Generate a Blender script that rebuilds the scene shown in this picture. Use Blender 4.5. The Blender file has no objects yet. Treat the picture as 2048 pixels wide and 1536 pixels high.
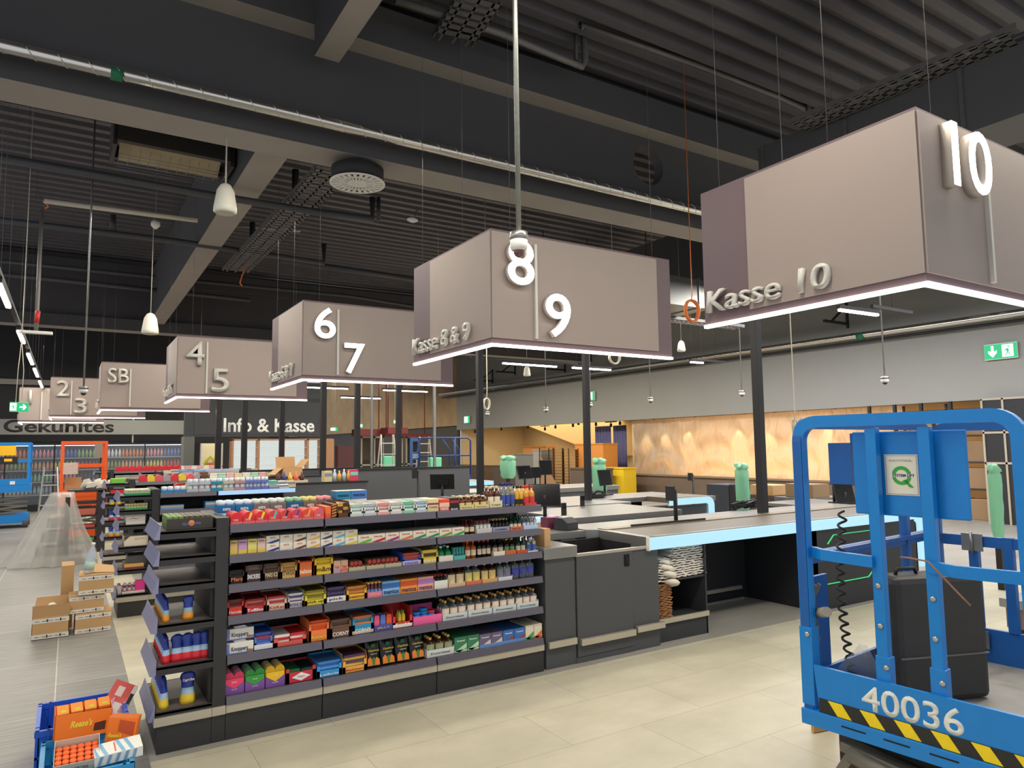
import bpy, bmesh, math, random
from mathutils import Vector, Matrix
random.seed(7)
SC = bpy.context.scene
COL = SC.collection
PI = math.pi
def lin(c):
    return tuple(((v/255)/12.92 if v/255 <= .04045 else (((v/255)+.055)/1.055)**2.4) for v in c)

# ---------------- camera ----------------
FPX, YAW, PITCH, ROLL, CAMH = 1409.68, math.radians(57.919), math.radians(5.1013), math.radians(-.70075), 1.6
_f = Vector((math.cos(YAW)*math.cos(PITCH), math.sin(YAW)*math.cos(PITCH), math.sin(PITCH)))
_r = Vector((math.sin(YAW), -math.cos(YAW), 0)); _u = _r.cross(_f)
R_ = math.cos(ROLL)*_r + math.sin(ROLL)*_u
U_ = -math.sin(ROLL)*_r + math.cos(ROLL)*_u
CAM0 = Vector((0, 0, CAMH))
cd = bpy.data.cameras.new('camera'); cam = bpy.data.objects.new('camera', cd); COL.objects.link(cam)
cd.sensor_width = 36; cd.lens = FPX/2048*36; cd.clip_start = .05; cd.clip_end = 200
M = Matrix((R_, U_, -_f)).transposed().to_4x4(); M.translation = CAM0
cam.matrix_world = M; SC.camera = cam
def W(px, py, ax, v):
    """real-world point seen at a photo pixel on the plane ax = v (used to read off measurements)"""
    d = R_*((px-1024)/FPX) - U_*((py-768)/FPX) + _f
    i = 'xyz'.index(ax); return CAM0 + d*((v-CAM0[i])/d[i])

# ---------------- colour management, world ----------------
SC.view_settings.view_transform = 'Standard'; SC.view_settings.look = 'None'
SC.view_settings.gamma = 1; SC.view_settings.exposure = -0.06
SC.cycles.max_bounces = 6; SC.cycles.diffuse_bounces = 3; SC.cycles.glossy_bounces = 3
SC.cycles.transmission_bounces = 5; SC.cycles.transparent_max_bounces = 8
SC.cycles.caustics_reflective = False; SC.cycles.caustics_refractive = False
SC.cycles.sample_clamp_indirect = 4
wd = bpy.data.worlds.new('world'); SC.world = wd; wd.use_nodes = True
bg = wd.node_tree.nodes['Background']; bg.inputs[0].default_value = (*lin((225, 228, 235)), 1); bg.inputs[1].default_value = 1.0

# ---------------- large area lights added under the roof as fill ----------------
def area(name, loc, sx, sy, power, col, rot=(0, 0, 0)):
    l = bpy.data.lights.new(name, 'AREA'); l.shape = 'RECTANGLE'; l.size = sx; l.size_y = sy
    l.energy = power; l.color = lin(col); o = bpy.data.objects.new(name, l); o.location = loc
    o.rotation_euler = rot; COL.objects.link(o); return o
WARM = (255, 246, 230)
for _x, _y in ((2.6, 5.6), (2.0, 8.9), (1.2, 12.6), (.2, 16.6)): area('hall_fill', (_x, _y, 4.3), 3, .3, 75, WARM)  # added to brighten the fronts of the far lane signs
area('hall_fill', (-1.6, 3.5, 4.4), .5, 9, 120, WARM)
area('hall_fill', (1.8, 2.2, 4.3), 4, .3, 105, WARM)
area('hall_fill', (-1.2, 14, 4.2), .5, 8, 150, WARM)
area('hall_fill', (5.6, 1.6, 4.3), 4, .4, 130, WARM)
area('hall_fill', (4.5, 8.2, 4.3), 6, .4, 180, WARM)
area('hall_fill', (10.2, 8, 4.4), .5, 9, 400, (255, 246, 235))
area('hall_fill', (5.5, 14.5, 4.3), 8, .5, 280, WARM)
area('hall_fill', (12, 6.0, 4.4), .5, 12, 520, (240, 243, 255))  # added to lighten the grey wall on the right
area('hall_fill', (11.5, 18, 4.4), .5, 11, 520, WARM)
area('hall_fill', (1.0, 20.5, 4.2), 5, .5, 260, WARM)  # added to lift the dim back-left end

# ---------------- materials ----------------
MATS = {}
def mat(name, c, rough=.6, metal=0., em=None, es=0., alpha=1., trans=0., noise=0., nscale=8., bump=0., bscale=60., spec=None, ior=None, stretch=None):
    if name in MATS: return MATS[name]
    m = bpy.data.materials.new(name); m.use_nodes = True; nt = m.node_tree
    b = nt.nodes['Principled BSDF']; b.inputs['Base Color'].default_value = (*lin(c), 1)
    b.inputs['Roughness'].default_value = rough; b.inputs['Metallic'].default_value = metal
    if spec is not None: b.inputs['Specular IOR Level'].default_value = spec
    if ior: b.inputs['IOR'].default_value = ior
    if em: b.inputs['Emission Color'].default_value = (*lin(em), 1); b.inputs['Emission Strength'].default_value = es
    b.inputs['Alpha'].default_value = alpha; b.inputs['Transmission Weight'].default_value = trans
    if noise or bump:
        tc = nt.nodes.new('ShaderNodeTexCoord'); src = tc.outputs['Object']
        if stretch:
            mp = nt.nodes.new('ShaderNodeMapping'); mp.inputs['Scale'].default_value = stretch
            nt.links.new(src, mp.inputs[0]); src = mp.outputs[0]
        if noise:
            n = nt.nodes.new('ShaderNodeTexNoise'); n.inputs['Scale'].default_value = nscale; n.inputs['Detail'].default_value = 5
            nt.links.new(src, n.inputs['Vector'])
            mx = nt.nodes.new('ShaderNodeMix'); mx.data_type = 'RGBA'
            k = lin(c); mx.inputs['A'].default_value = (*[v*(1-noise) for v in k], 1); mx.inputs['B'].default_value = (*[min(1, v*(1+noise)) for v in k], 1)
            nt.links.new(n.outputs['Fac'], mx.inputs['Factor']); nt.links.new(mx.outputs['Result'], b.inputs['Base Color'])
        if bump:
            n2 = nt.nodes.new('ShaderNodeTexNoise'); n2.inputs['Scale'].default_value = bscale; n2.inputs['Detail'].default_value = 4
            nt.links.new(src, n2.inputs['Vector']); bp = nt.nodes.new('ShaderNodeBump'); bp.inputs['Strength'].default_value = bump
            nt.links.new(n2.outputs['Fac'], bp.inputs['Height']); nt.links.new(bp.outputs[0], b.inputs['Normal'])
    MATS[name] = m; return m
def cm(c, rough=.5):
    """plain printed-card colour, cached by value"""
    return mat('card_%d_%d_%d' % tuple(c), c, rough)
def emis(name, c, s):
    return mat(name, (20, 20, 20), .5, em=c, es=s)
BLACK = mat('charcoal_steel', (46, 46, 48), .45, .0, noise=.08)
DARKP = mat('dark_panel', (66, 67, 70), .5, noise=.06)
ALU = mat('brushed_aluminium', (196, 190, 176), .35, .6, noise=.08, stretch=(1, 8, 8))
STEEL = mat('stainless_steel', (172, 171, 168), .3, .75, noise=.12, nscale=5)
GALV = mat('galvanised_steel', (150, 152, 150), .35, .85, noise=.2, nscale=12)
LIP = mat('price_rail_plastic', (92, 88, 98), .22)
LIPD = mat('price_rail_lilac', (138, 138, 172), .3)
CLEAR = mat('clear_plastic', (235, 240, 245), .1, alpha=.25)
WHITE = mat('white_plastic', (232, 230, 222), .4)
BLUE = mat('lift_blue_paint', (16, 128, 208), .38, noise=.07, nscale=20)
DBLUE = mat('lift_blue_paint_shadow_side', (22, 92, 168), .42, noise=.1, nscale=20)  # darker copy of the lift blue, shade put into the colour
RUBBER = mat('black_rubber', (30, 30, 31), .6)
CARD = mat('cardboard', (196, 156, 108), .8, noise=.08, nscale=6)
GLASS = mat('bottle_glass', (235, 245, 245), .05, trans=.85, ior=1.3)
SCREEN = mat('screen_glass', (22, 23, 25), .12)
WIRE = mat('thin_wire', (104, 104, 104), .5, .4)

# ---------------- mesh builder ----------------
class MB:
    def __init__(s): s.bm = bmesh.new(); s.mi = 0
    def _q(s, f): f.material_index = s.mi; return f
    def box(s, a, b, bev=0):
        x0, y0, z0 = [min(p, q) for p, q in zip(a, b)]; x1, y1, z1 = [max(p, q) for p, q in zip(a, b)]
        v = [s.bm.verts.new(p) for p in ((x0,y0,z0),(x1,y0,z0),(x1,y1,z0),(x0,y1,z0),(x0,y0,z1),(x1,y0,z1),(x1,y1,z1),(x0,y1,z1))]
        fs = [s._q(s.bm.faces.new([v[i] for i in q])) for q in ((3,2,1,0),(4,5,6,7),(0,1,5,4),(1,2,6,5),(2,3,7,6),(3,0,4,7))]
        if bev > 0:
            es = list({e for f in fs for e in f.edges})
            r = bmesh.ops.bevel(s.bm, geom=es, offset=bev, segments=2, affect='EDGES', profile=.5)
            for f in r['faces']: f.material_index = s.mi
        return s
    def prism(s, pts, axis, a, b):
        """polygon pts in the two other axes, extruded along axis from a to b"""
        i = 'xyz'.index(axis)
        def mk(p, t):
            l = list(p); l.insert(i, t); return s.bm.verts.new(l)
        A = [mk(p, a) for p in pts]; B = [mk(p, b) for p in pts]; n = len(pts)
        s._q(s.bm.faces.new(A)); s._q(s.bm.faces.new(B[::-1]))
        for k in range(n): s._q(s.bm.faces.new((A[k], B[k], B[(k+1) % n], A[(k+1) % n])))
        return s
    def quad(s, *p):
        s._q(s.bm.faces.new([s.bm.verts.new(q) for q in p])); return s
    def tube(s, path, r, seg=10, closed=False, caps=True):
        P = [Vector(p) for p in path]; n = len(P); rings = []
        rr = r if isinstance(r, (list, tuple)) else [r]*n
        up = None
        for i in range(n):
            t = (P[min(i+1, n-1)]-P[max(i-1, 0)]) if not closed else (P[(i+1) % n]-P[i-1])
            t = t.normalized() if t.length > 1e-9 else Vector((0, 0, 1))
            if up is None:
                up = Vector((0, 0, 1)) if abs(t.z) < .9 else Vector((1, 0, 0))
            a = t.cross(up)
            if a.length < 1e-6: a = t.cross(Vector((0, 1, 0)))
            a.normalize(); b = t.cross(a).normalized(); up = -b if False else a.cross(t)
            rings.append([s.bm.verts.new(P[i]+rr[i]*(math.cos(2*PI*k/seg)*a+math.sin(2*PI*k/seg)*b)) for k in range(seg)])
        for i in range(n if closed else n-1):
            A, B = rings[i], rings[(i+1) % n]
            for k in range(seg):
                f = s._q(s.bm.faces.new((A[k], A[(k+1) % seg], B[(k+1) % seg], B[k]))); f.smooth = True
        if caps and not closed:
            s._q(s.bm.faces.new(rings[0][::-1])); s._q(s.bm.faces.new(rings[-1]))
        return s
    def lathe(s, prof, c=(0, 0, 0), seg=16, sx=1, sy=1):
        """prof: list of (radius, z)"""
        rings = []
        for r, z in prof:
            rings.append([s.bm.verts.new((c[0]+sx*r*math.cos(2*PI*k/seg), c[1]+sy*r*math.sin(2*PI*k/seg), c[2]+z)) for k in range(seg)])
        for A, B in zip(rings, rings[1:]):
            for k in range(seg):
                f = s._q(s.bm.faces.new((A[k], A[(k+1) % seg], B[(k+1) % seg], B[k]))); f.smooth = True
        s._q(s.bm.faces.new(rings[0][::-1])); s._q(s.bm.faces.new(rings[-1])); return s
    def rbar(s, path, w, h, up=(0, 0, 1)):
        """rectangular bar along a path"""
        P = [Vector(p) for p in path]; n = len(P); rings = []
        for i in range(n):
            t = (P[min(i+1, n-1)]-P[max(i-1, 0)]).normalized(); U = Vector(up)
            a = t.cross(U)
            if a.length < 1e-4: a = t.cross(Vector((1, 0, 0)))
            a.normalize(); b = a.cross(t).normalized()
            rings.append([s.bm.verts.new(P[i]+a*x*w/2+b*y*h/2) for x, y in ((-1,-1),(1,-1),(1,1),(-1,1))])
        for A, B in zip(rings, rings[1:]):
            for k in range(4): s._q(s.bm.faces.new((A[k], A[(k+1) % 4], B[(k+1) % 4], B[k])))
        s._q(s.bm.faces.new(rings[0][::-1])); s._q(s.bm.faces.new(rings[-1])); return s
    def mesh(s, name, mats):
        bmesh.ops.recalc_face_normals(s.bm, faces=s.bm.faces)
        me = bpy.data.meshes.new(name); s.bm.to_mesh(me); s.bm.free()
        for m in (mats if isinstance(mats, (list, tuple)) else [mats]): me.materials.append(m)
        return me
    def build(s, name, mats, parent=None, loc=(0, 0, 0), rot=(0, 0, 0)):
        return put(name, s.mesh(name, mats), parent, loc, rot)
def put(name, me, parent=None, loc=(0, 0, 0), rot=(0, 0, 0)):
    o = bpy.data.objects.new(name, me); COL.objects.link(o); o.parent = parent; o.location = loc; o.rotation_euler = rot
    return o
def tag(o, label, cat, group=None):
    o['label'] = label; o['category'] = cat
    if group: o['group'] = group
    return o
def thing(name, label, cat, loc=(0, 0, 0), rz=0, group=None, rot=None):
    o = bpy.data.objects.new(name, None); COL.objects.link(o); o.location = loc; o.rotation_euler = rot or (0, 0, rz)
    o.empty_display_size = .05
    return tag(o, label, cat, group)
def struct(o): o['kind'] = 'structure'; return o
def dup(root, loc, rz=None, label=None, group=None, rot=None, scale=None):
    r = root.copy(); COL.objects.link(r); r.location = loc
    if rz is not None: r.rotation_euler = (0, 0, rz)
    if rot: r.rotation_euler = rot
    if scale: r.scale = scale
    if label: r['label'] = label
    if group: r['group'] = group
    for ch in list(root.children):
        c = ch.copy(); COL.objects.link(c); c.parent = r
        for g in ch.children:
            d = g.copy(); COL.objects.link(d); d.parent = c
    return r
FACE = {'-y': Matrix.Rotation(PI/2, 4, 'X'), '-x': Matrix.Rotation(-PI/2, 4, 'Z') @ Matrix.Rotation(PI/2, 4, 'X'), 'z': Matrix.Identity(4)}
def text(name, s, m, parent, loc, w=None, h=None, depth=.002, bold=.0, face='-y', shear=0., res=3, rz=0., fit=True):
    """raised lettering; loc = lower-left corner; scaled to height h and (if given) width w"""
    cu = bpy.data.curves.new('txt', 'FONT'); cu.body = s; cu.size = 1; cu.offset = bold; cu.resolution_u = res; cu.shear = shear
    cu.extrude = 0; to = bpy.data.objects.new('txt', cu); COL.objects.link(to)
    dg = bpy.context.evaluated_depsgraph_get(); dg.update()
    me = bpy.data.meshes.new_from_object(to.evaluated_get(dg)); bpy.data.objects.remove(to); bpy.data.curves.remove(cu)
    xs = [v.co.x for v in me.vertices]; ys = [v.co.y for v in me.vertices]
    if not xs: return None
    x0, x1, y0, y1 = min(xs), max(xs), min(ys), max(ys)
    sy = h/(y1-y0); sx = w/(x1-x0) if w else sy
    bm = bmesh.new(); bm.from_mesh(me)
    for v in bm.verts: v.co = Vector(((v.co.x-x0)*sx, (v.co.y-y0)*sy, 0))
    if depth > 0:
        bmesh.ops.remove_doubles(bm, verts=bm.verts, dist=1e-6)
        r = bmesh.ops.extrude_face_region(bm, geom=bm.faces[:])
        for v in [g for g in r['geom'] if isinstance(g, bmesh.types.BMVert)]: v.co.z += depth
        bmesh.ops.recalc_face_normals(bm, faces=bm.faces)
    X = FACE[face]
    bmesh.ops.transform(bm, matrix=X, verts=bm.verts)
    bm.to_mesh(me); bm.free(); me.name = name
    me.materials.clear(); me.materials.append(m)
    for p in me.polygons: p.material_index = 0
    return put(name, me, parent, loc, (0, 0, rz))

# =============================================================== setting
def floor_mat():
    m = bpy.data.materials.new('floor_tiles'); m.use_nodes = True; nt = m.node_tree; N = nt.nodes; L = nt.links
    b = N['Principled BSDF']
    tc = N.new('ShaderNodeTexCoord'); sp = N.new('ShaderNodeSeparateXYZ'); L.new(tc.outputs['Object'], sp.inputs[0])
    def brick(w, h, c1, c2, mort, off=(0, 0, 0), rot=0, ms=.002):
        mp = N.new('ShaderNodeMapping'); mp.inputs['Location'].default_value = off; mp.inputs['Rotation'].default_value = (0, 0, rot)
        L.new(tc.outputs['Object'], mp.inputs[0])
        t = N.new('ShaderNodeTexBrick'); t.offset = .5; t.inputs['Scale'].default_value = 1
        t.inputs['Color1'].default_value = (*lin(c1), 1); t.inputs['Color2'].default_value = (*lin(c2), 1); t.inputs['Mortar'].default_value = (*lin(mort), 1)
        t.inputs['Mortar Size'].default_value = ms; t.inputs['Mortar Smooth'].default_value = .3
        t.inputs['Brick Width'].default_value = w; t.inputs['Row Height'].default_value = h
        L.new(mp.outputs[0], t.inputs['Vector']); return t
    A = brick(.98, .49, (203, 197, 174), (195, 189, 165), (152, 147, 132), (.1, -.24, 0))
    B = brick(1.3, .66, (144, 143, 138), (132, 131, 127), (196, 192, 182), (.11, .02, 0), PI/2, .004)
    C = brick(.98, .49, (158, 155, 146), (150, 147, 139), (120, 112, 104), (.1, -.24, 0))
    # streaks running across the grey tiles, faint clouding on the beige ones
    def cloud(src, scale, st, lo, hi):
        mp = N.new('ShaderNodeMapping'); mp.inputs['Scale'].default_value = st; L.new(tc.outputs['Object'], mp.inputs[0])
        n = N.new('ShaderNodeTexNoise'); n.inputs['Scale'].default_value = scale; n.inputs['Detail'].default_value = 8; n.inputs['Roughness'].default_value = .62
        L.new(mp.outputs[0], n.inputs['Vector'])
        r = N.new('ShaderNodeMapRange'); r.inputs['From Min'].default_value = .3; r.inputs['From Max'].default_value = .7
        r.inputs['To Min'].default_value = lo; r.inputs['To Max'].default_value = hi; L.new(n.outputs['Fac'], r.inputs['Value'])
        mx = N.new('ShaderNodeMix'); mx.data_type = 'RGBA'; mx.blend_type = 'MULTIPLY'; mx.inputs['Factor'].default_value = 1
        L.new(src, mx.inputs['A']); L.new(r.outputs[0], mx.inputs['B']); return mx.outputs['Result']
    a = cloud(A.outputs['Color'], 2.2, (1, 1.6, 1), .87, 1.08); bb = cloud(B.outputs['Color'], 3, (1, 14, 1), .72, 1.22); c = cloud(C.outputs['Color'], 2.2, (1, 1.6, 1), .9, 1.06)
    def gt(out, v):
        g = N.new('ShaderNodeMath'); g.operation = 'GREATER_THAN'; L.new(out, g.inputs[0]); g.inputs[1].default_value = v; return g.outputs[0]
    def mix(f, x, y):
        mx = N.new('ShaderNodeMix'); mx.data_type = 'RGBA'; L.new(f, mx.inputs['Factor']); L.new(x, mx.inputs['A']); L.new(y, mx.inputs['B']); return mx.outputs['Result']
    ac = mix(gt(sp.outputs['Y'], 4.225), a, c)
    lt = N.new('ShaderNodeMath'); lt.operation = 'LESS_THAN'; L.new(sp.outputs['X'], lt.inputs[0]); lt.inputs[1].default_value = .75
    g2 = N.new('ShaderNodeMath'); g2.operation = 'MULTIPLY'; L.new(lt.outputs[0], g2.inputs[0]); L.new(gt(sp.outputs['Y'], 4.9), g2.inputs[1])
    ac = mix(g2.outputs[0], ac, a)
    L.new(mix(gt(sp.outputs['X'], .412), bb, ac), b.inputs['Base Color'])
    b.inputs['Roughness'].default_value = .42; b.inputs['Specular IOR Level'].default_value = .35
    return m
MB().box((-7, -3, -.1), (30, 40, 0)).build('floor', floor_mat()); struct(bpy.data.objects['floor'])

CEIL = mat('ceiling_deck_paint', (98, 95, 98), .5, .2, noise=.15, nscale=3)
GIRD = mat('girder_dark_grey', (78, 77, 79), .7, noise=.08, nscale=2)
GIRDL = mat('girder_light_grey', (158, 151, 142), .75, noise=.1, nscale=2)
# corrugated deck, ribs along X
mb = MB(); y = -3.0; ZC = 6.35
while y < 36:
    pts = [(y, ZC+.11), (y+.03, ZC), (y+.15, ZC), (y+.18, ZC+.11), (y+.30, ZC+.11)]
    for (ya, za), (yb, zb) in zip(pts, pts[1:]): mb.quad((-8, ya, za), (30, ya, za), (30, yb, zb), (-8, yb, zb))
    y += .30
struct(mb.build('ceiling', CEIL))
# precast I-girders across the hall
def girder(y0, z0=4.6, h=1.6, hole=None, x0=-9, x1=30):
    m = MB(); w = .45
    m.box((x0, y0, z0), (x1, y0+w, z0+.28))
    m.box((x0, y0-.12, z0+h-.42), (x1, y0+w+.12, z0+h))
    yw0, yw1 = y0+.14, y0+w-.14
    zb, zt = z0+.28, z0+h-.42
    if hole is None: m.box((x0, yw0, zb), (x1, yw1, zt))
    else:
        hx, hz, r = hole; k = 28
        m.box((x0, yw0, zb), (hx-r-.02, yw1, zt)); m.box((hx+r+.02, yw0, zb), (x1, yw1, zt))
        L = hx-r-.02; Rr = hx+r+.02
        for i in range(k):
            a, b_ = 2*PI*i/k, 2*PI*(i+1)/k
            def edge(t):
                cx, cz = math.cos(t), math.sin(t); s_ = min(((Rr-L)/2)/max(abs(cx), 1e-6), ((zt-hz) if cz > 0 else (hz-zb))/max(abs(cz), 1e-6))
                return hx+cx*s_, hz+cz*s_
            p, q = (hx+r*math.cos(a), hz+r*math.sin(a)), (hx+r*math.cos(b_), hz+r*math.sin(b_)); P2, Q2 = edge(a), edge(b_)
            for yy in (yw0, yw1): m.quad((p[0], yy, p[1]), (q[0], yy, q[1]), (Q2[0], yy, Q2[1]), (P2[0], yy, P2[1]))
            m.quad((p[0], yw0, p[1]), (q[0], yw0, q[1]), (q[0], yw1, q[1]), (p[0], yw1, p[1]))
        # corner wedges so the web is closed
        for sx in (L, Rr):
            for sz in (zb, zt): pass
    o = m.build('ceiling_girder', [GIRD]); struct(o); o.name = 'ceiling'; return o
hc = W(1295, 332, 'y', 6.9)
girder(6.74, hole=(hc.x, hc.z, .27))
girder(19.4, 4.55)
# thin slabs in a lighter grey cover the undersides of the flanges
for y0, z0, w in ((6.74, 4.6, .45), (19.4, 4.55, .45)):
    struct(MB().box((-9, y0+.004, z0-.004), (30, y0+w-.004, z0+.0)).build('ceiling', GIRDL))
struct(MB().box((-9, 6.62, 5.776), (30, 6.88, 5.78)).build('ceiling', GIRDL))
# secondary beams along Y
def ybeam(x, y0, y1, z0, w=.22, h=1.2):
    struct(MB().box((x-w/2, y0, z0), (x+w/2, y1, z0+h)).build('ceiling', GIRD))
    struct(MB().box((x-w/2+.003, y0, z0-.004), (x+w/2-.003, y1, z0)).build('ceiling', GIRDL))
ybeam(1.72, 7.3, 19.3, 4.75, .34); ybeam(2.02, -3, 6.6, 5.45, .25, .9)
ybeam(10.6, 7.3, 19.3, 4.75, .34)

WALLG = mat('wall_grey_paint', (150, 149, 143), .8, noise=.04, nscale=1)
WALLD = mat('wall_dark_paint', (50, 50, 52), .8)
WX = 15.5
# rear wall with lighter sign band; fridges stand before it
mb = MB(); mb.box((-9, 24.6, 0), (5.7, 24.8, 6.6)); struct(mb.build('wall_back', WALLD))
struct(MB().box((-4, 24.45, 3.55), (3.1, 24.6, 3.7)).build('trim_1', GIRDL))
# wall behind the info desk
INFO = mat('info_wall_anthracite', (72, 75, 78), .7)
struct(MB().box((2.38, 19.0, 1.95), (5.75, 19.14, 3.4)).build('wall_info', INFO))
struct(MB().box((2.38, 19.0, 0), (2.62, 19.5, 1.95)).build('wall_info', mat('pillar_grey', (110, 112, 108), .7)))
# right-hand shop-front fascia
struct(MB().box((WX, -3, 2.43), (WX+.25, 29.7, 6.5)).build('wall_right', WALLG))

# =============================================================== hanging lane signs
TAUPE = mat('sign_taupe', (150, 137, 130), .55, noise=.02); TAUPE2 = mat('sign_mauve_edge', (100, 84, 88), .55)
GREYL = mat('sign_letter_grey', (196, 194, 186), .45); LITE = emis('sign_letter_lit', (255, 250, 246), 6)
STRIP = emis('sign_led_strip', (255, 234, 228), 7); LETSIDE = mat('sign_letter_return', (200, 190, 178), .5)
SW, SD, SH = 1.87, 1.42, .92
def lane_sign(x, y, n1, n2, side, lit, label, zb=2.35, sd=SD, wires=((.1, .015), (.9, .015), (.012, .35), (.012, .9))):
    t = thing('lane_sign', label, 'sign', (x, y, zb), group=None)
    e = .012
    MB().box((0, 0, .03), (SW, .04, SH)).box((0, .04, .03), (.04, sd, SH)).build('sign_frame', TAUPE2, t)
    m = MB(); m.box((.0, -e, .075), (SW-.17, 0, SH-.02)); m.build('front_panel', TAUPE, t)
    m = MB(); m.box((-e, 0, .075), (0, sd*.74, SH-.02)); m.build('side_panel', TAUPE, t)
    m = MB(); m.box((-.012, -.012, .01), (SW, .022, .03)); m.box((-.012, .022, .01), (.022, sd, .03))
    m.build('light_strip', STRIP, t)
    if n2:
        MB().box((.38, -.035, .09), (.403, -.012, .84)).build('divider_bar', GREYL, t)
    else:
        MB().box((.46 if n1 != '10' else .615, -.035, .09), (.483 if n1 != '10' else .638, -.012, .80)).build('divider_bar', GREYL, t)
    fm = LITE if lit else GREYL
    def numeral(s, lx, lz, h, w=None):
        back = text('numeral_return', s, LETSIDE if lit else GREYL, None, (0, 0, 0), h=h, w=w, depth=.055, bold=.008, res=5)
        wd_ = back.dimensions.x
        back.parent = t; back.location = (lx, -.012, lz)
        f = text('numeral', s, fm, t, (lx, -.068, lz), h=h, w=w, depth=.004, bold=.008, res=5); back.parent = f; back.location = (0, .056, 0)
    if n1 == '10': numeral('10', .19, .53, .34, .4)
    elif n1 == 'SB': numeral('SB', .10, .52, .28, .34)
    elif n1 == '1': numeral('1', .2, .50, .34)
    else: numeral(n1, .11, .49, .35, .24)
    if n2: numeral(n2, .455, .11, .345, .24)
    # side lettering reads along the left-hand face
    if side:
        L_ = .88 if n1 == '10' else 1.08
        o = text('lettering', side, GREYL, t, (-.012, sd-.05, .1), h=.14, w=L_, depth=.035, bold=.006, face='-x', res=4, shear=.1)
    for fx, fy in wires:
        MB().tube([(fx*SW, fy*sd, SH), (fx*SW, fy*sd, 6.36-zb)], .0016, 5).build('suspension_wire', WIRE, t)
    return t
lane_sign(3.52, 1.79, '10', None, 'Kasse 10', True, 'nearest lane sign, glowing 10, above the blue scissor lift')
lane_sign(2.67, 4.54, '8', '9', 'Kasse 8 & 9', True, 'lane sign with glowing 8 and 9 behind the hanging camera')
lane_sign(2.16, 7.82, '6', '7', 'Kasse 6 & 7', True, 'lane sign with glowing 6 and 7')
lane_sign(1.275, 11.1, '4', '5', 'Kasse 4 & 5', False, 'lane sign with unlit grey 4 and 5 left of the glowing 6 and 7')
lane_sign(.455, 15.0, 'SB', None, 'Kasse SB', False, 'lane sign with unlit grey letters SB')
lane_sign(-.395, 18.5, '2', '3', 'Kasse 2 & 3', False, 'lane sign with unlit grey 2 and 3, second farthest')
lane_sign(-1.12, 21.75, '1', None, 'Kasse 1', False, 'farthest lane sign, unlit grey 1, beside the hanging exit sign')

# =============================================================== services under the roof
FOIL = mat('foil_duct', (210, 206, 196), .2, .95, bump=.35, bscale=10)
t = thing('spiral_duct', 'long shiny foil spiral duct with green tape band under the front girder', 'duct', (-9, 6.5, 4.74))
m = MB(); pts = [(0, 0, .02), (38, 0, -.02)]; m.tube(pts, .055, 20); m.build('duct', FOIL, t)
m = MB(); m.tube([(.1+.21*i/12, .057*math.cos(2*PI*i/12), .057*math.sin(2*PI*i/12)+.02-.04*(.21*i/12)/38) for i in range(12*170)], .004, 4); m.build('seam', FOIL, t)
m = MB(); gx = W(234, 138, 'y', 6.5).x+9; m.lathe([(.0585, gx-.045), (.0585, gx+.045)], seg=20)
bmesh.ops.rotate(m.bm, verts=m.bm.verts, matrix=Matrix.Rotation(PI/2, 3, 'Y')); o = m.build('tape_band', mat('green_tape', (24, 110, 72), .5), t); 

def pipe(name, label, cat, pts, r, m_, parts=None, group=None):
    c = Vector(pts[0]); t_ = MB().tube([Vector(p)-c for p in pts], r, 12).build(name, m_, None, c); tag(t_, label, cat, group); return t_
PIPEG = mat('pipe_grey', (118, 116, 112), .5, .2); PIPED = mat('pipe_dark', (74, 74, 76), .5, .2)
def PP(l, ax, v): return [W(x, y, ax, v) for x, y in l]
pipe('heating_pipe', 'light grey pipe under the front deck ending in a low elbow', 'pipe', PP([(790, 0), (1000, 66), (1140, 124), (1164, 134), (1170, 120), (1166, 58)], 'y', 6.2), .04, PIPEG)
pipe('heating_pipe', 'pale pipe running on to the right from the elbow to the tray', 'pipe', PP([(1166, 58), (1160, 50), (1400, 132), (1560, 195), (1660, 242)], 'y', 6.0), .036, PIPEG)
pipe('drop_pipe', 'short dark vertical pipe left of the elbow', 'pipe', PP([(1152, 34), (1152, 122)], 'y', 6.2), .025, PIPED)
pipe('drop_pipe', 'short grey pipe stub hanging above the long pale pipe', 'pipe', PP([(1616, 175), (1617, 222)], 'y', 5.95), .03, PIPED)
pipe('sprinkler_pipe', 'dark pipe beneath the deck left of the ceiling speaker', 'pipe', PP([(0, 315), (420, 390), (640, 425), (745, 438), (745, 395)], 'y', 8.7), .045, PIPED)
pipe('sprinkler_pipe', 'dark pipe crossing behind the secondary beam, lower and farther', 'pipe', PP([(0, 440), (350, 482), (648, 526), (648, 488)], 'y', 11.5), .045, PIPED)
pipe('sprinkler_pipe', 'thin dark pipe low before the second girder', 'pipe', PP([(0, 522), (330, 556), (700, 592), (1000, 640)], 'y', 18.1), .045, PIPED)
pipe('sprinkler_pipe', 'dark pipe run ahead of the rear girder just below eye of the beam', 'pipe', PP([(0, 548), (500, 600)], 'y', 17.6), .05, PIPED)
pipe('sprinkler_pipe', 'dark pipe behind the glowing 6 and 7 sign', 'pipe', PP([(560, 520), (840, 560)], 'y', 11.7), .05, PIPED)
pipe('branch_pipe', 'upright dark pipe joining the deck left of the air diffuser', 'pipe', PP([(591, 340), (590, 405)], 'y', 9.2), .045, PIPED)
pipe('branch_pipe', 'upright dark pipe beside the U bend right of the diffuser', 'pipe', PP([(757, 395), (757, 442)], 'y', 9.25), .03, PIPED)
pipe('branch_pipe', 'upright dark pipe near the beam above the 4 and 5 sign', 'pipe', PP([(505, 445), (505, 510)], 'y', 11.5), .045, PIPED)
pipe('branch_pipe', 'upright dark pipe at the far deck near the orange cable', 'pipe', PP([(226, 430), (226, 462)], 'y', 11.5), .04, PIPED)
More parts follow.
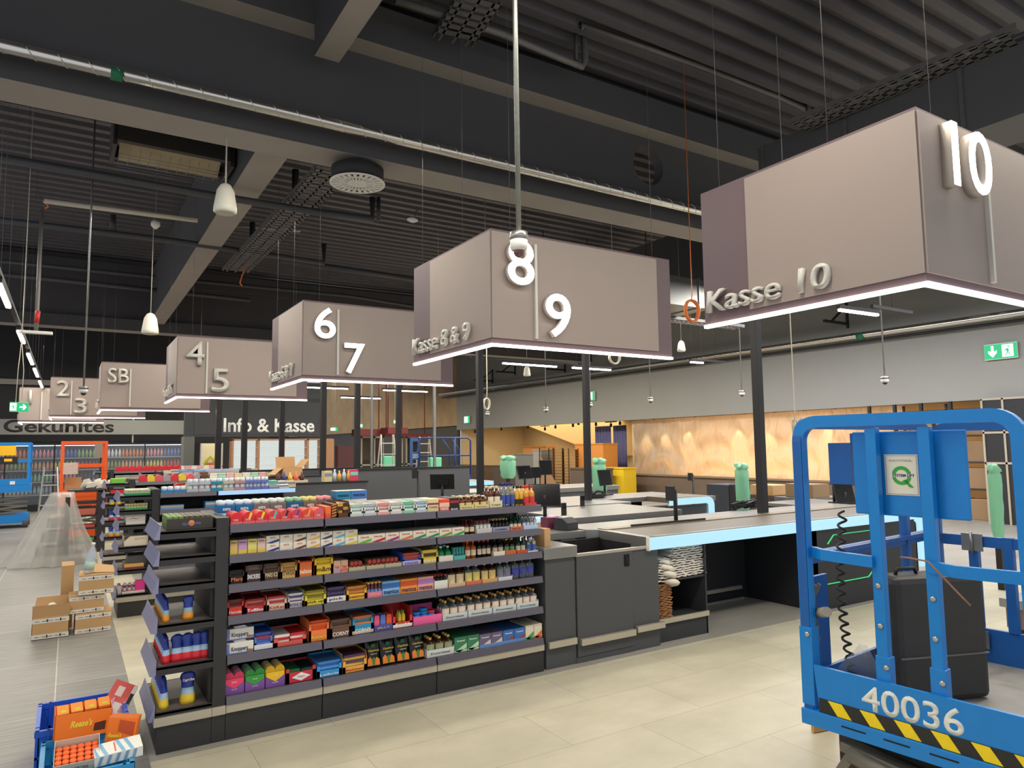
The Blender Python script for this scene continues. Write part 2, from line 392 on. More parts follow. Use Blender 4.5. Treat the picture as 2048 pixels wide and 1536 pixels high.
pipe('conduit', 'cream conduit slung under the left deck', 'pipe', PP([(88, 402), (395, 441)], 'y', 9.6), .03, mat('conduit_cream', (205, 196, 176), .5))
pipe('conduit', 'short cream conduit right of the secondary beam', 'pipe', PP([(472, 452), (600, 462)], 'y', 12.4), .025, MATS['conduit_cream'])
pipe('hanging_cable', 'orange cable end dangling at the left conduit', 'cable', PP([(86, 403), (94, 408), (96, 414), (90, 417)], 'y', 9.6), .009, mat('orange_cable', (236, 132, 60), .5))
pipe('hanging_cable', 'orange cable loop dangling above the 4 and 5 sign', 'cable', PP([(492, 530), (484, 552), (480, 566), (484, 572)], 'y', 11.6), .01, MATS['orange_cable'])
pipe('drop_rod', 'grey vertical conduit with red sleeve carrying a lamp, far left', 'pipe', PP([(84, 420), (74, 625), (72, 662)], 'y', 9.6), .02, PIPEG)
pipe('drop_rod', 'red sleeve on the left vertical conduit', 'sleeve', PP([(76, 622), (73, 645)], 'y', 9.57), .024, mat('red_paint', (196, 40, 38), .5))
tag(MB().box((-.16, -.03, 0), (.16, .03, .035), .008).build('wall_lamp', WHITE, None, W(72, 668, 'y', 9.6)), 'small white batten lamp on the red-sleeved rod', 'lamp')

# perforated cable trays
def cable_tray(label, x0, y0, x1, y1, z, w=.3, warm=False):
    d = Vector((x1-x0, y1-y0, 0)); L = d.length; rz = math.atan2(d.y, d.x)
    t_ = thing('cable_tray', label, 'cable tray', (x0, y0, z), rz)
    m = MB(); m.box((0, -w/2, 0), (L, -w/2+.01, .06)); m.box((0, w/2-.01, 0), (L, w/2, .06))
    n = int(L/.12)
    for i in range(n): m.box((i*.12, -w/2, 0), (i*.12+.07, w/2, .006))
    for j in (-.33, 0, .33): m.box((0, j*w-.012, 0), (L, j*w+.012, .006))
    m.build('tray', mat('tray_zinc_painted', (110, 108, 106), .6, .3), t_); return t_
a = W(668, 345, 'z', 4.7); b_ = W(470, 545, 'z', 4.7)
cable_tray('perforated cable tray beside the secondary beam, left of centre', a.x, a.y, b_.x, b_.y, 4.7, .42)
a = W(960, 0, 'z', 5.9); b_ = W(905, 50, 'z', 5.9); cable_tray('perforated cable tray above the camera pole at the top of the view', a.x, a.y, b_.x+.15, b_.y+.3, 5.9, .45)
a = W(1600, 255, 'z', 5.2); b_ = W(2048, 70, 'z', 5.2); cable_tray('long perforated cable tray over the nearest sign', a.x, a.y, b_.x, b_.y, 5.2, .35)
a = W(1375, 570, 'x', 9.5); 
cable_tray('lit cable tray edge beside the orange coil', 8.0, 9.6, 11.5, 9.6, 3.95, .3)

# dome camera on its long pole in front of the 8
cp = W(1038, 505, 'y', 3.0)
t = thing('dome_camera', 'large white dome camera hanging on a long steel pole before the glowing 8', 'camera', (cp.x, cp.y, cp.z))
m = MB(); m.tube([(0, 0, .105), (-.005, 0, 1.5), (.005, 0, 6.38-cp.z)], .0135, 14); m.build('pole', mat('pole_weathered_zinc', (150, 152, 144), .4, .7, noise=.25, nscale=25), t)
m = MB(); m.lathe([(.047, .065), (.047, .105), (.02, .108)], seg=28); m.build('mount_ring', STEEL, t)
m = MB(); m.lathe([(.046, .065), (.046, .03), (.040, .012), (.03, .008)], seg=28); m.build('housing', WHITE, t)
m = MB(); m.lathe([(.0295, .012), (.028, -.004), (.021, -.017), (.010, -.025), (.002, -.027)], seg=24); m.build('dome', mat('dome_tinted', (120, 84, 84), .08, trans=.3, spec=.7), t)
def small_cam(px, py, Y, label, ztop, s=1., ax='y'):
    p = W(px, py, ax, Y); t_ = thing('dome_camera', label, 'camera', p)
    MB().tube([(0, 0, .09*s), (0, 0, ztop-p.z)], .012*s, 8).build('pole', GALV, t_)
    MB().lathe([(.06*s, .05*s), (.06*s, .085*s), (.015*s, .095*s)], seg=18).build('mount_ring', GALV, t_)
    MB().lathe([(.057*s, .05*s), (.055*s, .015*s), (.035*s, 0)], seg=18).build('housing', WHITE, t_)
    MB().lathe([(.036*s, .002), (.03*s, -.02*s), (.004, -.036*s)], seg=16).build('dome', mat('dome_dark', (50, 40, 40), .1), t_)
small_cam(167, 786, 9.0, 'dome camera on a pole before the sign with 2 and 3', 6.36, .8)
small_cam(1770, 765, 6.0, 'dome camera on a pole right of the text on the nearest sign', 6.36, 1.)
small_cam(1484, 790, 9.5, 'dome camera on a pole close to the thick black post', 6.36, 1.)
small_cam(1301, 803, 10.6, 'dome camera hanging right of the small exit sign, under the 8 and 9 sign corner', 6.36, .95)
small_cam(1092, 822, 12.5, 'dome camera on a thin pole between the black posts', 6.36, .95)
small_cam(1181, 812, 12.5, 'dome camera directly below the small turquoise exit sign', 6.36, .9)
small_cam(975, 830, 14.5, 'farthest dome camera, below the white cable coil', 6.36, .9)

# pendant loudspeakers
def pendant(px, py, Y, label, ztop=6.36, s=1., rod=False):
    p = W(px, py, 'y', Y); t_ = thing('pendant_speaker', label, 'speaker', p)
    MB().lathe([(.085*s, 0), (.1*s, .012*s), (.098*s, .05*s), (.075*s, .2*s), (.045*s, .255*s), (.02*s, .27*s)], seg=24).build('shell', mat('speaker_shell', (226, 224, 208), .5), t_)
    MB().lathe([(.083*s, -.004), (.086*s, .002)], seg=24).build('grille', mat('speaker_grille', (196, 194, 180), .7), t_)
    MB().tube([(0, 0, .27*s), (0, 0, (ztop-p.z))], .007*s if rod else .004*s, 8).build('rod', mat('rod_cream', (205, 200, 184), .5), t_)
    return t_
pendant(450, 426, 6.9, 'larger cone-shaped pendant speaker hanging below the front girder', 4.6, 1.05, True)
pendant(300, 668, 10.0, 'cone-shaped pendant speaker above the 4 and 5 sign', 4.62, 1.0)
q = W(311, 450, 'y', 10.0)
tag(MB().lathe([(.02, -.05), (.055, -.01), (.055, .03), (.03, .06)], seg=18).build('ceiling_rose', MATS['speaker_shell'], None, q), 'small white ceiling rose holding a speaker cord at the left deck', 'mount')
tag(MB().tube([(0, 0, 0), (0, 0, 6.4-q.z)], .006, 6).build('rose_rod', WIRE, None, q), 'thin rod up from the white ceiling rose', 'rod')
pendant(1054, 752, 13.0, 'small pendant speaker below the middle of the 8 and 9 sign', 6.36, .8)
pendant(1363, 703, 10.0, 'small pendant speaker right of the 8 and 9 sign', 6.36, .8)

# swirl air diffuser
p = W(715, 368, 'z', 4.36)
t = thing('air_diffuser', 'round white swirl air diffuser under the front girder', 'air diffuser', p)
m = MB(); NS = 24; R0, R1 = .06, .275
for k in range(NS):
    a = 2*PI*k/NS; b2 = a+2*PI/NS*.55
    for ra, rb in ((.10, .165), (.185, .265)):
        m.prism([(ra*math.cos(a), ra*math.sin(a)), (rb*math.cos(a), rb*math.sin(a)), (rb*math.cos(b2), rb*math.sin(b2)), (ra*math.cos(b2), ra*math.sin(b2))], 'z', 0, .012)
for ra, rb in ((.262, .285), (.16, .19), (.05, .105)):
    for k in range(36):
        a, b2 = 2*PI*k/36, 2*PI*(k+1)/36
        m.prism([(ra*math.cos(a), ra*math.sin(a)), (rb*math.cos(a), rb*math.sin(a)), (rb*math.cos(b2), rb*math.sin(b2)), (ra*math.cos(b2), ra*math.sin(b2))], 'z', 0, .012)
m.lathe([(.055, 0), (.055, .012)], seg=24)
m.build('face_plate', mat('diffuser_white', (236, 234, 226), .5), t)
MB().lathe([(.27, .03), (.27, .16), (.2, .2)], seg=28).build('plenum', mat('plenum_dark', (40, 40, 42), .7), t)

# dark-light radiant heater
p = W(345, 330, 'z', 4.9)
t = thing('radiant_heater', 'stained cream radiant heater panel with wire guard under the left deck', 'heater', (p.x, p.y, 4.9), .02)
m = MB(); m.prism([(-.24, .3), (-.22, .32), (.2, .03), (.18, 0)], 'x', -.54, .52); m.build('reflector', mat('heater_stained', (188, 172, 138), .6, noise=.35, nscale=3.5), t)
m = MB(); m.box((-.6, -.3, .06), (.6, -.22, .4)); m.box((-.6, .25, .06), (.6, .33, .2)); m.box((-.62, -.3, .0), (-.58, .33, .4)); m.box((.58, -.3, 0), (.62, .33, .4)); m.build('casing', mat('heater_casing', (70, 66, 62), .5, .4), t)
m = MB()
for i in range(12): m.tube([(-.55+.1*i, -.25, 0), (-.55+.1*i, -.18, -.06), (-.55+.1*i, .12, -.06), (-.55+.1*i, .28, .04)], .0035, 5)
for j in range(5): m.tube([(-.56, -.2+.1*j, -.06), (.56, -.2+.1*j, -.06)], .0035, 5)
m.build('wire_guard', GALV, t)

# projector-like spot lamp on bracket
p = W(825, 440, 'y', 8.2)
t = thing('ceiling_sensor', 'small white sensor lamp on a bent bracket left of the 8 and 9 sign', 'sensor', p)
MB().lathe([(.03, -.03), (.075, -.01), (.075, .01), (.02, .035)], seg=20, sy=.7).build('head', WHITE, t)
MB().rbar([(0, 0, .03), (.05, 0, .08), (.06, 0, .16)], .02, .012).build('bracket', GALV, t)

# LED batten rows
LEDB = emis('led_tube', (255, 246, 232), 14)
def batten(x0, y0, x1, y1, z, label, group=None, es=None, drop=6.36, w=.05):
    d = Vector((x1-x0, y1-y0, 0)); L = d.length
    t_ = thing('led_batten', label, 'lamp', (x0, y0, z), math.atan2(d.y, d.x), group)
    MB().box((0, -w/2, -.03), (L, w/2, .0), .01).build('diffuser', es or LEDB, t_)
    MB().box((-.02, -w/2, .0), (L+.02, w/2, .045)).build('housing', RUBBER, t_)
    for k in (.1, .9): MB().tube([(L*k, 0, .04), (L*k, 0, drop-z)], .0018, 5).build('suspension_wire', WIRE, t_)
    return t_
ys = [(7.3, 7.75)]+[(W(a, b, 'z', 3.2).y, W(c, d, 'z', 3.2).y) for a, b, c, d in ((4, 566, 22, 612), (35, 660, 50, 684), (57, 706, 67, 727), (69, 736, 78, 752), (79, 761, 87, 774))]
for i, (a, b2) in enumerate(ys):
    batten(-.62, a, -.62, b2, 3.2, 'bright LED batten of the black track along the left aisle', 'LED battens along the left aisle')
tag(MB().box((-.62-.025, 2.5, 3.25), (-.62+.025, 22, 3.29)).build('lamp_track', RUBBER), 'black suspended lamp track along the left aisle', 'track')
batten(6.92, 11.36, 8.2, 11.4, 3.2, 'LED batten seen below the middle of the 8 and 9 sign')
batten(8.6, 11.4, 9.6, 11.4, 3.2, 'LED batten peeking out right below the 8 and 9 sign')
batten(10.4, 9.9, 10.75, 9.9, 3.25, 'LED batten end at the right edge of the 8 and 9 sign')
batten(7.75, 4.97, 8.5, 4.94, 3.2, 'LED batten just below the edge of the nearest sign')
for x0, x1, y in ((5.1, 5.45, 18.05), (5.6, 6.2, 18.05), (7.2, 7.64, 18.1), (7.66, 8.55, 18.15), (7.05, 7.6, 21.2), (7.7, 8.35, 21.2), (4.75, 5.0, 21)):
    batten(x0, y, x1, y+.02, 3.2, 'far LED batten seen below the 6 and 7 sign', 'far LED battens below the 6 and 7 sign')
for x0, y0, L in ((6.3, 11.5, 2.5), (8.4, 4.95, .9), (10.8, 9.9, .6)):
    tag(MB().box((0, -.02, 0), (L, .02, .04)).tube([(L*.5, 0, .03), (L*.5, 0, 3.09)], .003, 5).build('lamp_track', RUBBER, None, (x0, y0, 3.27)), {6.3: 'black lamp track over the batten below the 8 and 9 sign', 8.4: 'black lamp track stub below the nearest sign', 10.8: 'black lamp track stub right of the 8 and 9 sign'}[x0], 'track')

# cable coils
def coil(px, py, ax, v, r, label, m_, wire_top, sq=.7, n=6, cr=.008):
    p = W(px, py, ax, v); t_ = thing('cable_coil', label, 'cable', p)
    m = MB(); k = n*20; pth = []
    for i in range(k):
        a = 2*PI*i/20; rr = r*(1+.06*math.sin(i*.37)+.04*random.random()); pth.append((rr*math.cos(a)*sq, .02*math.sin(i*.21), rr*math.sin(a)))
    m.tube(pth, cr, 6); m.build('loops', m_, t_)
    MB().tube([(0, 0, r), (.01, 0, r+.1), (0, 0, wire_top-p.z)], .006, 6).build('lead', m_, t_)
CREAM = mat('cable_cream', (214, 208, 188), .5)
coil(1384, 622, 'y', 6.0, .13, 'coil of orange cable hanging beside the nearest sign', MATS['orange_cable'], 6.36, .85)
coil(973, 808, 'y', 9.0, .08, 'oval coil of white cable at the black post below the 8 and 9 sign', CREAM, 6.36, .6)
coil(1229, 716, 'y', 8.4, .09, 'coil of white cable half hidden behind the 8 and 9 sign edge', CREAM, 6.36, 1.1)
coil(1590, 858, 'y', 5.0, .10, 'long narrow loop of white cable hanging between black post and blue lift', CREAM, 6.36, .2)

# large ventilation duct at the right
VENT = mat('vent_sheet_metal', (128, 130, 128), .38, .8, noise=.1, nscale=2)
a = W(1330, 490, 'y', 8.2)
t = thing('ventilation_duct', 'shiny sheet metal ventilation duct behind the 8 and 9 sign', 'duct', (7.0, 8.6, 4.0))
MB().box((-.1, 0, 0), (2.6, 2.4, .5)).build('body', VENT, t)
for k in (0, 1.2, 2.4): MB().box((-.12+k, -.02, -.02), (-.08+k, 2.42, .52)).build('flange', GALV, t)
t = thing('ventilation_duct', 'grey rectangular duct over the nearest sign running to the right wall', 'duct', (7.2, 4.4, 4.55))
MB().box((0, -2.4, 0), (.7, 1.2, .75)).build('body', mat('vent_grey', (104, 105, 106), .5, .5), t)
for k in (-1.2, 0, 1.1): MB().box((-.02, k, -.02), (.72, k+.04, .77)).build('flange', GALV, t)
struct(MB().box((9.2, -2, 4.2), (9.3, 3.2, 5.2)).build('window_1', mat('skylight_frosted', (176, 190, 160), .6, em=(196, 210, 170), es=.35)))

# =============================================================== gondola shelving
ZL = [1.18, 1.01, .845, .67, .455, .235]
ZE = [1.17, 1.03, .885, .675, .455, .22]
PERF = mat('perforated_panel', (30, 30, 32), .6)
SHELFTOP = mat('shelf_top_brown', (92, 82, 80), .45)
def gondola(x, y, bays, label, levels=ZL, endcap=True, W_=.62, end_levels=ZE, doubles=True):
    t = thing('shelf_gondola', label, 'shelf', (x, y, 0))
    L = sum(bays)
    MB().box((0, 0, .16), (.07, W_, 1.22), .002).build('end_upright', BLACK, t)
    m = MB()
    for i in range(40): m.box((-.0005, .008, .2+i*.025), (.0715, .0125, .212+i*.025))
    m.build('slot_row', mat('slot_black', (14, 14, 15), .7), t)
    MB().box((0, -.0, 0), (.07, .03, .155)).build('kick_panel', BLACK, t)
    MB().box((.0, -.012, .145), (.07, .6, .19)).build('bumper_strip', ALU, t)
    bx = .07
    pm = MB(); pm.box((bx, .36, .17), (bx+L, .385, 1.16))
    bp = pm.build('back_panel', PERF, t)
    for bi, bw in enumerate(bays):
        a, b = bx+.003, bx+bw-.003
        MB().box((a, 0, 0), (b, .03, .15)).build('kick_panel', BLACK, t)
        MB().box((a, -.012, .148), (b, .6, .19)).build('bumper_strip', ALU, t)
        for k, z in enumerate(levels):
            d = W_ if k == 0 else .36
            if k == len(levels)-1: z0 = z-.045
            sh = MB().box((a, .005, z-.03), (b, d, z-.008)).build('shelf', BLACK, t)
            m = MB(); m.prism([(0.006, z), (-.008, z-.002), (-.018, z-.045), (.006, z-.05)], 'x', a, b-.006); m.build('price_rail', LIP, sh)
            MB().box((a, .008, z-.06), (a+.012, d*.9, z-.035)).build('bracket', BLACK, sh)
        MB().box((bx+bw-.008, .34, .17), (bx+bw+.008, .4, 1.15)).build('inner_upright', BLACK, t)
        bx += bw
    if endcap:
        x0 = -.28
        MB().box((x0+.01, 0, 0), (-.002, W_, .145)).build('kick_panel', BLACK, t)
        MB().box((x0-.008, -.012, .145), (-.002, W_+.01, .19)).build('bumper_strip', ALU, t)
        MB().box((-.02, .02, .19), (-.001, W_-.02, 1.16)).build('end_back_panel', PERF, t)
        for k, z in enumerate(end_levels):
            sh = MB().box((x0, .0, z-.05), (-.0, .012, z-.004)).box((x0, W_-.06, z-.05), (0, W_-.048, z-.004)).box((x0, .0, z-.02), (0, W_-.05, z-.008)).build('end_shelf', BLACK, t)
            MB().box((x0+.005, .013, z-.008), (-.01, W_-.062, z-.005)).build('shelf_mat', SHELFTOP, sh)
            MB().prism([(x0-.002, z+.03), (x0-.006, z+.03), (x0-.014, z-.0), (x0-.034, z-.048), (x0-.004, z-.05)], 'y', .0, W_-.048).build('price_rail', LIPD, sh)
    return t
GX, GY = .718, 4.30
gondola(GX, GY, (.545, .755, .85), 'nearest black shelf gondola, fully stocked with sweets and spirits')

# ---------------- product builders ----------------
INK = mat('ink_dark', (34, 26, 30), .6); INKW = mat('ink_white', (245, 243, 238), .6)
CR = {'A': (420, 940), 'B': (740, 940), 'C': (420, 1160), 'D': (740, 1140)}
def cx(c, x, y, Y): 
    o = CR[c]; return W(o[0]+x/5.689, o[1]+y/5.689, 'y', Y)
def ink(c): return mat('ink_%d_%d_%d' % tuple(c), c, .55)
def carton(X0, X1, z0, h, col, label, txt=None, tc=(250, 250, 250), band=None, d=.2, y=4.335, name='sweet_box', cat='box', group=None, th=.35, tz=.3, tw=.75, stripe=None, roof=None):
    w = X1-X0-.002
    t = thing(name, label, cat, (X0+.001, y, z0), group=group)
    m = MB(); m.box((0, 0, 0), (w, d, h), .0015); m.build('carton', cm(col), t)
    if band:
        bc, b0, b1 = band; MB().box((.0005, -.0008, h*b0), (w-.0005, .0002, h*b1)).build('printed_band', cm(bc), t)
    if stripe:
        MB().prism([(0.002, h*.1), (w*.98, h*.55), (w*.98, h*.25), (0.4*w, .02*h)], 'y', -.0008, .0002).build('printed_wedge', cm(stripe), t)
    if roof: MB().box((.002, .0, h-.0002), (w-.002, d, h+.0008)).build('top_print', cm(roof), t)
    if txt: text('lettering', txt, ink(tc), t, (w*(1-tw)/2, -.0015, h*tz), h=h*th, w=w*tw, depth=0, bold=.02, res=2)
    return t
def tray(X0, X1, z0, h, col, label, lip=.5, txt=None, tc=(250, 250, 250), item=None, nx=1, nz=4, ic=(90, 50, 40), ic2=None, d=.2, y=4.335, band=None, ilabel='wrapped bar', flip=False, iname='chocolate_bar', th=.3, tz=.1, tw=.75, lcol=None, icap=None):
    """open display tray; its bars are things of their own"""
    w = X1-X0-.002; t = thing('display_tray', label, 'tray', (X0+.001, y, z0))
    m = MB(); e = .0018
    m.box((0, 0, 0), (w, d, .002)); m.box((0, 0, 0), (w, e, h*lip)); m.box((0, d-e, 0), (w, d, h))
    for a in (0, w-e): m.prism([(0, 0), (d, 0), (d, h), (.02, h), (0, h*min(1, lip+.35))], 'x', a, a+e)
    m.box((0, 0, 0), (w*.12, e, h*min(1, lip+.3))); m.box((w*.88, 0, 0), (w, e, h*min(1, lip+.3)))
    m.build('tray_board', cm(col), t)
    if band: bc, b0, b1 = band; MB().box((.0005, -.0008, h*b0), (w-.0005, 0, h*b1)).build('printed_band', cm(bc), t)
    if txt: text('lettering', txt, ink(tc), t, (w*(1-tw)/2, -.0015, h*tz), h=h*th, w=w*tw, depth=0, bold=.02, res=2)
    if item == 'bar':
        bw = (w-.006)/nx; bh = (h*.92-.003)/nz; g = ilabel
        me = None
        for j in range(nz):
            for i in range(nx):
                if me is None:
                    mb_ = MB(); q = bw*.5-.0008
                    mb_.prism([(-q, .15*bh), (-q*.9, .5*bh), (-q, .85*bh), (-q*.6, bh*.97), (q*.6, bh*.97), (q, .85*bh), (q*.9, .5*bh), (q, .15*bh), (q*.6, .02*bh), (-q*.6, .02*bh)], 'y', 0, d*.9)
                    me = mb_.mesh(iname, cm(ic)); me2 = None
                    if ic2: me2 = me.copy(); me2.materials[0] = cm(ic2)
                o = put(iname, me2 if (me2 and (i+j) % 2) else me, None, (X0+.004+bw*(i+.5), y+.004+.004*((i*7+j*5) % 3), z0+.0025+j*bh), (0, 0, .02*((i*3+j) % 3-1)))
                tag(o, ilabel, 'sweet', ilabel)
    return t
BOT = {}
def bottle_proto(key, w, h, glass, cap, labelc, shape='round', neck=.34, lab=(.18, .52), capc2=None, d=None):
    """returns (glass body mesh, cap mesh, label mesh), cached"""
    if key in BOT: return BOT[key]
    r = w/2; b = MB(); nr = r*neck
    d = d or w
    sy = d/w
    if shape == 'round': prof = [(r*.9, 0), (r, .01*h), (r, .58*h), (r*.8, .68*h), (nr, .76*h), (nr, .93*h)]
    elif shape == 'flask': prof = [(r*.9, 0), (r, .02*h), (r, .62*h), (r*.85, .70*h), (nr, .76*h), (nr, .9*h)]
    else: prof = [(r*.9, 0), (r, .02*h), (r*.96, .5*h), (r*.6, .75*h), (nr, .85*h), (nr, .93*h)]
    seg = 12
    b.lathe(prof, seg=seg, sy=sy)
    gm = b.mesh('glass', glass)
    c = MB(); c.lathe([(nr*1.25, .88*h), (nr*1.25, .99*h), (nr*1.1, h)], seg=10, sy=max(sy, .8)); cmesh = c.mesh('cap', cap)
    l = MB()
    zz0, zz1 = lab[0]*h, lab[1]*h
    ks = range(-4, 5)
    pts = [(1.015*r*math.sin(a), -1.015*r*math.cos(a)*sy) for a in [k*.3 for k in ks]]
    for p, q in zip(pts, pts[1:]): l.quad((p[0], p[1], zz0), (q[0], q[1], zz0), (q[0], q[1], zz1), (p[0], p[1], zz1))
    lm = l.mesh('label', labelc)
    BOT[key] = (gm, cmesh, lm); return BOT[key]
def bottles(key, X0, X1, z0, h, nx, ny, label, y=4.34, dy=None, parts=True, step=None, group=None, **k):
    w = (X1-X0)/nx; bw = min(w*.94, k.pop('bw', 9)); gm, cmesh, lm = bottle_proto(key, bw, h, **k)
    dd = k.get('d') or bw
    dy = dy or dd*1.08; root = None
    for j in range(ny):
        for i in range(nx):
            loc = (X0+w*(i+.5), y+dd/2+dy*j, z0)
            if root is None:
                root = thing('bottle', label, 'bottle', loc, group=group or label)
                put('glass', gm, root); put('cap', cmesh, root); put('label_patch', lm, root)
            else: dup(root, loc)
    return root
def low_tray(X0, X1, z0, h, col, label, d=.16, y=4.332, txt=None, tc=(60, 60, 60), full=None):
    t = thing('display_tray', label, 'tray', (X0, y, z0)); w = X1-X0; e = .0016
    m = MB(); m.box((0, 0, 0), (w, d, .0015)); m.box((0, 0, 0), (w, e, h)); m.box((0, 0, 0), (e, d, h*1.15)); m.box((w-e, 0, 0), (w, d, h*1.15)); m.box((0, d-e, 0), (w, d, full or h*1.3)); m.build('tray_board', cm(col), t)
    if txt: text('lettering', txt, ink(tc), t, (w*.15, -.0012, h*.35), h=h*.3, w=w*.7, depth=0, bold=.01, res=2)
    return t
ZS = [z-.007 for z in ZL]      # standing surface of each shelf
def X(c, x, yy=700): return cx(c, x, yy, 4.335).x
def H(c, x, y, k): return cx(c, x, y, 4.335).z-ZS[k]
# ---- row 1 (top) ----
zs = ZS[0]
ar = [((226, 40, 52), (226, 40, 52), 'all red'), ((226, 40, 52), (240, 220, 60), 'red with white stripe'), ((226, 40, 52), (238, 222, 40), 'red and yellow'), ((222, 60, 66), (80, 190, 186), 'red and teal'), ((222, 60, 66), (40, 38, 40), 'red and black'), ((222, 60, 80), (110, 60, 150), 'red and purple'), ((228, 70, 50), (240, 160, 60), 'red and orange'), ((232, 90, 90), (180, 110, 160), 'pale red and mauve')]
xa = [235, 375, 515, 660, 800, 925, 1050, 1180, 1300]
for i, (c1, c2, nm) in enumerate(ar):
    a, b = X('A', xa[i], 560), X('A', xa[i+1], 550); w = b-a-.002
    t = thing('arched_sweet_box', 'arch-topped %s roll sweet box on the top shelf' % nm, 'box', (a, 4.335, zs))
    pts = [(0, 0), (w, 0), (w, .04)] + [(w/2+w/2*math.cos(q), .035+.035*math.sin(q)) for q in [PI*k/10 for k in range(1, 10)]] + [(0, .04)]
    MB().prism(pts, 'y', 0, .16).build('carton', cm(c1), t)
    MB().prism([(w*.45, .03), (w*.62, .03), (w*.8, .06), (w*.62, .068)], 'y', -.0008, 0).build('printed_patch', cm(c2), t)
    MB().box((0, -.001, 0), (w, 0, .016)).build('front_lip', cm((236, 120, 116)), t)
    text('lettering', 'TOFFEE', INKW, t, (w*.2, -.0016, .02), h=.011, w=w*.45, depth=0, shear=.3, res=2)
    MB().prism([(w/2+(w/2+.0006)*math.cos(q), .035+.0356*math.sin(q)) for q in [PI*k/10 for k in range(2, 6)]]+[(w/2, .04)], 'y', .02, .15).build('top_print', cm(c2), t)
gum = [((20, 110, 170), (225, 238, 245)), ((20, 110, 170), (225, 238, 245)), ((120, 112, 106), (225, 232, 225)), ((120, 112, 106), (225, 232, 225)), ((20, 96, 140), (150, 200, 160)), ((120, 108, 96), (225, 215, 130)), ((120, 108, 110), (230, 150, 150))]
xg = [90, 290, 495, 685, 870, 1060, 1230, 1400]
for i, (c1, c2) in enumerate(gum):
    Yg = 4.56; a = W(420+xg[i]/5.689, 1010, 'y', Yg).x; b = W(420+xg[i+1]/5.689, 1010, 'y', Yg).x
    nmm = ['first blue', 'second blue', 'first grey', 'second grey', 'blue-green', 'grey and yellow', 'grey and red'][i]
    for s_ in range(1):
        w = b-a-.002
        carton(a, b, zs, .05, c2, 'pale box under the %s gum box, back row of top shelf' % nmm, d=.13, y=Yg, band=(c1, 0, .5), name='gum_box')
        t = carton(a, b, zs+.052, .045, c1, '%s gum tin box at the back of the top shelf' % nmm, txt='extra', d=.13, y=Yg, name='gum_box', tw=.45, th=.4)
        me = MB().lathe([(w*.23, 0), (w*.25, .012), (w*.22, .024), (w*.1, .027)], seg=14).mesh('gum_tin', cm(c2))
        for q in (0, 1):
            for r2 in (0, 1): tag(put('gum_tin', me, None, (a+w*(.26+.48*q), Yg+.035+.06*r2, zs+.097)), 'domed gum tin standing on the %s gum box' % nmm, 'tin', 'gum tins on the %s box' % nmm)
# bay 2 of row 1
def topx(c, x): return X(c, x, 500 if c == 'A' else 420)
carton(topx('A', 1312), topx('A', 1378), zs, .075, (240, 120, 60), 'narrow orange sweet box left of the tiger-striped box', band=((240, 90, 60), 0, .4))
t = carton(topx('A', 1380), topx('A', 1440), zs, .09, (60, 40, 24), 'dark box with slanting orange stripes', name='sweet_box')
m = MB()
for k in range(5): m.prism([(.002, .008+.017*k), (.032, .016+.017*k), (.032, .024+.017*k), (.002, .016+.017*k)], 'y', -.001, 0)
m.build('printed_stripes', cm((226, 140, 60)), t)
tray(topx('A', 1442), topx('A', 1592), zs, .1, (96, 62, 30), 'tiger-patterned brown tray on the top shelf', item='bar', nx=2, nz=4, ic=(66, 40, 22), ic2=(206, 150, 60), ilabel='brown and gold bar in the tiger-patterned tray', lip=.3)
pal = [((196, 220, 206), 'A', 1595, 1745), ((196, 206, 214), 'A', 1748, 1898), ((232, 188, 186), 'A', 1902, 2050), ((206, 216, 224), 'B', -68+70, 80)]
bags = [('A', 1595, 1745, (204, 226, 214), 'pale green'), ('A', 1748, 1898, (204, 210, 216), 'pale grey'), ('A', 1902, 2055, (236, 196, 192), 'pale pink, first'), ('B', 82, 228, (240, 176, 168), 'salmon pink'), ('B', 232, 372, (222, 222, 214), 'black and white'), ('B', 375, 514, (150, 214, 184), 'mint green'), ('B', 517, 652, (190, 208, 222), 'light blue')]
bags.pop(2)
for c, a, b, col, nm in bags:
    a, b = topx(c, a), topx(c, b)
    tray(a, b, zs, .085, (238, 236, 228), '%s mint bag tray on the top shelf' % nm, item='bar', nx=1, nz=4, ic=col, ic2=tuple(max(0, v-30) for v in col), ilabel='mint bag in the %s tray' % nm, lip=.38, band=(col, .05, .25), iname='mint_bag')
a = topx('A', 2058); 
for q, nm in ((0, 'left'), (1, 'right')):
    x0 = W((672, 702)[q], 985, 'y', 4.56).x; x1 = W((702, 734)[q], 985, 'y', 4.56).x
    carton(x0, x1, zs, .095, (232, 214, 190), 'plain pale carton under the %s blue mint box' % nm, d=.12, y=4.56)
    carton(x0, x1, zs+.096, .055, ((40, 130, 170), (60, 120, 190))[q], '%s blue mint box at the back of the top shelf' % nm, txt='mentos', tc=(20, 20, 60), d=.12, y=4.56, name='mint_box', roof=(240, 200, 180))
a, b = topx('B', 655), topx('B', 782); carton(a, b, zs, .085, (222, 212, 160), 'pale yellow pralines box with dark red emblem', band=((150, 60, 80), .55, .7), txt='TOFFIFE', tc=(120, 50, 70), th=.12)
a, b = topx('B', 788), topx('B', 906); carton(a, b, zs, .08, (226, 84, 60), 'orange-red box with white print on the top shelf', txt='FREEZE', th=.2, tz=.1, band=((240, 200, 170), .35, .7))
a, b = topx('B', 908), topx('B', 1015); carton(a, b, zs, .085, (34, 28, 30), 'black box with red emblem on the top shelf', txt='BLACK', th=.14, tz=.05, band=((170, 40, 50), .6, .8))
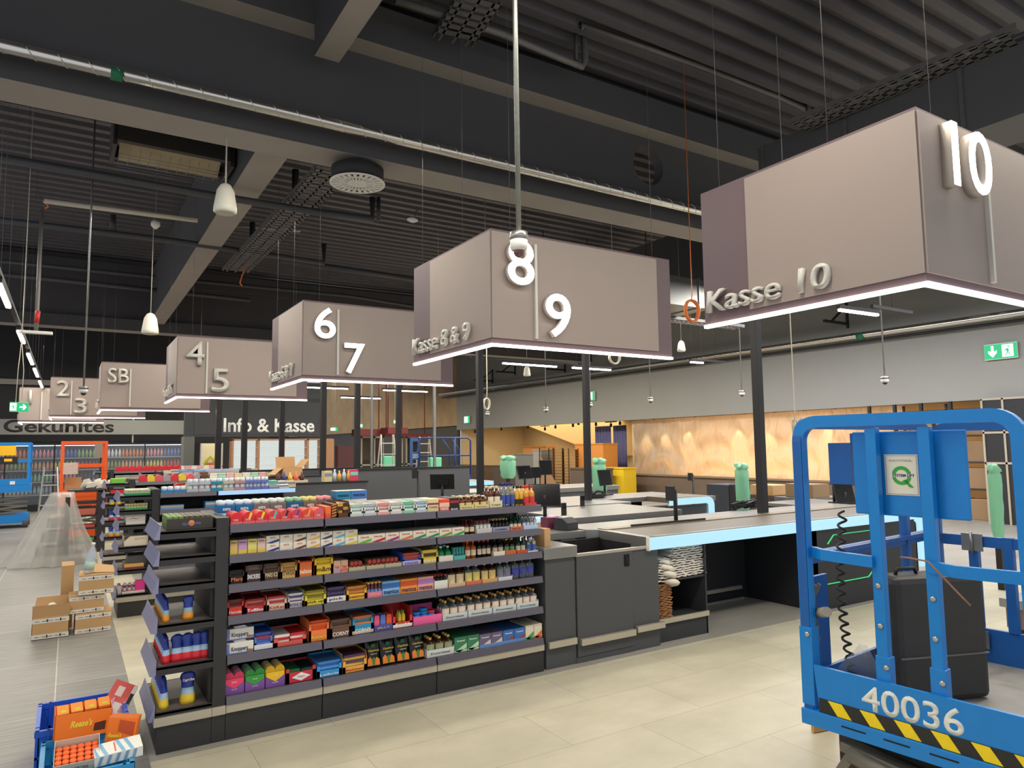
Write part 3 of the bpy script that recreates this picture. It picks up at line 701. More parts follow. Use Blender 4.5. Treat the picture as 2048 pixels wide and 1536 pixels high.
def brown_flask(key, a, b, h, nx, ny, label, z=zs, y=4.345, **k):
    kw = dict(glass=mat('liqueur_brown', (86, 38, 22), .15), cap=mat('cap_cream', (225, 210, 170), .5), labelc=mat('label_gold', (226, 206, 130), .5), shape='flask', neck=.4); kw.update(k)
    return bottles(key, a, b, z, h, nx, ny, label, y=y, **kw)
for a, b, nm, hh in ((1020, 1185, 'left', .09), (1187, 1356, 'right', .09)):
    a, b = topx('B', a), topx('B', b)
    low_tray(a, b, zs, .03, (228, 212, 160), '%s cream tray of small brown liqueur bottles' % nm, txt='Baileys')
    brown_flask('lq1', a, b, hh, 2, 3, 'small brown liqueur bottle with gold label in the %s cream tray' % nm)
a, b = topx('B', 1358), topx('B', 1505); low_tray(a, b, zs, .045, (232, 218, 170), 'taller cream tray with the big brown bottles', txt='Cream')
brown_flask('lq2', a, b, .15, 2, 2, 'tall brown liqueur bottle with pale arched label', labelc=mat('label_cream', (236, 226, 200), .5))
a, b = topx('B', 1507), topx('B', 1660)
bottles('vb', a, b, zs, .17, 3, 2, 'clear spirit bottle with blue cap and blue label on the top shelf', glass=GLASS, cap=mat('cap_blue', (40, 44, 130), .4), labelc=mat('label_blue', (60, 80, 170), .5), lab=(.1, .5))
a, b = topx('B', 1662), topx('B', 1760)
bottles('yb', a, b, zs, .145, 2, 2, 'yellow liqueur bottle with black cap', glass=mat('liqueur_yellow', (220, 170, 60), .15), cap=mat('cap_black', (26, 24, 26), .4), labelc=mat('label_black', (40, 34, 34), .5), lab=(.1, .35))
a, b = topx('B', 1762), topx('B', 1893)
low_tray(a, b, zs, .02, (220, 70, 70), 'red tray of gold bottles at the right end of the top shelf')
bottles('gb', a, b, zs, .145, 2, 2, 'golden bottle with red cap and red label at the right end', glass=mat('liqueur_gold', (214, 150, 50), .12), cap=mat('cap_red', (216, 40, 50), .4), labelc=mat('label_red', (210, 60, 60), .5), lab=(.1, .45))
# ---- row 2 ----
zs = ZS[1]
def r2(c, x): return X(c, x, 900 if c == 'A' else 700)
for i, (a, b, c, nm) in enumerate(((225, 318, (226, 190, 120), 'amber'), (320, 425, (206, 160, 200), 'lilac'), (428, 535, (232, 222, 120), 'lemon'), (538, 634, (232, 196, 186), 'pink'))):
    carton(r2('A', a), r2('A', b), zs, .082, c, '%s cube-shaped praline box' % nm, txt='Raffaello', tc=(120, 90, 60), th=.12, tz=.78, band=((236, 206, 90), 0, .3))
wh = [(637, 790, (50, 60, 140), 'navy-striped'), (793, 943, (230, 228, 215), 'plain white'), (946, 1094, (120, 60, 44), 'brown-curved'), (1098, 1254, (236, 190, 80), 'amber-striped'), (1257, 1394, (54, 56, 130), 'violet-striped'), (1396, 1534, (90, 190, 220), 'cyan-striped'), (1536, 1680, (226, 216, 80), 'lime-striped')]
for a, b, c, nm in wh:
    for s_ in (0, 1):
        carton(r2('A', a), r2('A', b), zs+s_*.0465, .046, (240, 232, 212), '%s cream wafer box, %s of its stack of two' % (nm, ('bottom', 'top')[s_]), stripe=c, txt='GIOTTO', tc=(200, 90, 60), th=.22, tz=.62, tw=.4)
sg = [('A', 1682, 'A', 1840, (120, 190, 60), 'green'), ('B', 178, 'B', 332, (170, 60, 120), 'purple'), ('B', 334, 'B', 487, (236, 130, 70), 'orange'), ('B', 490, 'B', 638, (50, 150, 90), 'first dark green'), ('B', 641, 'B', 788, (50, 150, 100), 'second dark green'), ('B', 791, 'B', 932, (120, 170, 60), 'olive'), ('B', 935, 'B', 1076, (60, 170, 80), 'green and pink')]
sg.insert(1, ('B', 14, 'B', 175, (206, 50, 60), 'crimson'))
for c1, a, c2, b, col, nm in sg:
    carton(r2(c1, a), r2(c2, b), zs, .056, (236, 226, 206), 'single wafer box with %s wedge on the second shelf' % nm, stripe=col, txt='hanuta', tc=(200, 70, 60), th=.2, tz=.62, tw=.6)
def dk(key, c, a, b, k, h, nx, ny, label, cap, lab, glass=None, tray_c=None, th_=.02, shape='round', labr=(.18, .5), ry=650, txt=None, d=None, neck=.34, trayl=None):
    a, b = X(c, a, ry), X(c, b, ry)
    g = glass or mat('bottle_dark', (28, 22, 22), .12)
    if tray_c: low_tray(a, b, ZS[k], th_, tray_c, trayl or ('tray of ' + label), txt=txt)
    return bottles(key, a+.002, b-.002, ZS[k], h, nx, ny, label, glass=g, cap=mat('cap_%d_%d_%d' % cap, cap, .4), labelc=mat('label_%d_%d_%d' % lab, lab, .5), shape=shape, lab=labr, neck=neck, d=d)
GD = mat('bottle_green', (22, 60, 40), .12)
dk('r2a', 'B', 1078, 1205, 1, .1, 2, 3, 'brown bottle with cream label on the second shelf', (70, 40, 30), (226, 210, 170), glass=mat('liqueur_brown', (86, 38, 22), .15))
dk('r2b', 'B', 1208, 1388, 1, .085, 4, 3, 'tiny clear bottle with red cap in a white tray', (190, 60, 60), (240, 238, 230), glass=GLASS, tray_c=(206, 204, 200), th_=.034, shape='cone', labr=(.4, .7))
dk('r2c', 'B', 1392, 1590, 1, .09, 5, 3, 'tiny dark bottle with gold cap in a grey-blue tray', (200, 180, 110), (40, 34, 34), tray_c=(150, 152, 176), th_=.035, txt='KUEMMEL')
dk('r2d', 'B', 1594, 1737, 1, .095, 3, 3, 'tiny green herbal bottle in an orange tray on the second shelf', (20, 50, 36), (226, 214, 190), glass=GD, tray_c=(226, 110, 70), th_=.028, txt='MEISTER')
dk('r2e', 'B', 1742, 1915, 1, .1, 4, 3, 'tiny clear bottle with blue cap in a pale blue tray', (60, 70, 130), (200, 214, 232), glass=GLASS, tray_c=(190, 210, 236), th_=.03, shape='cone', labr=(.15, .5))
# ---- row 3 ----
zs = ZS[2]
def r3(c, x): return X(c, x, 1200 if c == 'A' else 950)
tr = [('A', 215, 395, (46, 30, 28), 'Mars', (226, 130, 80), 'dark brown tray with orange lettering', (40, 28, 26), .085, .5), ('A', 398, 597, (78, 50, 44), 'SNICKERS', (250, 250, 250), 'brown tray with white slanted lettering', (120, 100, 90), .105, .6),
      ('A', 600, 797, (88, 66, 56), 'MARS ICE', (220, 200, 160), 'third brown tray from the left', (100, 76, 56), .105, .4), ('A', 800, 992, (216, 178, 104), 'TWIX', (90, 50, 40), 'golden tray with brown lettering', (206, 160, 80), .1, .42),
      ('A', 996, 1180, (244, 120, 52), 'balisto', (250, 240, 220), 'bright orange tray', (226, 90, 40), .1, .85), ('A', 1184, 1402, (246, 208, 50), 'm&m', (70, 40, 36), 'yellow tray with high side flaps', (240, 200, 40), .11, .55)]
for c, a, b, col, tx, tc, nm, ic, h, lp in tr:
    tray(r3(c, a), r3(c, b), zs, h, col, nm + ' on the third shelf', lip=lp, txt=tx, tc=tc, item='bar' if tx != 'balisto' else 'bar', nx=1, nz=6, ic=ic, ic2=tuple(max(0, v-22) for v in ic), ilabel='bar stacked in the ' + nm, th=.25, tz=.18)
carton(r3('A', 1405), r3('A', 1488), zs, .075, (238, 196, 160), 'left peach-coloured box on the third shelf', txt='Knusper', tc=(190, 70, 60), band=((196, 160, 200), .1, .35))
carton(r3('A', 1489), r3('A', 1570), zs, .075, (238, 190, 150), 'right peach-coloured box on the third shelf', txt='Knusper', tc=(190, 70, 60), band=((226, 120, 90), .1, .35))
ROLLM = mat('roll_wrapper', (120, 84, 60), .35, noise=.5, nscale=40)
for i, (c, a, b) in enumerate((('A', 1575, 1770), ('A', 1775, 1985), ('B', -5+170-175, 165), ('B', 168, 362))):
    a, b = (r3(c, a), r3(c, b)); 
    if i == 2: a = r3('A', 1988)
    nm = ['first', 'second', 'third', 'fourth'][i]
    low_tray(a, b, zs, .025, (190, 186, 150), '%s clear-lidded roll tray from the left on the third shelf' % nm, d=.18)
    w = b-a; me = None
    for k in range(4):
        if me is None:
            m = MB(); m.tube([(0, 0, 0), (0, .16, 0)], .0155, 10); rm = m.mesh('wrapper', ROLLM); m = MB(); m.tube([(0, -.006, 0), (0, 0, 0)], .0125, 10); cmz = m.mesh('red_end', cm((216, 80, 66)))
        r_ = thing('biscuit_roll', 'biscuit roll in the %s clear-lidded tray' % nm, 'sweet', (a+w*(.14+.24*k), 4.35, zs+.018), group='biscuit rolls in the %s tray' % nm)
        put('wrapper', rm, r_); put('roll_end', cmz, r_)
        if k < 3: dup(r_, (a+w*(.26+.24*k), 4.36, zs+.045))
tray(r3('B', 368), r3('B', 580), zs, .085, (50, 90, 190), 'blue and violet tray heaped with red packs', lip=.45, txt='KINDER', tc=(120, 60, 60), item='bar', nx=1, nz=5, ic=(190, 90, 60), ic2=(206, 70, 70), ilabel='red-brown pack in the blue and violet tray', band=((190, 180, 226), .05, .35), th=.14)
tray(r3('B', 584), r3('B', 778), zs, .095, (222, 200, 76), 'yellow tray with brown packs left of the green bottles', lip=.4, txt='KEKSY', tc=(250, 250, 240), item='bar', nx=1, nz=4, ic=(90, 60, 30), ic2=(226, 200, 90), ilabel='brown pack in the yellow tray', th=.15)
dk('r3a', 'B', 782, 946, 2, .1, 2, 3, 'green bottle with white cap and label', (236, 236, 230), (230, 230, 222), glass=mat('bottle_bright_green', (20, 130, 70), .12), tray_c=(232, 226, 208), th_=.036, labr=(.15, .4), ry=950)
dk('r3b', 'B', 950, 1086, 2, .085, 4, 2, 'teal tin tube in the teal and pink tray', (60, 150, 140), (40, 130, 120), glass=mat('tin_teal', (60, 160, 150), .3), tray_c=(90, 180, 176), th_=.03, neck=.9, ry=950)
dk('r3c', 'B', 1090, 1225, 2, .118, 2, 2, 'amber flask with orange-red cap', (226, 100, 60), (232, 214, 180), glass=mat('liqueur_amber', (170, 84, 30), .12), shape='flask', ry=950)
dk('r3d', 'B', 1228, 1388, 2, .118, 3, 2, 'black bottle with raspberry cap', (206, 70, 90), (226, 210, 180), ry=950)
dk('r3e', 'B', 1402, 1536, 2, .115, 2, 2, 'dark bottle with dark cap in a cream tray', (34, 30, 30), (214, 190, 160), tray_c=(236, 228, 208), th_=.03, ry=950)
dk('r3f', 'B', 1538, 1664, 2, .112, 2, 2, 'dark bottle with gold cap and green band', (206, 180, 110), (110, 150, 100), tray_c=(206, 110, 60), th_=.03, ry=950)
dk('r3g', 'B', 1668, 1787, 2, .11, 2, 2, 'green herbal bottle in the grey and orange tray of the third shelf', (20, 50, 36), (214, 206, 170), glass=GD, tray_c=(200, 90, 60), th_=.024, ry=950)
dk('r3h', 'B', 1790, 1912, 2, .112, 2, 2, 'clear bottle with dark blue cap at the right end of the third shelf', (50, 56, 130), (70, 100, 180), glass=GLASS, tray_c=(214, 222, 232), th_=.012, ry=950)
# ---- row 4 ----
zs = ZS[3]
def r4(c, x): return X(c, x, 300 if c == 'C' else 150)
for a, b, col, tx, tc, nm, ic, ic2, h, lp in ((192, 388, (220, 56, 48), 'Hanuta', (250, 220, 200), 'red tray at the left end', (90, 34, 30), (120, 40, 34), .095, .5), (391, 640, (206, 44, 56), 'Toffifee', (250, 245, 240), 'wide red tray with white oval lettering', (226, 120, 90), (150, 40, 46), .085, .42),
    (643, 878, (228, 206, 176), 'KitKat', (206, 60, 60), 'cream and red tray', (232, 210, 190), (206, 50, 60), .085, .4), (881, 1070, (206, 196, 190), 'BONUS', (90, 70, 150), 'speckled blue and white tray', (96, 80, 140), (230, 226, 224), .09, .4),
    (1073, 1324, (240, 220, 70), 'pick up', (90, 60, 30), 'lemon yellow tray', (206, 196, 50), (150, 130, 40), .095, .32), (1328, 1545, (84, 66, 110), 'pick', (60, 44, 110), 'purple and white tray', (60, 44, 76), (90, 74, 120), .1, .4),
    (1549, 1786, (246, 190, 60), 'peanut', (150, 70, 40), 'golden yellow tray of long bars', (200, 120, 50), (230, 150, 70), .09, .4)):
    tray(r4('C', a), r4('C', b), zs, h, col, nm + ' on the fourth shelf', lip=lp, txt=tx, tc=tc, item='bar', nx=1, nz=6, ic=ic, ic2=ic2, ilabel='bar stacked in the ' + nm, th=.2, band=((240, 236, 228), .04, .36) if tx in ('pick',) else None)
a, b = r4('C', 1790), r4('D', 138)
low_tray(a, b, zs, .035, (236, 130, 170), 'pink tray of drink-shaped sweets', txt='DRINK', tc=(250, 220, 90))
bottles('sw', a, b, zs, .095, 4, 2, 'drink-shaped sweet pack with yellow top', glass=cm((110, 60, 80)), cap=cm((240, 190, 80)), labelc=cm((120, 160, 210)), neck=.7)
for a, b, col, tc, nm, c2 in ((141, 342, (140, 190, 232), (30, 30, 90), 'light blue', (60, 120, 200)), (345, 541, (246, 156, 60), (60, 30, 90), 'orange', (226, 90, 50)), (544, 724, (240, 170, 150), (60, 30, 90), 'rainbow-coloured', (190, 130, 200))):
    carton(r4('D', a), r4('D', b), zs, .09, col, '%s mint roll box' % nm, txt='mentos', tc=tc, band=(c2, .5, .85), tz=.1, th=.28, tw=.85, d=.25)
dk('r4a', 'D', 728, 884, 3, .09, 4, 4, 'tiny dark bottle with red cap in the white box', (200, 70, 60), (40, 30, 28), tray_c=(232, 232, 220), th_=.055, ry=100, trayl='white box of tiny dark bottles with red caps')
for i, (a, b, g_, lc, cp_, nm, tcol) in enumerate(((890, 1085, 'liqueur_deep_brown', (232, 214, 170), (40, 28, 26), 'brown spirit flask with cream label', (226, 190, 150)), (1088, 1270, None, (236, 220, 120), (230, 230, 225), 'clear spirit flask with yellow label', (226, 120, 90)), (1273, 1450, 'liqueur_deep_brown', (232, 206, 130), (226, 220, 200), 'brown rum flask with yellow label', (226, 170, 110)), (1456, 1620, None, (130, 130, 150), (230, 230, 230), 'clear vodka flask with silver label', (222, 222, 222)))):
    gl = mat('liqueur_deep_brown', (70, 30, 18), .12) if g_ else GLASS
    dk('r4b%d' % i, 'D', a, b, 3, .135, 2, 2, nm, cp_, lc, glass=gl, tray_c=tcol, th_=.026, shape='flask', labr=(.1, .6), ry=80, d=.035, txt=None, neck=.28)
dk('r4f', 'D', 1624, 1884, 3, .14, 3, 2, 'clear flask with arched blue label', (225, 225, 230), (70, 80, 170), glass=GLASS, shape='flask', labr=(.2, .55), ry=80, d=.035, neck=.28)
# ---- row 5 ----
zs = ZS[4]
def r5(c, x): return X(c, x, 700 if c == 'C' else 480)
for s_ in (0, 1):
    t = carton(r5('C', 178), r5('C', 498), zs+s_*.078, .062, (236, 234, 224), '%s white wafer carton with dark blue script, left end of the fifth shelf' % ('lower', 'upper')[s_], txt='Knoppers', tc=(40, 46, 90), th=.5, tz=.15, tw=.6, band=((110, 130, 190), .0, .1))
    MB().box((.001, -.001, 0), (.02, .001, .06)).build('printed_edge', cm((120, 140, 200)), t)
    MB().prism([(.12, .062), (.05, .062), (.04, .072), (.1, .075)], 'y', .01, .15).build('wafer_pack', cm((214, 214, 220)), t)
    MB().prism([(.15, .004), (.11, .008), (.115, .02), (.15, .016)], 'y', -.0014, 0).build('wafer_print', cm((180, 120, 90)), t)
tray(r5('C', 502), r5('C', 716), zs, .105, (84, 130, 214), 'blue tray of wafer bars beside the white cartons', lip=.4, txt='Knoppers', tc=(250, 250, 250), item='bar', nx=1, nz=5, ic=(70, 100, 190), ic2=(150, 60, 90), ilabel='blue wafer bar in the blue tray', band=((236, 236, 236), .04, .3), th=.18)
tray(r5('C', 722), r5('C', 1100), zs, .075, (226, 100, 88), 'long red tray of red and white sticks', lip=.35, item='bar', nx=2, nz=4, ic=(206, 40, 44), ic2=(240, 220, 214), ilabel='red and white chocolate stick in the long red tray')
tray(r5('C', 1120), r5('C', 1357), zs, .13, (250, 130, 66), 'tall bright orange tray of peanut cups', lip=.5, txt="Reese's", tc=(240, 220, 60), item='bar', nx=1, nz=8, ic=(240, 100, 30), ic2=(226, 84, 30), ilabel='orange pack in the tall orange tray', th=.14, tz=.12)
tray(r5('C', 1360), r5('C', 1612), zs, .12, (112, 78, 58), 'brown muesli bar tray', lip=.5, txt='CORNY', tc=(250, 246, 238), item='bar', nx=1, nz=6, ic=(84, 60, 50), ic2=(110, 80, 64), ilabel='brown muesli bar in the brown tray', th=.2)
tray(r5('C', 1616), r5('C', 1862), zs, .12, (40, 150, 196), 'turquoise muesli bar tray', lip=.5, txt='CORNY', tc=(250, 246, 238), item='bar', nx=1, nz=6, ic=(50, 140, 170), ic2=(206, 120, 80), ilabel='turquoise muesli bar in the turquoise tray', th=.2, band=((226, 190, 150), .04, .2))
a, b = r5('C', 1866), r5('D', 256)
low_tray(a, b, zs, .04, (84, 80, 160), 'violet tray of jelly drink packs', txt='JELLY', tc=(246, 220, 60))
for i, c in enumerate(((236, 90, 130), (90, 120, 200), (226, 90, 60))):
    w = (b-a)/3
    for j in range(2): tag(MB().prism([(.002, 0), (w-.002, 0), (w-.004, .085), (w*.8, .095), (w*.2, .095), (.004, .085)], 'y', 0, .035).build('jelly_pack', cm(c), None, (a+w*i, 4.34+.045*j, zs+.003)), '%s jelly pack in the violet tray' % ('pink', 'blue', 'red')[i], 'sweet', '%s jelly packs' % ('pink', 'blue', 'red')[i])
tray(r5('D', 260), r5('D', 482), zs, .125, (222, 60, 60), 'red tray with white dots holding small juice bottles', lip=.3, txt='frucht', tc=(250, 246, 238), th=.16, band=((240, 236, 226), .04, .2))
bottles('jb', r5('D', 330), r5('D', 420), zs+.03, .075, 2, 2, 'small green and yellow juice bottle in the red dotted tray', glass=cm((206, 196, 60)), cap=cm((70, 160, 60)), labelc=cm((236, 190, 60)), y=4.35)
a, b = r5('D', 490), r5('D', 820)
low_tray(a, b, zs, .055, (240, 100, 160), 'hot pink tray of round blue tins', full=.1)
me = MB().lathe([(.026, 0), (.03, .004), (.03, .014), (.026, .018)], seg=16).mesh('round_tin', cm((30, 120, 200))); me2 = me.copy(); me2.materials[0] = cm((206, 50, 70))
for i in range(3):
    for k in range(5 if i == 1 else 4):
        q = k == 3 and i == 2
        tag(put('round_tin', me2 if q else me, None, (a+.035+.052*i, 4.372, zs+.004+.0195*k)), ('red' if q else 'blue') + ' round sweet tin in the hot pink tray', 'tin', ('red' if q else 'blue') + ' round tins in the pink tray')
fl = [(822, 1108), (1112, 1390), (1394, 1664), (1668, 1918)]
for i, (a, b) in enumerate(fl):
    dk('gin', 'D', a, b, 4, .128, 3, 3, 'clear schnapps flask with gold cap and cream label on the fifth shelf', (226, 170, 90), (230, 210, 190), glass=GLASS, tray_c=(206, 214, 214), th_=.042, shape='flask', labr=(.3, .62), ry=450, d=.034, txt='Doornkaat', neck=.28, trayl='pale grey tray of gold-capped flasks, %s from the left on the fifth shelf' % ('first', 'second', 'third', 'fourth')[i])
# ---- row 6 ----
zs = ZS[5]
def r6(c, x): return X(c, x, 1150 if c == 'C' else 850)
for a, b, col, nm, l1, l2 in ((160, 394, (240, 70, 110), 'pink', 'DAS', 'TUT'), (397, 626, (60, 160, 70), 'green', 'HALBE', 'GUTE'), (629, 855, (246, 196, 40), 'yellow', 'SONNE', 'SCHOEN')):
    a, b = r6('C', a), r6('C', b); w = b-a-.004
    t = thing('heart_box_tray', '%s-topped violet chocolate tray with double-arched lids' % nm, 'tray', (a+.002, 4.335, zs))
    MB().box((0, 0, 0), (w, .17, .06)).build('tray_board', cm((130, 84, 160)), t)
    arch = [(0, .045)]+[(w*.25-w*.25*math.cos(q), .09+.03*math.sin(q)) for q in [PI*k/8 for k in range(9)]]+[(w*.75-w*.25*math.cos(q), .09+.03*math.sin(q)) for q in [PI*k/8 for k in range(1, 9)]]+[(w, .045)]
    for j in range(5): MB().prism(arch, 'y', .008+.03*j, .018+.03*j).build('arched_lid', cm(col) if j == 0 else cm(tuple((v+230)//2 for v in col)), t)
    MB().prism([(w*.03, .062), (w*.5, .03), (w*.97, .062), (w*.97, .085), (w*.03, .085)], 'y', -.0012, .006).build('heart_print', cm(col), t)
    text('lettering', l1, INKW, t, (w*.38, -.0022, .062), h=.007, w=w*.24, depth=0, res=2); text('lettering', l2, INKW, t, (w*.35, -.0022, .022), h=.007, w=w*.3, depth=0, res=2)
a, b = r6('C', 858), r6('C', 1208)
t = tray(a, b, zs, .085, (206, 50, 70), 'wide crimson tray with a white diamond emblem', lip=.72, item='bar', nx=2, nz=2, ic=(20, 50, 36), ic2=(40, 120, 60), ilabel='green foil bar in the crimson diamond tray')
w = b-a; MB().prism([(w*.2, .032), (w*.5, .008), (w*.8, .032), (w*.5, .056)], 'y', -.001, 0).build('diamond_print', INKW, t)
text('lettering', 'Nappo', ink((190, 40, 60)), t, (w*.38, -.0022, .026), h=.014, w=w*.24, depth=0, res=2, shear=.2)
tray(r6('C', 1212), r6('C', 1502), zs, .1, (60, 160, 226), 'sky blue tray heaped with blue biscuit packs', lip=.4, txt='Leibniz', tc=(250, 246, 238), item='bar', nx=1, nz=6, ic=(30, 110, 200), ic2=(80, 150, 220), ilabel='blue biscuit pack in the sky blue tray', th=.13)
tray(r6('C', 1506), r6('C', 1786), zs, .115, (246, 176, 84), 'orange-yellow tray heaped with yellow and purple packs', lip=.32, item='bar', nx=1, nz=6, ic=(230, 190, 80), ic2=(100, 60, 90), ilabel='yellow and purple pack in the orange-yellow tray', txt='Bahlsen', tc=(200, 70, 50), th=.1)
bagm = None
CHB = mat('crisp_bag_black', (26, 26, 24), .28); CHO = mat('crisp_print_orange', (232, 130, 44), .4, noise=.25, nscale=30)
for i, (c, a, b) in enumerate((('C', 1788, 1952), ('D', 140, 302), ('D', 308, 466), ('D', 474, 636))):
    a, b = r6(c, a), r6(c, b); w = b-a
    t = thing('crisp_bag', 'black crisp bag with orange chips print, %s of four' % ('first', 'second', 'third', 'last')[i], 'bag', (a+w/2, 4.345, zs+.004), .0, rot=(-.16, 0, (-.05, .03, -.02, .06)[i]))
    m = MB(); n = 8; k2 = 9; grid = []
    for sgn in (-1, 1):
        g = []
        for r_ in range(k2+1):
            v = r_/k2; row = []
            for q in range(n+1):
                u = q/n*2-1; th_ = .02*(1-abs(u)**3)*math.sin(PI*min(max(v, .02), .98))**.6
                row.append(m.bm.verts.new((u*w*.49*(1-.05*math.sin(PI*v)), sgn*th_+.02+.002*math.sin(9*v+5*u), v*.155)))
            g.append(row)
        for r_ in range(k2):
            for q in range(n): f = m.bm.faces.new((g[r_][q], g[r_][q+1], g[r_+1][q+1], g[r_+1][q])); f.smooth = True
    m.build('foil_bag', CHB, t)
    yf = -.004
    MB().prism([(-w*.42, .01), (w*.42, .01), (w*.4, .045), (w*.2, .06), (-.0, .03), (-w*.22, .065), (-w*.4, .05)], 'y', yf, yf+.001).build('chips_print', CHO, t)
    MB().prism([(-.006, .012), (.006, .012), (.012, .05), (0, .062), (-.012, .05)], 'y', yf-.0012, yf).build('paprika_print', cm((60, 130, 50)), t)
    MB().prism([(-.014, .118), (.014, .118), (.012, .138), (-.012, .138)], 'y', yf+.004, yf+.005).build('badge_print', cm((40, 110, 60)), t)
    text('lettering', 'Chipsfrisch', ink((240, 210, 70)), t, (-w*.38, yf-.002, .09), h=.016, w=w*.76, depth=0, bold=.03, res=2)
    text('lettering', 'ungarisch', INKW, t, (-w*.22, yf-.002, .074), h=.009, w=w*.44, depth=0, bold=.02, res=2)
dk('jag', 'D', 642, 958, 5, .125, 3, 3, 'brown herbal flask with gold cap and green label on the bottom shelf', (226, 190, 100), (150, 160, 120), glass=mat('liqueur_amber_dark', (80, 44, 20), .12), tray_c=(214, 218, 214), th_=.048, shape='flask', labr=(.25, .66), ry=850, d=.034, txt='Doornkaat', neck=.28)
for i, (a, b, c, c2, nm) in enumerate(((962, 1105, (60, 130, 90), (196, 224, 190), 'left green'), (1107, 1242, (60, 130, 90), (196, 224, 190), 'right green'), (1246, 1378, (110, 100, 130), (226, 200, 190), 'left grey-violet'), (1380, 1510, (110, 100, 130), (226, 200, 190), 'right grey-violet'), (1514, 1640, (60, 110, 180), (150, 70, 70), 'left blue'), (1642, 1768, (60, 110, 180), (150, 70, 70), 'right blue'), (1772, 1866, (226, 216, 190), (90, 160, 90), 'left cream and green'), (1868, 1962, (226, 216, 190), (230, 110, 60), 'right cream and orange'))):
    carton(r6('D', a), r6('D', b), zs, (.1, .1, .092, .092, .092, .092, .098, .098)[i], c, '%s upright mint pack row on the bottom shelf' % nm, stripe=c2, d=.22, band=(c2, .02, .16), txt='Kruemel', th=.1, tz=.7, tw=.6)
for i, (a, b) in enumerate(((872, 1020), (1022, 1165))):
    for s_ in (0, 1): carton(W(740+a/5.689, 1255, 'y', 4.6).x, W(740+b/5.689, 1255, 'y', 4.6).x, zs+.1*0+.05+.036*s_, .034, (26, 66, 46), '%s dark green box %s behind the green mint packs' % (('left', 'right')[i], ('below', 'on top')[s_]), d=.08, y=4.585, txt='Underberg', tc=(190, 210, 180), th=.4)
    carton(W(740+a/5.689, 1255, 'y', 4.6).x, W(740+b/5.689, 1255, 'y', 4.6).x, zs, .049, (26, 66, 46), '%s dark green base box behind the green mint packs' % ('left', 'right')[i], d=.08, y=4.585)
tag(MB().box((0, 0, 0), (r6('D', 1768)-r6('D', 1246), .003, .022)).build('tray_board', cm((110, 150, 206)), None, (r6('D', 1246), 4.331, zs)), 'flat blue board strip before the violet and blue packs', 'tray')

# =============================================================== end-cap drink pouches
def pouch_mesh(name, cols, w=.064, h=.138, dpt=.042):
    """gusseted drink pouch facing -x; cols = body / top / print materials"""
    m = MB(); n = 8
    rows = [(0, 1), (.12, 1.0), (.3, .93), (.5, .8), (.66, .78), (.82, 1.0), (.92, .86), (1, .3)]
    prev = None
    for v, s in rows:
        th_ = dpt*.5*(1-v)**.6+.002
        ring = [m.bm.verts.new((th_*math.cos(a)*(1.0), w*.5*s*math.sin(a), v*h)) for a in [2*PI*k/n for k in range(n)]]
        if prev:
            m.mi = 0 if v < .42 else (1 if v < .66 else 2)
            for k in range(n): f = m._q(m.bm.faces.new((prev[k], prev[(k+1) % n], ring[(k+1) % n], ring[k]))); f.smooth = True
        else: m._q(m.bm.faces.new(ring[::-1]))
        prev = ring
    m._q(m.bm.faces.new(prev)); m.mi = 0
    return m.mesh(name, cols)
ORG = mat('pouch_orange', (240, 160, 50), .25, noise=.15, nscale=30); YEL = mat('pouch_yellow', (244, 208, 60), .25, noise=.12, nscale=30)
REDP = mat('pouch_red', (224, 50, 62), .25, noise=.2, nscale=30); BLU = mat('pouch_blue', (40, 66, 160), .22, noise=.1, nscale=40)
LBL = mat('pouch_pale_blue', (170, 200, 226), .25, noise=.15, nscale=40)
kinds = {'o': ('pouch_film', [ORG, mat('pouch_mid_blue', (150, 180, 190), .25), BLU], 'orange'), 'y': ('pouch_film', [YEL, LBL, BLU], 'lemon yellow'), 'r': ('pouch_film', [REDP, LBL, BLU], 'red')}
def pouch(kind, loc, label, rz=0, s=1.):
    me = kinds[kind][3] if len(kinds[kind]) > 3 else pouch_mesh(kinds[kind][0], kinds[kind][1])
    if len(kinds[kind]) < 4: kinds[kind] = kinds[kind]+(me,)
    o = put('drink_pouch', me, None, loc, (0, 0, rz)); o.scale = (s, s, s)
    return tag(o, label, 'drink', label)
EX = GX-.28
# pouches stand in files running back from the front (lip) edge; the short ends face the camera
for j in range(9): pouch('o', (EX+.045, GY+.07+.052*j, ZE[3]-.005), 'orange drink pouch in the full file on the fourth end shelf', -.3, .92)
pouch('o', (EX+.155, GY+.07, ZE[3]-.005), 'single orange drink pouch standing apart on the fourth end shelf', PI/2-.15, .92)
for j in range(9):
    pouch('r', (EX+.05, GY+.07+.052*j, ZE[4]-.005), 'red and blue drink pouch in the lip-side file on the fifth end shelf', -.3, 1.05)
for k, q in enumerate((.105, .157, .207, .252)): pouch('r', (EX+q, GY+.075, ZE[4]-.005), 'red and blue drink pouch in the near row on the fifth end shelf', PI/2+.1, 1.05)
for j in range(9): pouch('y', (EX+.045, GY+.07+.052*j, ZE[5]-.005), 'lemon drink pouch in the full file on the bottom end shelf', -.3, 1.2)
pouch('y', (EX+.165, GY+.08, ZE[5]-.005), 'single lemon drink pouch standing apart on the bottom end shelf', PI/2-.1, 1.25)
for o_, s_, z_ in ((EX+.17, 'Capri-Sun', ZE[5]+.115),):
    text('pouch_lettering', s_, INKW, None, (EX+.135, GY+.05, z_), h=.02, w=.06, depth=0, bold=.03, res=2)
tt = bpy.data.objects['pouch_lettering']; pr = [o for o in bpy.data.objects if o.get('label') == 'single lemon drink pouch standing apart on the bottom end shelf'][0]
bpy.context.view_layer.update(); mw = tt.matrix_world.copy(); tt.parent = pr; tt.matrix_parent_inverse = pr.matrix_world.inverted(); 
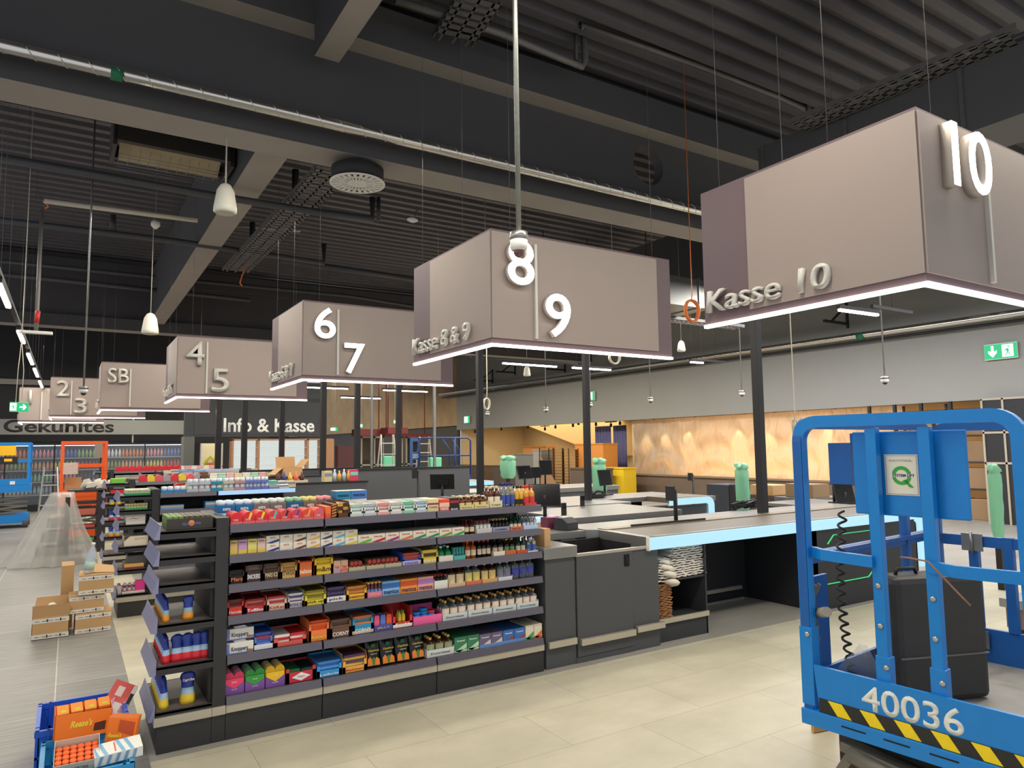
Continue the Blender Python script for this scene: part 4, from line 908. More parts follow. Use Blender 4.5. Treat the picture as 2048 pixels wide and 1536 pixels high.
# top end shelf: fan of packs in a dark display tray with orange-sun emblem
t = thing('display_tray', 'dark display tray of green and brown packs on the top end shelf', 'tray', (EX+.03, GY+.03, ZE[0]-.006))
MB().box((0, 0, 0), (.24, .003, .062)).box((0, 0, 0), (.24, .3, .003)).box((.237, 0, 0), (.24, .3, .055)).build('tray_board', cm((58, 54, 48)), t)
m = MB(); m.prism([(.125+.016*math.cos(a), .036+.016*math.sin(a)) for a in [2*PI*k/14 for k in range(14)]], 'y', -.0012, 0); m.build('sun_print', ink((230, 140, 60)), t)
text('lettering', 'SportFit', ink((120, 110, 170)), t, (.075, -.002, .022), h=.018, w=.1, depth=0, bold=.02, shear=.3, res=2)
for j in range(6):
    for i in range(8):
        c = (110, 140, 70) if i < 3 else (92, 84, 68)
        nm = 'green' if i < 3 else 'brown'
        o = MB().box((-.012, -.022, 0), (.012, .022, .07)) if (i, j) in ((0, 0), (3, 0)) else None
        if i == 0 and j == 0: pmg = o.mesh('snack_pack', cm((110, 140, 70)))
        elif i == 3 and j == 0: pmb = o.mesh('snack_pack', cm((92, 84, 68)))
        tag(put('snack_pack', pmg if i < 3 else pmb, None, (EX+.047+.028*i, GY+.058+.046*j, ZE[0]-.0025), (0, 0, 0)), nm+' snack pack in the dark tray on the top end shelf', 'sweet', nm+' packs in the end-cap tray')

# =============================================================== checkout counters
BELT = mat('belt_rubber', (112, 104, 90), .45, noise=.06); BAND = emis('light_band', (178, 226, 246), 1.15)
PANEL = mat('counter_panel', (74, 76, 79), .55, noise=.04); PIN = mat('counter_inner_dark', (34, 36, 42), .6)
WELL = mat('well_black', (16, 16, 17), .8)
def arch_band(m, x0, x1, z0, z1, y0, y1, r=.1, down=.3, th_=.1):
    """light band: horizontal bar that curls round a rounded corner and runs down"""
    m.box((x0, y0, z0), (x1-r, y1, z1))
    k = 8
    for i in range(k):
        a, b = PI/2*(1-i/k), PI/2*(1-(i+1)/k); c = (x1-r, z1-r); ri = max(r-th_, .005)
        p = [(c[0]+r*math.cos(a), c[1]+r*math.sin(a)), (c[0]+r*math.cos(b), c[1]+r*math.sin(b)), (c[0]+ri*math.cos(b), c[1]+ri*math.sin(b)), (c[0]+ri*math.cos(a), c[1]+ri*math.sin(a))]
        m.prism(p, 'y', y0, y1)
    m.box((x1-th_, y0, down), (x1, y1, z1-r))
def bumper(m, x0, x1, z=.15, y=-.02):
    m.box((x0, y, z), (x1, .002, z+.045))
t = thing('checkout_counter', 'nearest checkout counter with long glowing belt edge, right of the stocked gondola', 'checkout', (0, 4.3, 0))
m = MB(); m.box((2.965, .01, 0), (3.235, .6, .78)); m.box((3.80, .01, 0), (4.075, .03, .78)); m.box((3.235, .005, 0), (3.8, .03, .042)); m.box((4.06, .03, 0), (4.075, 1.1, .76)); m.box((2.965, .6, 0), (2.98, 1.1, .8)); m.build('cabinet', PANEL, t)
d = MB().box((3.245, .0, .045), (3.795, .022, .775), .001).build('door', PANEL, t)
MB().box((3.71, -.006, .66), (3.76, .002, .75)).build('door_latch', mat('latch_black', (40, 40, 42), .3, .5), d)
MB().box((3.725, -.009, .675), (3.745, -.005, .735)).build('latch_slot', WELL, d)
m = MB(); bumper(m, 2.975, 3.225); m.build('bumper_strip', ALU, t); m = MB(); bumper(m, 3.26, 3.79, .13, -.03); m.build('bumper_strip', ALU, t); m = MB(); bumper(m, 3.81, 4.1, .145, -.03); m.build('bumper_strip', ALU, t)
MB().box((3.235, -.002, .775), (3.975, .03, .795)).build('well_rim', ALU, t)
MB().box((2.945, -.012, .78), (3.245, .34, .862), .003).box((2.945, .34, .82), (3.245, .72, .862)).build('steel_block', STEEL, t)
MB().box((3.24, .07, .3), (3.98, .62, .31)).box((3.24, .62, .3), (3.98, .64, .8)).box((3.97, .03, .3), (3.98, .64, .79)).box((3.24, .03, .3), (3.25, .64, .79)).build('cashier_well', WELL, t)
# stainless deck behind the well and around the belt
m = MB(); m.box((3.2, .72, .8), (3.9, 1.14, .855)); m.box((3.2, 1.1, 0), (3.9, 1.13, .8)); m.prism([(3.9, .72), (4.04, .62), (4.04, 1.14), (3.9, 1.14)], 'z', .78, .862); m.prism([(3.965, .0), (4.03, .0), (4.06, .62), (3.98, .64)], 'z', .765, .862); m.box((4.03, .72, .78), (8.0, 1.14, .86)); m.box((4.03, .0, .8), (8.0, .05, .866)); m.build('steel_deck', STEEL, t)
MB().box((4.05, .05, .80), (7.9, .6, .858)).build('belt', BELT, t)
MB().box((4.35, .62, .86), (5.3, .64, .885)).build('belt_guide', mat('guide_black', (40, 38, 34), .4), t)
MB().box((4.03, .6, .8), (8.0, .72, .868)).build('belt_frame', mat('frame_steel_dull', (150, 140, 120), .35, .6), t)
m = MB(); arch_band(m, 3.955, 8.02, .765, .858, -.03, -.002, r=.16, down=.25, th_=.12); m.build('light_band', BAND, t)
MB().box((3.945, -.034, .76), (3.955, .0, .864)).build('band_end_cap', WHITE, t)
# open shelf compartment with carrier bags
m = MB(); m.box((4.09, .56, .17), (4.68, .575, .76)); m.box((4.665, .06, .0), (4.68, .57, .76)); m.box((4.09, .06, 0), (4.68, .075, .15)); m.box((4.09, .07, .15), (4.665, .56, .17)); m.box((4.1, .07, .475), (4.665, .56, .492)); m.build('bag_compartment', mat('compartment_dark', (50, 52, 56), .6), t)
m = MB(); m.box((4.085, .04, .15), (4.68, .062, .19)); m.build('bumper_strip', ALU, t)
# legroom recess and far front panel
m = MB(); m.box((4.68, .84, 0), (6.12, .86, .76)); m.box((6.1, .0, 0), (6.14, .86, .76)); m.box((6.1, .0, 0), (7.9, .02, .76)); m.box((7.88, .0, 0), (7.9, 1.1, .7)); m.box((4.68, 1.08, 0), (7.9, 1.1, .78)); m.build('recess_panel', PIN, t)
m = MB(); m.box((4.68, .8, .1), (6.0, .84, .135)); m.box((4.68, .78, .0), (6.0, .8, .02)); m.build('bumper_strip', ALU, t)
MB().box((5.05, .3, .74), (5.4, .42, .758)).build('bracket', GALV, t)
GREEN = emis('green_outline', (70, 214, 130), 1.1)
m = MB(); fr = [(6.3, .68), (6.42, .74), (7.05, .74), (7.05, .74)]
path = [(6.2, -.006, .24), (6.95, -.006, .24), (7.06, -.006, .31), (7.12, -.006, .7), (6.4, -.006, .7), (6.3, -.006, .62)]
m.rbar(path, .006, .012, up=(0, 1, 0)); m.build('green_outline', GREEN, t)
tag(MB().box((-.03, -.012, 0), (.03, 0, .02)).build('price_scanner_tag', WHITE, None, (4.9, 5.135, .7)), 'tiny white tag under the glowing belt edge', 'tag')
# bag stacks
def bag_mesh(name, w, d_, m_, seed, th_=.012):
    rr = random.Random(seed); m = MB(); n = 6; g = []
    for s_ in (-1, 1):
        rows = []
        for i in range(n+1):
            rows.append([m.bm.verts.new((w*(i/n-.5)*(1+.05*rr.uniform(-1, 1)), d_*(j/4-.5), s_*th_*.5*(.4+rr.random())*(1 if 0 < j < 4 else .5)+.004*math.sin(i*2+j))) for j in range(5)])
        g.append(rows)
    for s_ in (0, 1):
        for i in range(n):
            for j in range(4): m.bm.faces.new((g[s_][i][j], g[s_][i+1][j], g[s_][i+1][j+1], g[s_][i][j+1]))
    for i in range(n):
        for j in (0, 4): m.bm.faces.new((g[0][i][j], g[0][i+1][j], g[1][i+1][j], g[1][i][j]))
    for i in (0, n):
        for j in range(4): m.bm.faces.new((g[0][i][j], g[0][i][j+1], g[1][i][j+1], g[1][i][j]))
    return m.mesh(name, m_)
KRAFT = mat('kraft_paper', (170, 118, 76), .8); WPAPER = mat('white_bag_paper', (222, 216, 206), .7, noise=.12, nscale=50)
kms = [bag_mesh('paper_bag', .15, .34, KRAFT, s) for s in range(3)]
for i in range(21): tag(put('paper_bag', kms[i % 3], None, (4.19+.008*math.sin(i*1.7), 4.53, .183+i*.0135), (0, 0, .06*math.sin(i*2.3))), 'flat brown paper bag in the stack at the bottom of the compartment', 'bag', 'brown paper bags in the lower stack')
wms = [bag_mesh('carrier_bag', .16, .4, WPAPER, s+5, .02) for s in range(3)]
for i in range(9): tag(put('carrier_bag', wms[i % 3], None, (4.2+.012*math.sin(i*1.3), 4.56, .505-.02+i*.0225), (0, .05*math.sin(i), .08*math.sin(i*2.1))), 'folded white carrier bag in the left stack over the brown bags', 'bag', 'white carrier bags in the left stack')
for c_ in (0, 1, 2):
    for i in range(13): tag(put('carrier_bag', wms[(i+c_) % 3], None, (4.36+.125*c_+.01*math.sin(i*1.9+c_), 4.56+.01*c_, .505+i*.0195), (0, .04*math.sin(i+c_), .1*math.sin(i*2.7+c_))), 'folded white carrier bag in the %s upright stack on the compartment shelf' % ('left', 'middle', 'right')[c_], 'bag', 'white carrier bags, %s upright stack' % ('left', 'middle', 'right')[c_])
BUN = mat('bag_bundle', (228, 222, 206), .7)
for i, (x_, y_, z_, s_) in enumerate(((4.21, 4.4, .64, .08), (4.235, 4.39, .585, .088), (4.255, 4.38, .53, .088), (4.275, 4.37, .465, .09))):
    m = MB(); m.lathe([(.3, -.5), (.85, -.35), (1, 0), (.8, .3), (.35, .48)], seg=12)
    for v in m.bm.verts: v.co = Vector((v.co.x*s_*(1+.12*math.sin(9*v.co.z+3*v.co.y)), v.co.y*s_*.8, v.co.z*s_*.62*(1+.2*math.sin(5*v.co.x))))
    tag(m.build('bag_bundle', BUN, None, (x_, y_, z_), (0, .3, .3*i)), 'bulging rolled end of a white bag bundle, %s in the sagging row' % ('top', 'second', 'third', 'lowest')[i], 'bag')

# second counter
t = thing('checkout_counter', 'second checkout counter, its glowing belt edge curling down at the right end', 'checkout', (0, 7.15, 0))
m = MB(); m.box((3.2, .02, 0), (7.0, .04, .78)); m.box((7.0, .03, 0), (7.77, .05, .76)); m.box((3.2, .04, .0), (3.22, 1.2, .78)); m.build('front_panel', PANEL, t)
m = MB()
for x_ in (5.15, 5.82, 6.22, 6.62): m.box((x_, .016, 0), (x_+.008, .021, .78))
m.build('panel_joint', WELL, t)
MB().box((6.2, -.0, .775), (7.0, .03, .792)).build('well_rim', ALU, t)
MB().box((4.6, -.02, .78), (6.3, .5, .862), .003).build('steel_block', STEEL, t)
MB().box((6.3, .03, .4), (7.05, .6, .41)).box((6.3, .6, .4), (7.05, .62, .8)).build('cashier_well', WELL, t)
MB().box((4.5, .5, .80), (7.9, 1.3, .862)).box((7.03, -.02, .8), (7.9, .06, .866)).build('steel_deck', STEEL, t)
MB().box((7.05, .06, .8), (7.85, .5, .87)).build('belt', BELT, t)
m = MB(); arch_band(m, 7.0, 7.86, .775, .862, -.03, -.002, r=.12, down=.3, th_=.1); m.build('light_band', BAND, t)
MB().box((6.82, -.002, .735), (6.9, .018, .75)).build('tag', WHITE, t)
t = thing('checkout_counter', 'left part of the lane two counter with bluish glowing end behind the spirits', 'checkout', (0, 5.9, 0))
MB().box((4.1, 0, .76), (4.42, .4, .86)).build('light_band', BAND, t)
MB().box((3.1, .0, .0), (4.42, .6, .76)).build('cabinet', PANEL, t)
MB().box((4.42, .05, .0), (6.0, 1.1, .8)).build('cabinet', PANEL, t); MB().box((4.42, .02, .8), (6.0, 1.13, .86)).build('steel_block', STEEL, t)
t = thing('checkout_counter', 'low grey counter behind the wrapped counter, seen left of the blue lift', 'checkout', (8.1, 5.46, 0)); MB().box((0, 0, 0), (1.0, 1.0, .76)).build('cabinet', PANEL, t); MB().box((-.03, -.03, .76), (1.03, 1.03, .8)).build('steel_deck', STEEL, t)

# far counters (lanes beyond)
def far_counter(x0, x1, y, label, band=None, z=.86):
    t = thing('checkout_counter', label, 'checkout', (0, y, 0))
    MB().box((x0, .02, 0), (x1, .9, z-.08)).build('cabinet', PANEL, t)
    MB().box((x0-.02, 0, z-.08), (x1+.02, .95, z), .003).build('steel_deck', STEEL, t)
    if band: MB().box((band[0], -.02, z-.09), (band[1], -.001, z-.005)).build('light_band', BAND, t)
far_counter(3.3, 8.8, 10.3, 'third checkout counter behind the black monitors', (6.0, 7.4))
far_counter(3.0, 8.0, 13.6, 'fourth checkout counter, half hidden under the wide grey panel', (7.0, 8.0))
far_counter(3.3, 8.5, 17, 'farthest checkout counter before the info desk')
for x0, x1, y, z, lb in ((2.0, 3.22, 8.62, 1.2, 'low grey partition panel behind the second gondola'), (3.42, 5.2, 9.55, 1.32, 'wide grey partition panel behind the monitor'), (2.2, 5.6, 12.6, 1.26, 'long black-capped partition at the info desk'), (2.2, 3.6, 10.95, 1.2, 'dark partition behind the cardboard box')):
    t = thing('partition_panel', lb, 'partition', (x0, y, 0)); MB().box((0, 0, 0), (x1-x0, .05, z-.02)).build('panel', mat('partition_grey', (92, 94, 96), .6), t); MB().box((-.01, -.01, z-.02), (x1-x0+.01, .06, z)).build('cap_rail', RUBBER, t)

# =============================================================== monitors and card readers
def monitor(px, py, y, w, h, rz, label, tilt=.2, back=False, zb=.86):
    p = W(px, py, 'y', y); t = thing('till_monitor', label, 'monitor', (p.x, p.y, zb), rz)
    hz = p.z-zb
    s_ = MB().box((-w/2, -.012, 0), (w/2, .012, h), .004).build('display', RUBBER, t, (0, 0, hz-h/2), (-tilt, 0, 0))
    MB().box((-w/2+.008, -.0135, .01), (w/2-.008, -.0122, h-.01)).build('screen', SCREEN, s_)
    MB().box((-.07, .013, .06), (.07, .03, h*.6)).build('rear_housing', RUBBER, s_)
    MB().tube([(0, .03, 0), (0, .03, hz)], .018, 10).build('stand', RUBBER, t)
    MB().box((-.09, -.06, 0), (.09, .1, .02)).build('foot', RUBBER, t)
monitor(1090, 990, 5.5, .3, .22, -.5, 'large dark monitor tilted behind the golden bottles', .35)
monitor(885, 962, 8.0, .3, .2, 2.6, 'black monitor seen from behind before the wide grey panel', .3)
monitor(1212, 955, 8.3, .28, .24, .2, 'black monitor standing before the green-bagged post', .2)
monitor(1052, 944, 10.75, .38, .25, .3, 'dark monitor left of the wire racks', .3)
monitor(1072, 945, 10.9, .22, .2, 0, 'small black monitor right of the dark monitor', .1)
monitor(1092, 935, 11.05, .28, .28, 0, 'black square monitor close to the wire racks', .1)
monitor(1672, 975, 5.75, .2, .22, .5, 'narrow black monitor left of the blue lift panel', .1, zb=.8)
monitor(1692, 985, 5.6, .26, .3, -.5, 'larger tilted black monitor at the blue lift panel', .35, zb=.8)
def pole_device(px, pyt, pyb, y, label):
    q = W(px, pyb, 'y', y); p = W(px, pyt, 'y', y); t = thing('display_pole', label, 'display', (q.x, q.y, .862) if y < 9 else (q.x, q.y, 0)); hh = p.z-(.862 if y < 9 else 0)
    MB().tube([(0, 0, 0), (0, 0, hh)], .02, 10).build('pole', RUBBER, t)
    MB().box((-.08, -.03, hh-.1), (-.03, .05, hh+.04)).build('head', RUBBER, t); MB().tube([(0, 0, hh), (-.05, 0, hh-.01)], .02, 8).build('elbow', RUBBER, t)
pole_device(1352, 980, 1042, 5.05, 'black display pole on the steel deck of the nearest counter')
pole_device(1387, 950, 992, 9.5, 'black display pole farther back, before the plastic sheet')
pole_device(837, 942, 975, 9.2, 'black display pole left of the monitor seen from behind')
def reader(px, py, y, zb, label, rz=0):
    p = W(px, py, 'z', zb); t = thing('card_reader', label, 'card reader', p, rz)
    MB().prism([(-.05, 0), (.06, 0), (.06, .05), (-.03, .09)], 'x', -.06, .06).build('body', RUBBER, t)
    MB().box((-.03, -.02, .078), (.03, .01, .084)).build('paper', WHITE, t)
p = W(1133, 1058, 'z', .86); t = thing('receipt_printer', 'black receipt printer with white paper on the counter beside the pink glow', 'printer', p, .3)
MB().prism([(-.07, 0), (.08, 0), (.08, .1), (-.01, .1), (-.07, .06)], 'x', -.08, .08).build('body', mat('printer_black', (44, 44, 47), .4), t); MB().box((-.045, .0, .1), (.045, .05, .11)).build('paper', WHITE, t)
for px, py, lb in ((1128, 1030, 'spiky black phone holder left of the steel block'), (1165, 1012, 'black upright card reader holder on the steel block')):
    p = W(px, py, 'z', .86); t = thing('card_reader', lb, 'card reader', p); MB().box((-.03, -.01, .0), (.03, .012, .13), .004).build('body', RUBBER, t); MB().box((-.022, -.012, .07), (.022, -.0101, .12)).build('screen', SCREEN, t)
p = W(1105, 1056, 'z', .856); t = thing('scanner', 'checkout scanner glowing pink red beside the kraft carton', 'scanner', p)
MB().box((-.09, -.05, 0), (.09, .06, .1)).build('body', mat('scanner_body', (120, 60, 80), .4), t); MB().lathe([(.0, .0), (.025, .004)], c=(0, 0, .101), seg=16).build('scan_window', emis('scanner_red', (255, 60, 130), 9), t)
for px, lb in ((1195, 'tangled black handset on the steel block near the post'),):
    p = W(px, 996, 'z', .862); t = thing('handset', lb, 'handset', p)
    MB().box((-.12, -.04, 0), (.1, .06, .06), .015).build('base', RUBBER, t); MB().tube([(-.14, 0, .02), (-.05, -.05, .1), (.06, -.03, .09), (.14, 0, .03)], .02, 8).build('arm', RUBBER, t)
p = W(1495, 1018, 'z', .862)
t = thing('cable_tangle', 'black cables and brackets heaped at the foot of the thick black post', 'cable', p)
m = MB(); rr = random.Random(3)
for k in range(7): m.tube([(rr.uniform(-.2, .25), rr.uniform(-.05, .1), rr.uniform(.01, .1)) for _ in range(6)], .009, 6)
m.build('cables', RUBBER, t); MB().prism([(-.25, .07), (-.05, .10), (.0, .03), (-.2, .0)], 'y', 0, .02).build('bracket', RUBBER, t)

# kraft carton on the steel block
p = (3.0, 4.36, .862); t = thing('kraft_carton', 'small upright brown carton with torn lid on the steel block', 'box', p, .15)
MB().box((0, 0, 0), (.06, .12, .13)).build('carton', CARD, t); MB().prism([(0, .13), (.06, .13), (.05, .17), (.01, .165)], 'y', .1, .103).build('flap', CARD, t)

# black posts standing between the lanes
POSTM = mat('post_black', (44, 43, 44), .45, .3)
def post(X_, Y_, w, label, top=2.9, steel=False):
    t_ = MB().box((-w/2, -w/2, 0), (w/2, w/2, top), .003).build('support_post', GALV if steel else POSTM, None, (X_, Y_, 0)); tag(t_, label, 'post')
post(6.35, 5.08, .085, 'thick black post rising to the nearest sign', W(1495, 630, 'y', 5.08).z); post(6.05, 7.72, .075, 'black post under the right half of the 8 and 9 sign', W(1168, 690, 'y', 7.72).z)
post(4.57, 8.1, .075, 'black post under the left end of the 8 and 9 sign', W(966, 690, 'y', 8.1).z)
for px, Y_, lb, w, st in ((797, 12.3, 'black post right of the middle under the 6 and 7 sign', .09, 0), (714, 12.3, 'black post under the glowing 7', .09, 0), (646, 12.3, 'black post at the edge of the info wall', .09, 0), (563, 14.5, 'black post crossing the right of the info wall', .09, 0), (488, 14.5, 'black post crossing the middle of the info wall', .1, 0), (436, 14.5, 'black post left of the info lettering', .1, 0), (743, 12.6, 'slim bright steel post under the 6 and 7 sign', .035, 1), (869, 12.0, 'slim bright steel post near the right end of the 6 and 7 sign', .045, 1)):
    q = W(px, 900, 'y', Y_); post(q.x, Y_, w, lb, W(px, {797: 755, 714: 750, 646: 745, 743: 750, 869: 755}.get(px, 785), 'y', Y_).z, st)

# =============================================================== blue scissor lift 40036
ry = math.radians(5.467)
LF = thing('scissor_lift', 'bright blue scissor lift with number 40036, at the right front', 'lift', (2.788, 2.015, 0), ry)
T_ = .048
def loop(path, m, w=T_, h=T_, up=(0, 0, 1)): m.rbar(path, w, h, up)
def corner(p, q, r_, n=6):
    """rounded corner points between direction p->c and c->q done by caller"""
def arc(cx_, cz, r_, a0, a1, n=7): return [(cx_+r_*math.cos(a0+(a1-a0)*i/n), cz+r_*math.sin(a0+(a1-a0)*i/n)) for i in range(n+1)]
# near-side guard rail (plane x=0), y from 0 to -.85
def railframe(name, ya, yb, x, z0, z1, parent, r_=.085, mm=BLUE, w=.05, ax='y'):
    m = MB(); pts = [(ya, z0)]+arc(ya-r_ if ya > yb else ya+r_, z1-r_, r_, 0 if ya > yb else PI, PI/2)+arc(yb+r_ if ya > yb else yb-r_, z1-r_, r_, PI/2, PI if ya > yb else 0)+[(yb, z0)]
    P3 = [((x, a, b) if ax == 'y' else (a, x, b)) for a, b in pts]
    m.tube(P3, w/2, 4) if False else m.rbar(P3, w, w*.8, up=((1, 0, 0) if ax == 'y' else (0, 1, 0))); return m.build(name, mm, parent)
railframe('guard_rail', -.0, -.845, 0, .42, 1.695, LF)
for yy, nm in ((-.32, 'rail_post'), (-.525, 'rail_post')):
    MB().box((-.01, yy-.022, .46), (.03, yy+.022, 1.66), .003).build(nm, BLUE, LF)
for yy in (-.0, -.32, -.525, -.845): MB().box((-.027 if yy in (0, -.845) else -.0115, yy-.029, .47), (.034, yy+.029, .74 if yy in (-.32, -.525) else .80), .003).build('post_sleeve', BLUE, LF)
# mid rail, bowed round the corner
MB().rbar([(.02, -.0, 1.12), (.02, -.04, 1.12), (-.015, -.09, 1.12), (-.02, -.16, 1.118), (-.02, -.31, 1.115)], .022, .045).build('mid_rail', BLUE, LF)
MB().rbar([(-.0, -.51, 1.12), (-.02, -.62, 1.115), (-.02, -.84, 1.12)], .022, .045).build('mid_rail', BLUE, LF)
# toe board, hazard tape and base channel
MB().prism([(-.05, .47), (-.03, .645), (-.86, .645), (-.86, .52), (-.84, .47)], 'x', -.028, -.012).build('toe_board', BLUE, LF)
m = MB(); m.box((-.03, -.86, .455), (-.0295+.0, -.05, .514)); m.build('hazard_backing', mat('hazard_black', (36, 34, 32), .5, noise=.3, nscale=60), LF)
HY = mat('hazard_yellow', (246, 214, 20), .45, noise=.08, nscale=50)
for k in range(6):
    y0 = -.09-.135*k; MB().prism([(y0, .512), (y0-.06, .512), (y0-.1, .458), (y0-.04, .458)], 'x', -.0315, -.0302).build('hazard_stripe', HY, LF)
MB().box((-.04, -.88, .39), (.02, .03, .455), .004).build('base_channel', BLUE, LF)
for k, yy in enumerate((-.2, -.37, -.54, -.72)): MB().box((-.0412, yy-.05, .425), (-.0398, yy+.05, .431)).build('channel_slot', WELL, LF)
NUM = mat('number_white', (226, 228, 220), .6)
text('number_decal', '40036', NUM, LF, (-.0285, -.235, .518), h=.1, w=.375, depth=.0006, bold=.015, face='-x', res=4)
# deck and inner walls
DK = mat('deck_worn', (150, 148, 142), .6, .3, noise=.35, nscale=7, bump=.2, bscale=90)
MB().box((0, -.86, .42), (1.32, .0, .45)).build('deck_plate', DK, LF)
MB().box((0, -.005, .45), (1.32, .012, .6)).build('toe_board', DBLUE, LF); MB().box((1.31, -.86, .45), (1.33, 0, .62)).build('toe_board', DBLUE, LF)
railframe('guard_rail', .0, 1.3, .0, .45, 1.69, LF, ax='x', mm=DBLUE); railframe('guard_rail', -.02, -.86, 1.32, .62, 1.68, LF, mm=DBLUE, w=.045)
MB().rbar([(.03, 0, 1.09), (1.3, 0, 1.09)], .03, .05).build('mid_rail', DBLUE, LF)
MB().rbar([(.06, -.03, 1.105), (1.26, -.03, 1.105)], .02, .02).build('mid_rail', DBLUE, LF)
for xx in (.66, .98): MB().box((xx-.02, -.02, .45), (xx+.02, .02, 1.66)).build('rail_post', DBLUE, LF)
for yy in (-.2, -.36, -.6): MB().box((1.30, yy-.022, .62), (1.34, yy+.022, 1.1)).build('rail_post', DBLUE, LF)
g = MB().rbar([(1.32, -.05, 1.07), (1.32, -.86, 1.07)], .03, .055).build('gate_rail', DBLUE, LF)
for yy, zz in ((-.2, 1.02), (-.2, .52)): MB().box((1.29, yy-.05, zz), (1.30, yy+.05, zz+.09)).tube([(1.285, yy, zz-.01), (1.285, yy, zz+.1)], .008, 8).build('gate_hinge', GALV, LF)
MB().box((-.5+.5, .012, .6), (.2, .03, 1.0)).build('cable_plate', DBLUE, LF)
# bolts
BM = MB().lathe([(.011, 0), (.011, .005), (.005, .008)], seg=10)
bmesh.ops.rotate(BM.bm, verts=BM.bm.verts, matrix=Matrix.Rotation(-PI/2, 3, 'Y')); bme = BM.mesh('bolt', mat('bolt_zinc', (190, 186, 176), .35, .7))
for yy, zz in ((-.01, .77), (-.32, 1.02), (-.32, .86), (-.525, 1.0), (-.525, .85), (-.335, .70), (-.54, .69), (-.845, .8)): put('bolt', bme, LF, (-.0275 if yy in (-.01, -.845) else (-.0118 if zz < .75 else -.0102), yy, zz))
# control panel board with quality seal
MB().box((.045, -.655, 1.30), (.06, -.215, 1.645), .006).build('document_panel', BLUE, LF)
MB().box((.06, -.60, 1.60), (.2, -.2, 1.64)).box((.06, -.2, 1.42), (.13, -.1, 1.6)).build('control_box', DBLUE, LF)
st = MB().box((-.0, -.497, 1.385), (.001, -.367, 1.55), .0).build('quality_sticker', mat('sticker_white', (232, 228, 208), .5), LF, (.043, .019, 0))
def sq(name, pts, c, x=-.0012): return MB().prism(pts, 'x', x, x+.0006).build(name, ink(c), st)
sq('sticker_frame', [(-.371, 1.546), (-.493, 1.546), (-.493, 1.5445), (-.371, 1.5445)], (120, 120, 170)); sq('sticker_frame', [(-.371, 1.3905), (-.493, 1.3905), (-.493, 1.389), (-.371, 1.389)], (120, 120, 170))
sq('sticker_frame', [(-.371, 1.546), (-.3725, 1.546), (-.3725, 1.389), (-.371, 1.389)], (120, 120, 170)); sq('sticker_frame', [(-.4915, 1.546), (-.493, 1.546), (-.493, 1.389), (-.4915, 1.389)], (120, 120, 170))
m = MB()
for k in range(28):
    a, b = 2*PI*k/28, 2*PI*(k+1)/28
    if abs(math.sin((a+b)/2)) < .3: continue
    m.prism([(-.432+.038*math.cos(a), 1.465+.038*math.sin(a)), (-.432+.038*math.cos(b), 1.465+.038*math.sin(b)), (-.432+.024*math.cos(b), 1.465+.024*math.sin(b)), (-.432+.024*math.cos(a), 1.465+.024*math.sin(a))], 'x', -.0014, -.0008)
m.prism([(-.435, 1.445), (-.447, 1.45), (-.478, 1.418), (-.462, 1.418)], 'x', -.0014, -.0008)
m.build('seal_emblem', ink((60, 166, 60)), st)
text('lettering', 'QUALITATSSIEGEL', ink((120, 124, 140)), st, (-.0015, -.386, 1.52), h=.009, w=.09, depth=0, face='-x', res=2)
text('lettering', 'SYSTEM LIFT', ink((40, 44, 130)), st, (-.0016, -.396, 1.46), h=.011, w=.086, depth=0, bold=.03, face='-x', res=2)
# coiled control cable
m = MB(); pth = []
for i in range(150):
    s_ = i/150; z_ = 1.30-.78*s_; a = i*.75; rr_ = .0165; pth.append((.10+rr_*math.cos(a)+.02*math.sin(3*s_), -.13+rr_*math.sin(a)-.02*s_+.045*math.sin(s_*PI), z_-.02*abs(math.sin(PI*s_))))
m.tube(pth, .0055, 6); m.build('coiled_cable', RUBBER, LF)
m = MB()
for k in range(4):
    rr = random.Random(k); m.tube([(.03+.03*rr.random(), .02-.05*rr.random(), .95-.07*i+.03*math.sin(i*1.7+k)) for i in range(7)], .009, 7)
m.build('hydraulic_hose', mat('hose_grey', (92, 90, 84), .5), LF)
MB().tube([(.05, -.02, .85), (-.0, -.09, .875)], .022, 10).build('cable_gland', mat('gland_grey', (150, 144, 130), .5), LF)
# chassis, arms, wheels below
m = MB(); m.box((.1, -.8, .12), (1.3, -.06, .34)); m.build('chassis', mat('chassis_dark', (46, 44, 42), .6), LF)
AR = mat('scissor_arm_grey', (118, 114, 106), .5, .3)
m = MB(); m.rbar([(.02, -.16, .3), (.02, -.08, .18), (.02, -.2, .08)], .04, .05, up=(1, 0, 0)); m.rbar([(.03, -.12, .33), (.03, -.8, .25)], .04, .07, up=(1, 0, 0)); m.rbar([(.07, -.12, .2), (.07, -.8, .36)], .04, .07, up=(1, 0, 0)); m.build('scissor_arm', AR, LF)
MB().tube([(-.0, -.16, .31), (-.0, -.42, .26)], .035, 12).tube([(-.01, -.4, .268), (-.01, -.44, .255)], .042, 12).build('hydraulic_cylinder', AR, LF)
for yy in (-.12, -.72):
    for xx in (.12, 1.2): MB().tube([(xx-.04, yy, .11), (xx+.04, yy, .11)], .11, 20).build('wheel', mat('wheel_grey_tyre', (90, 88, 84), .7), LF)
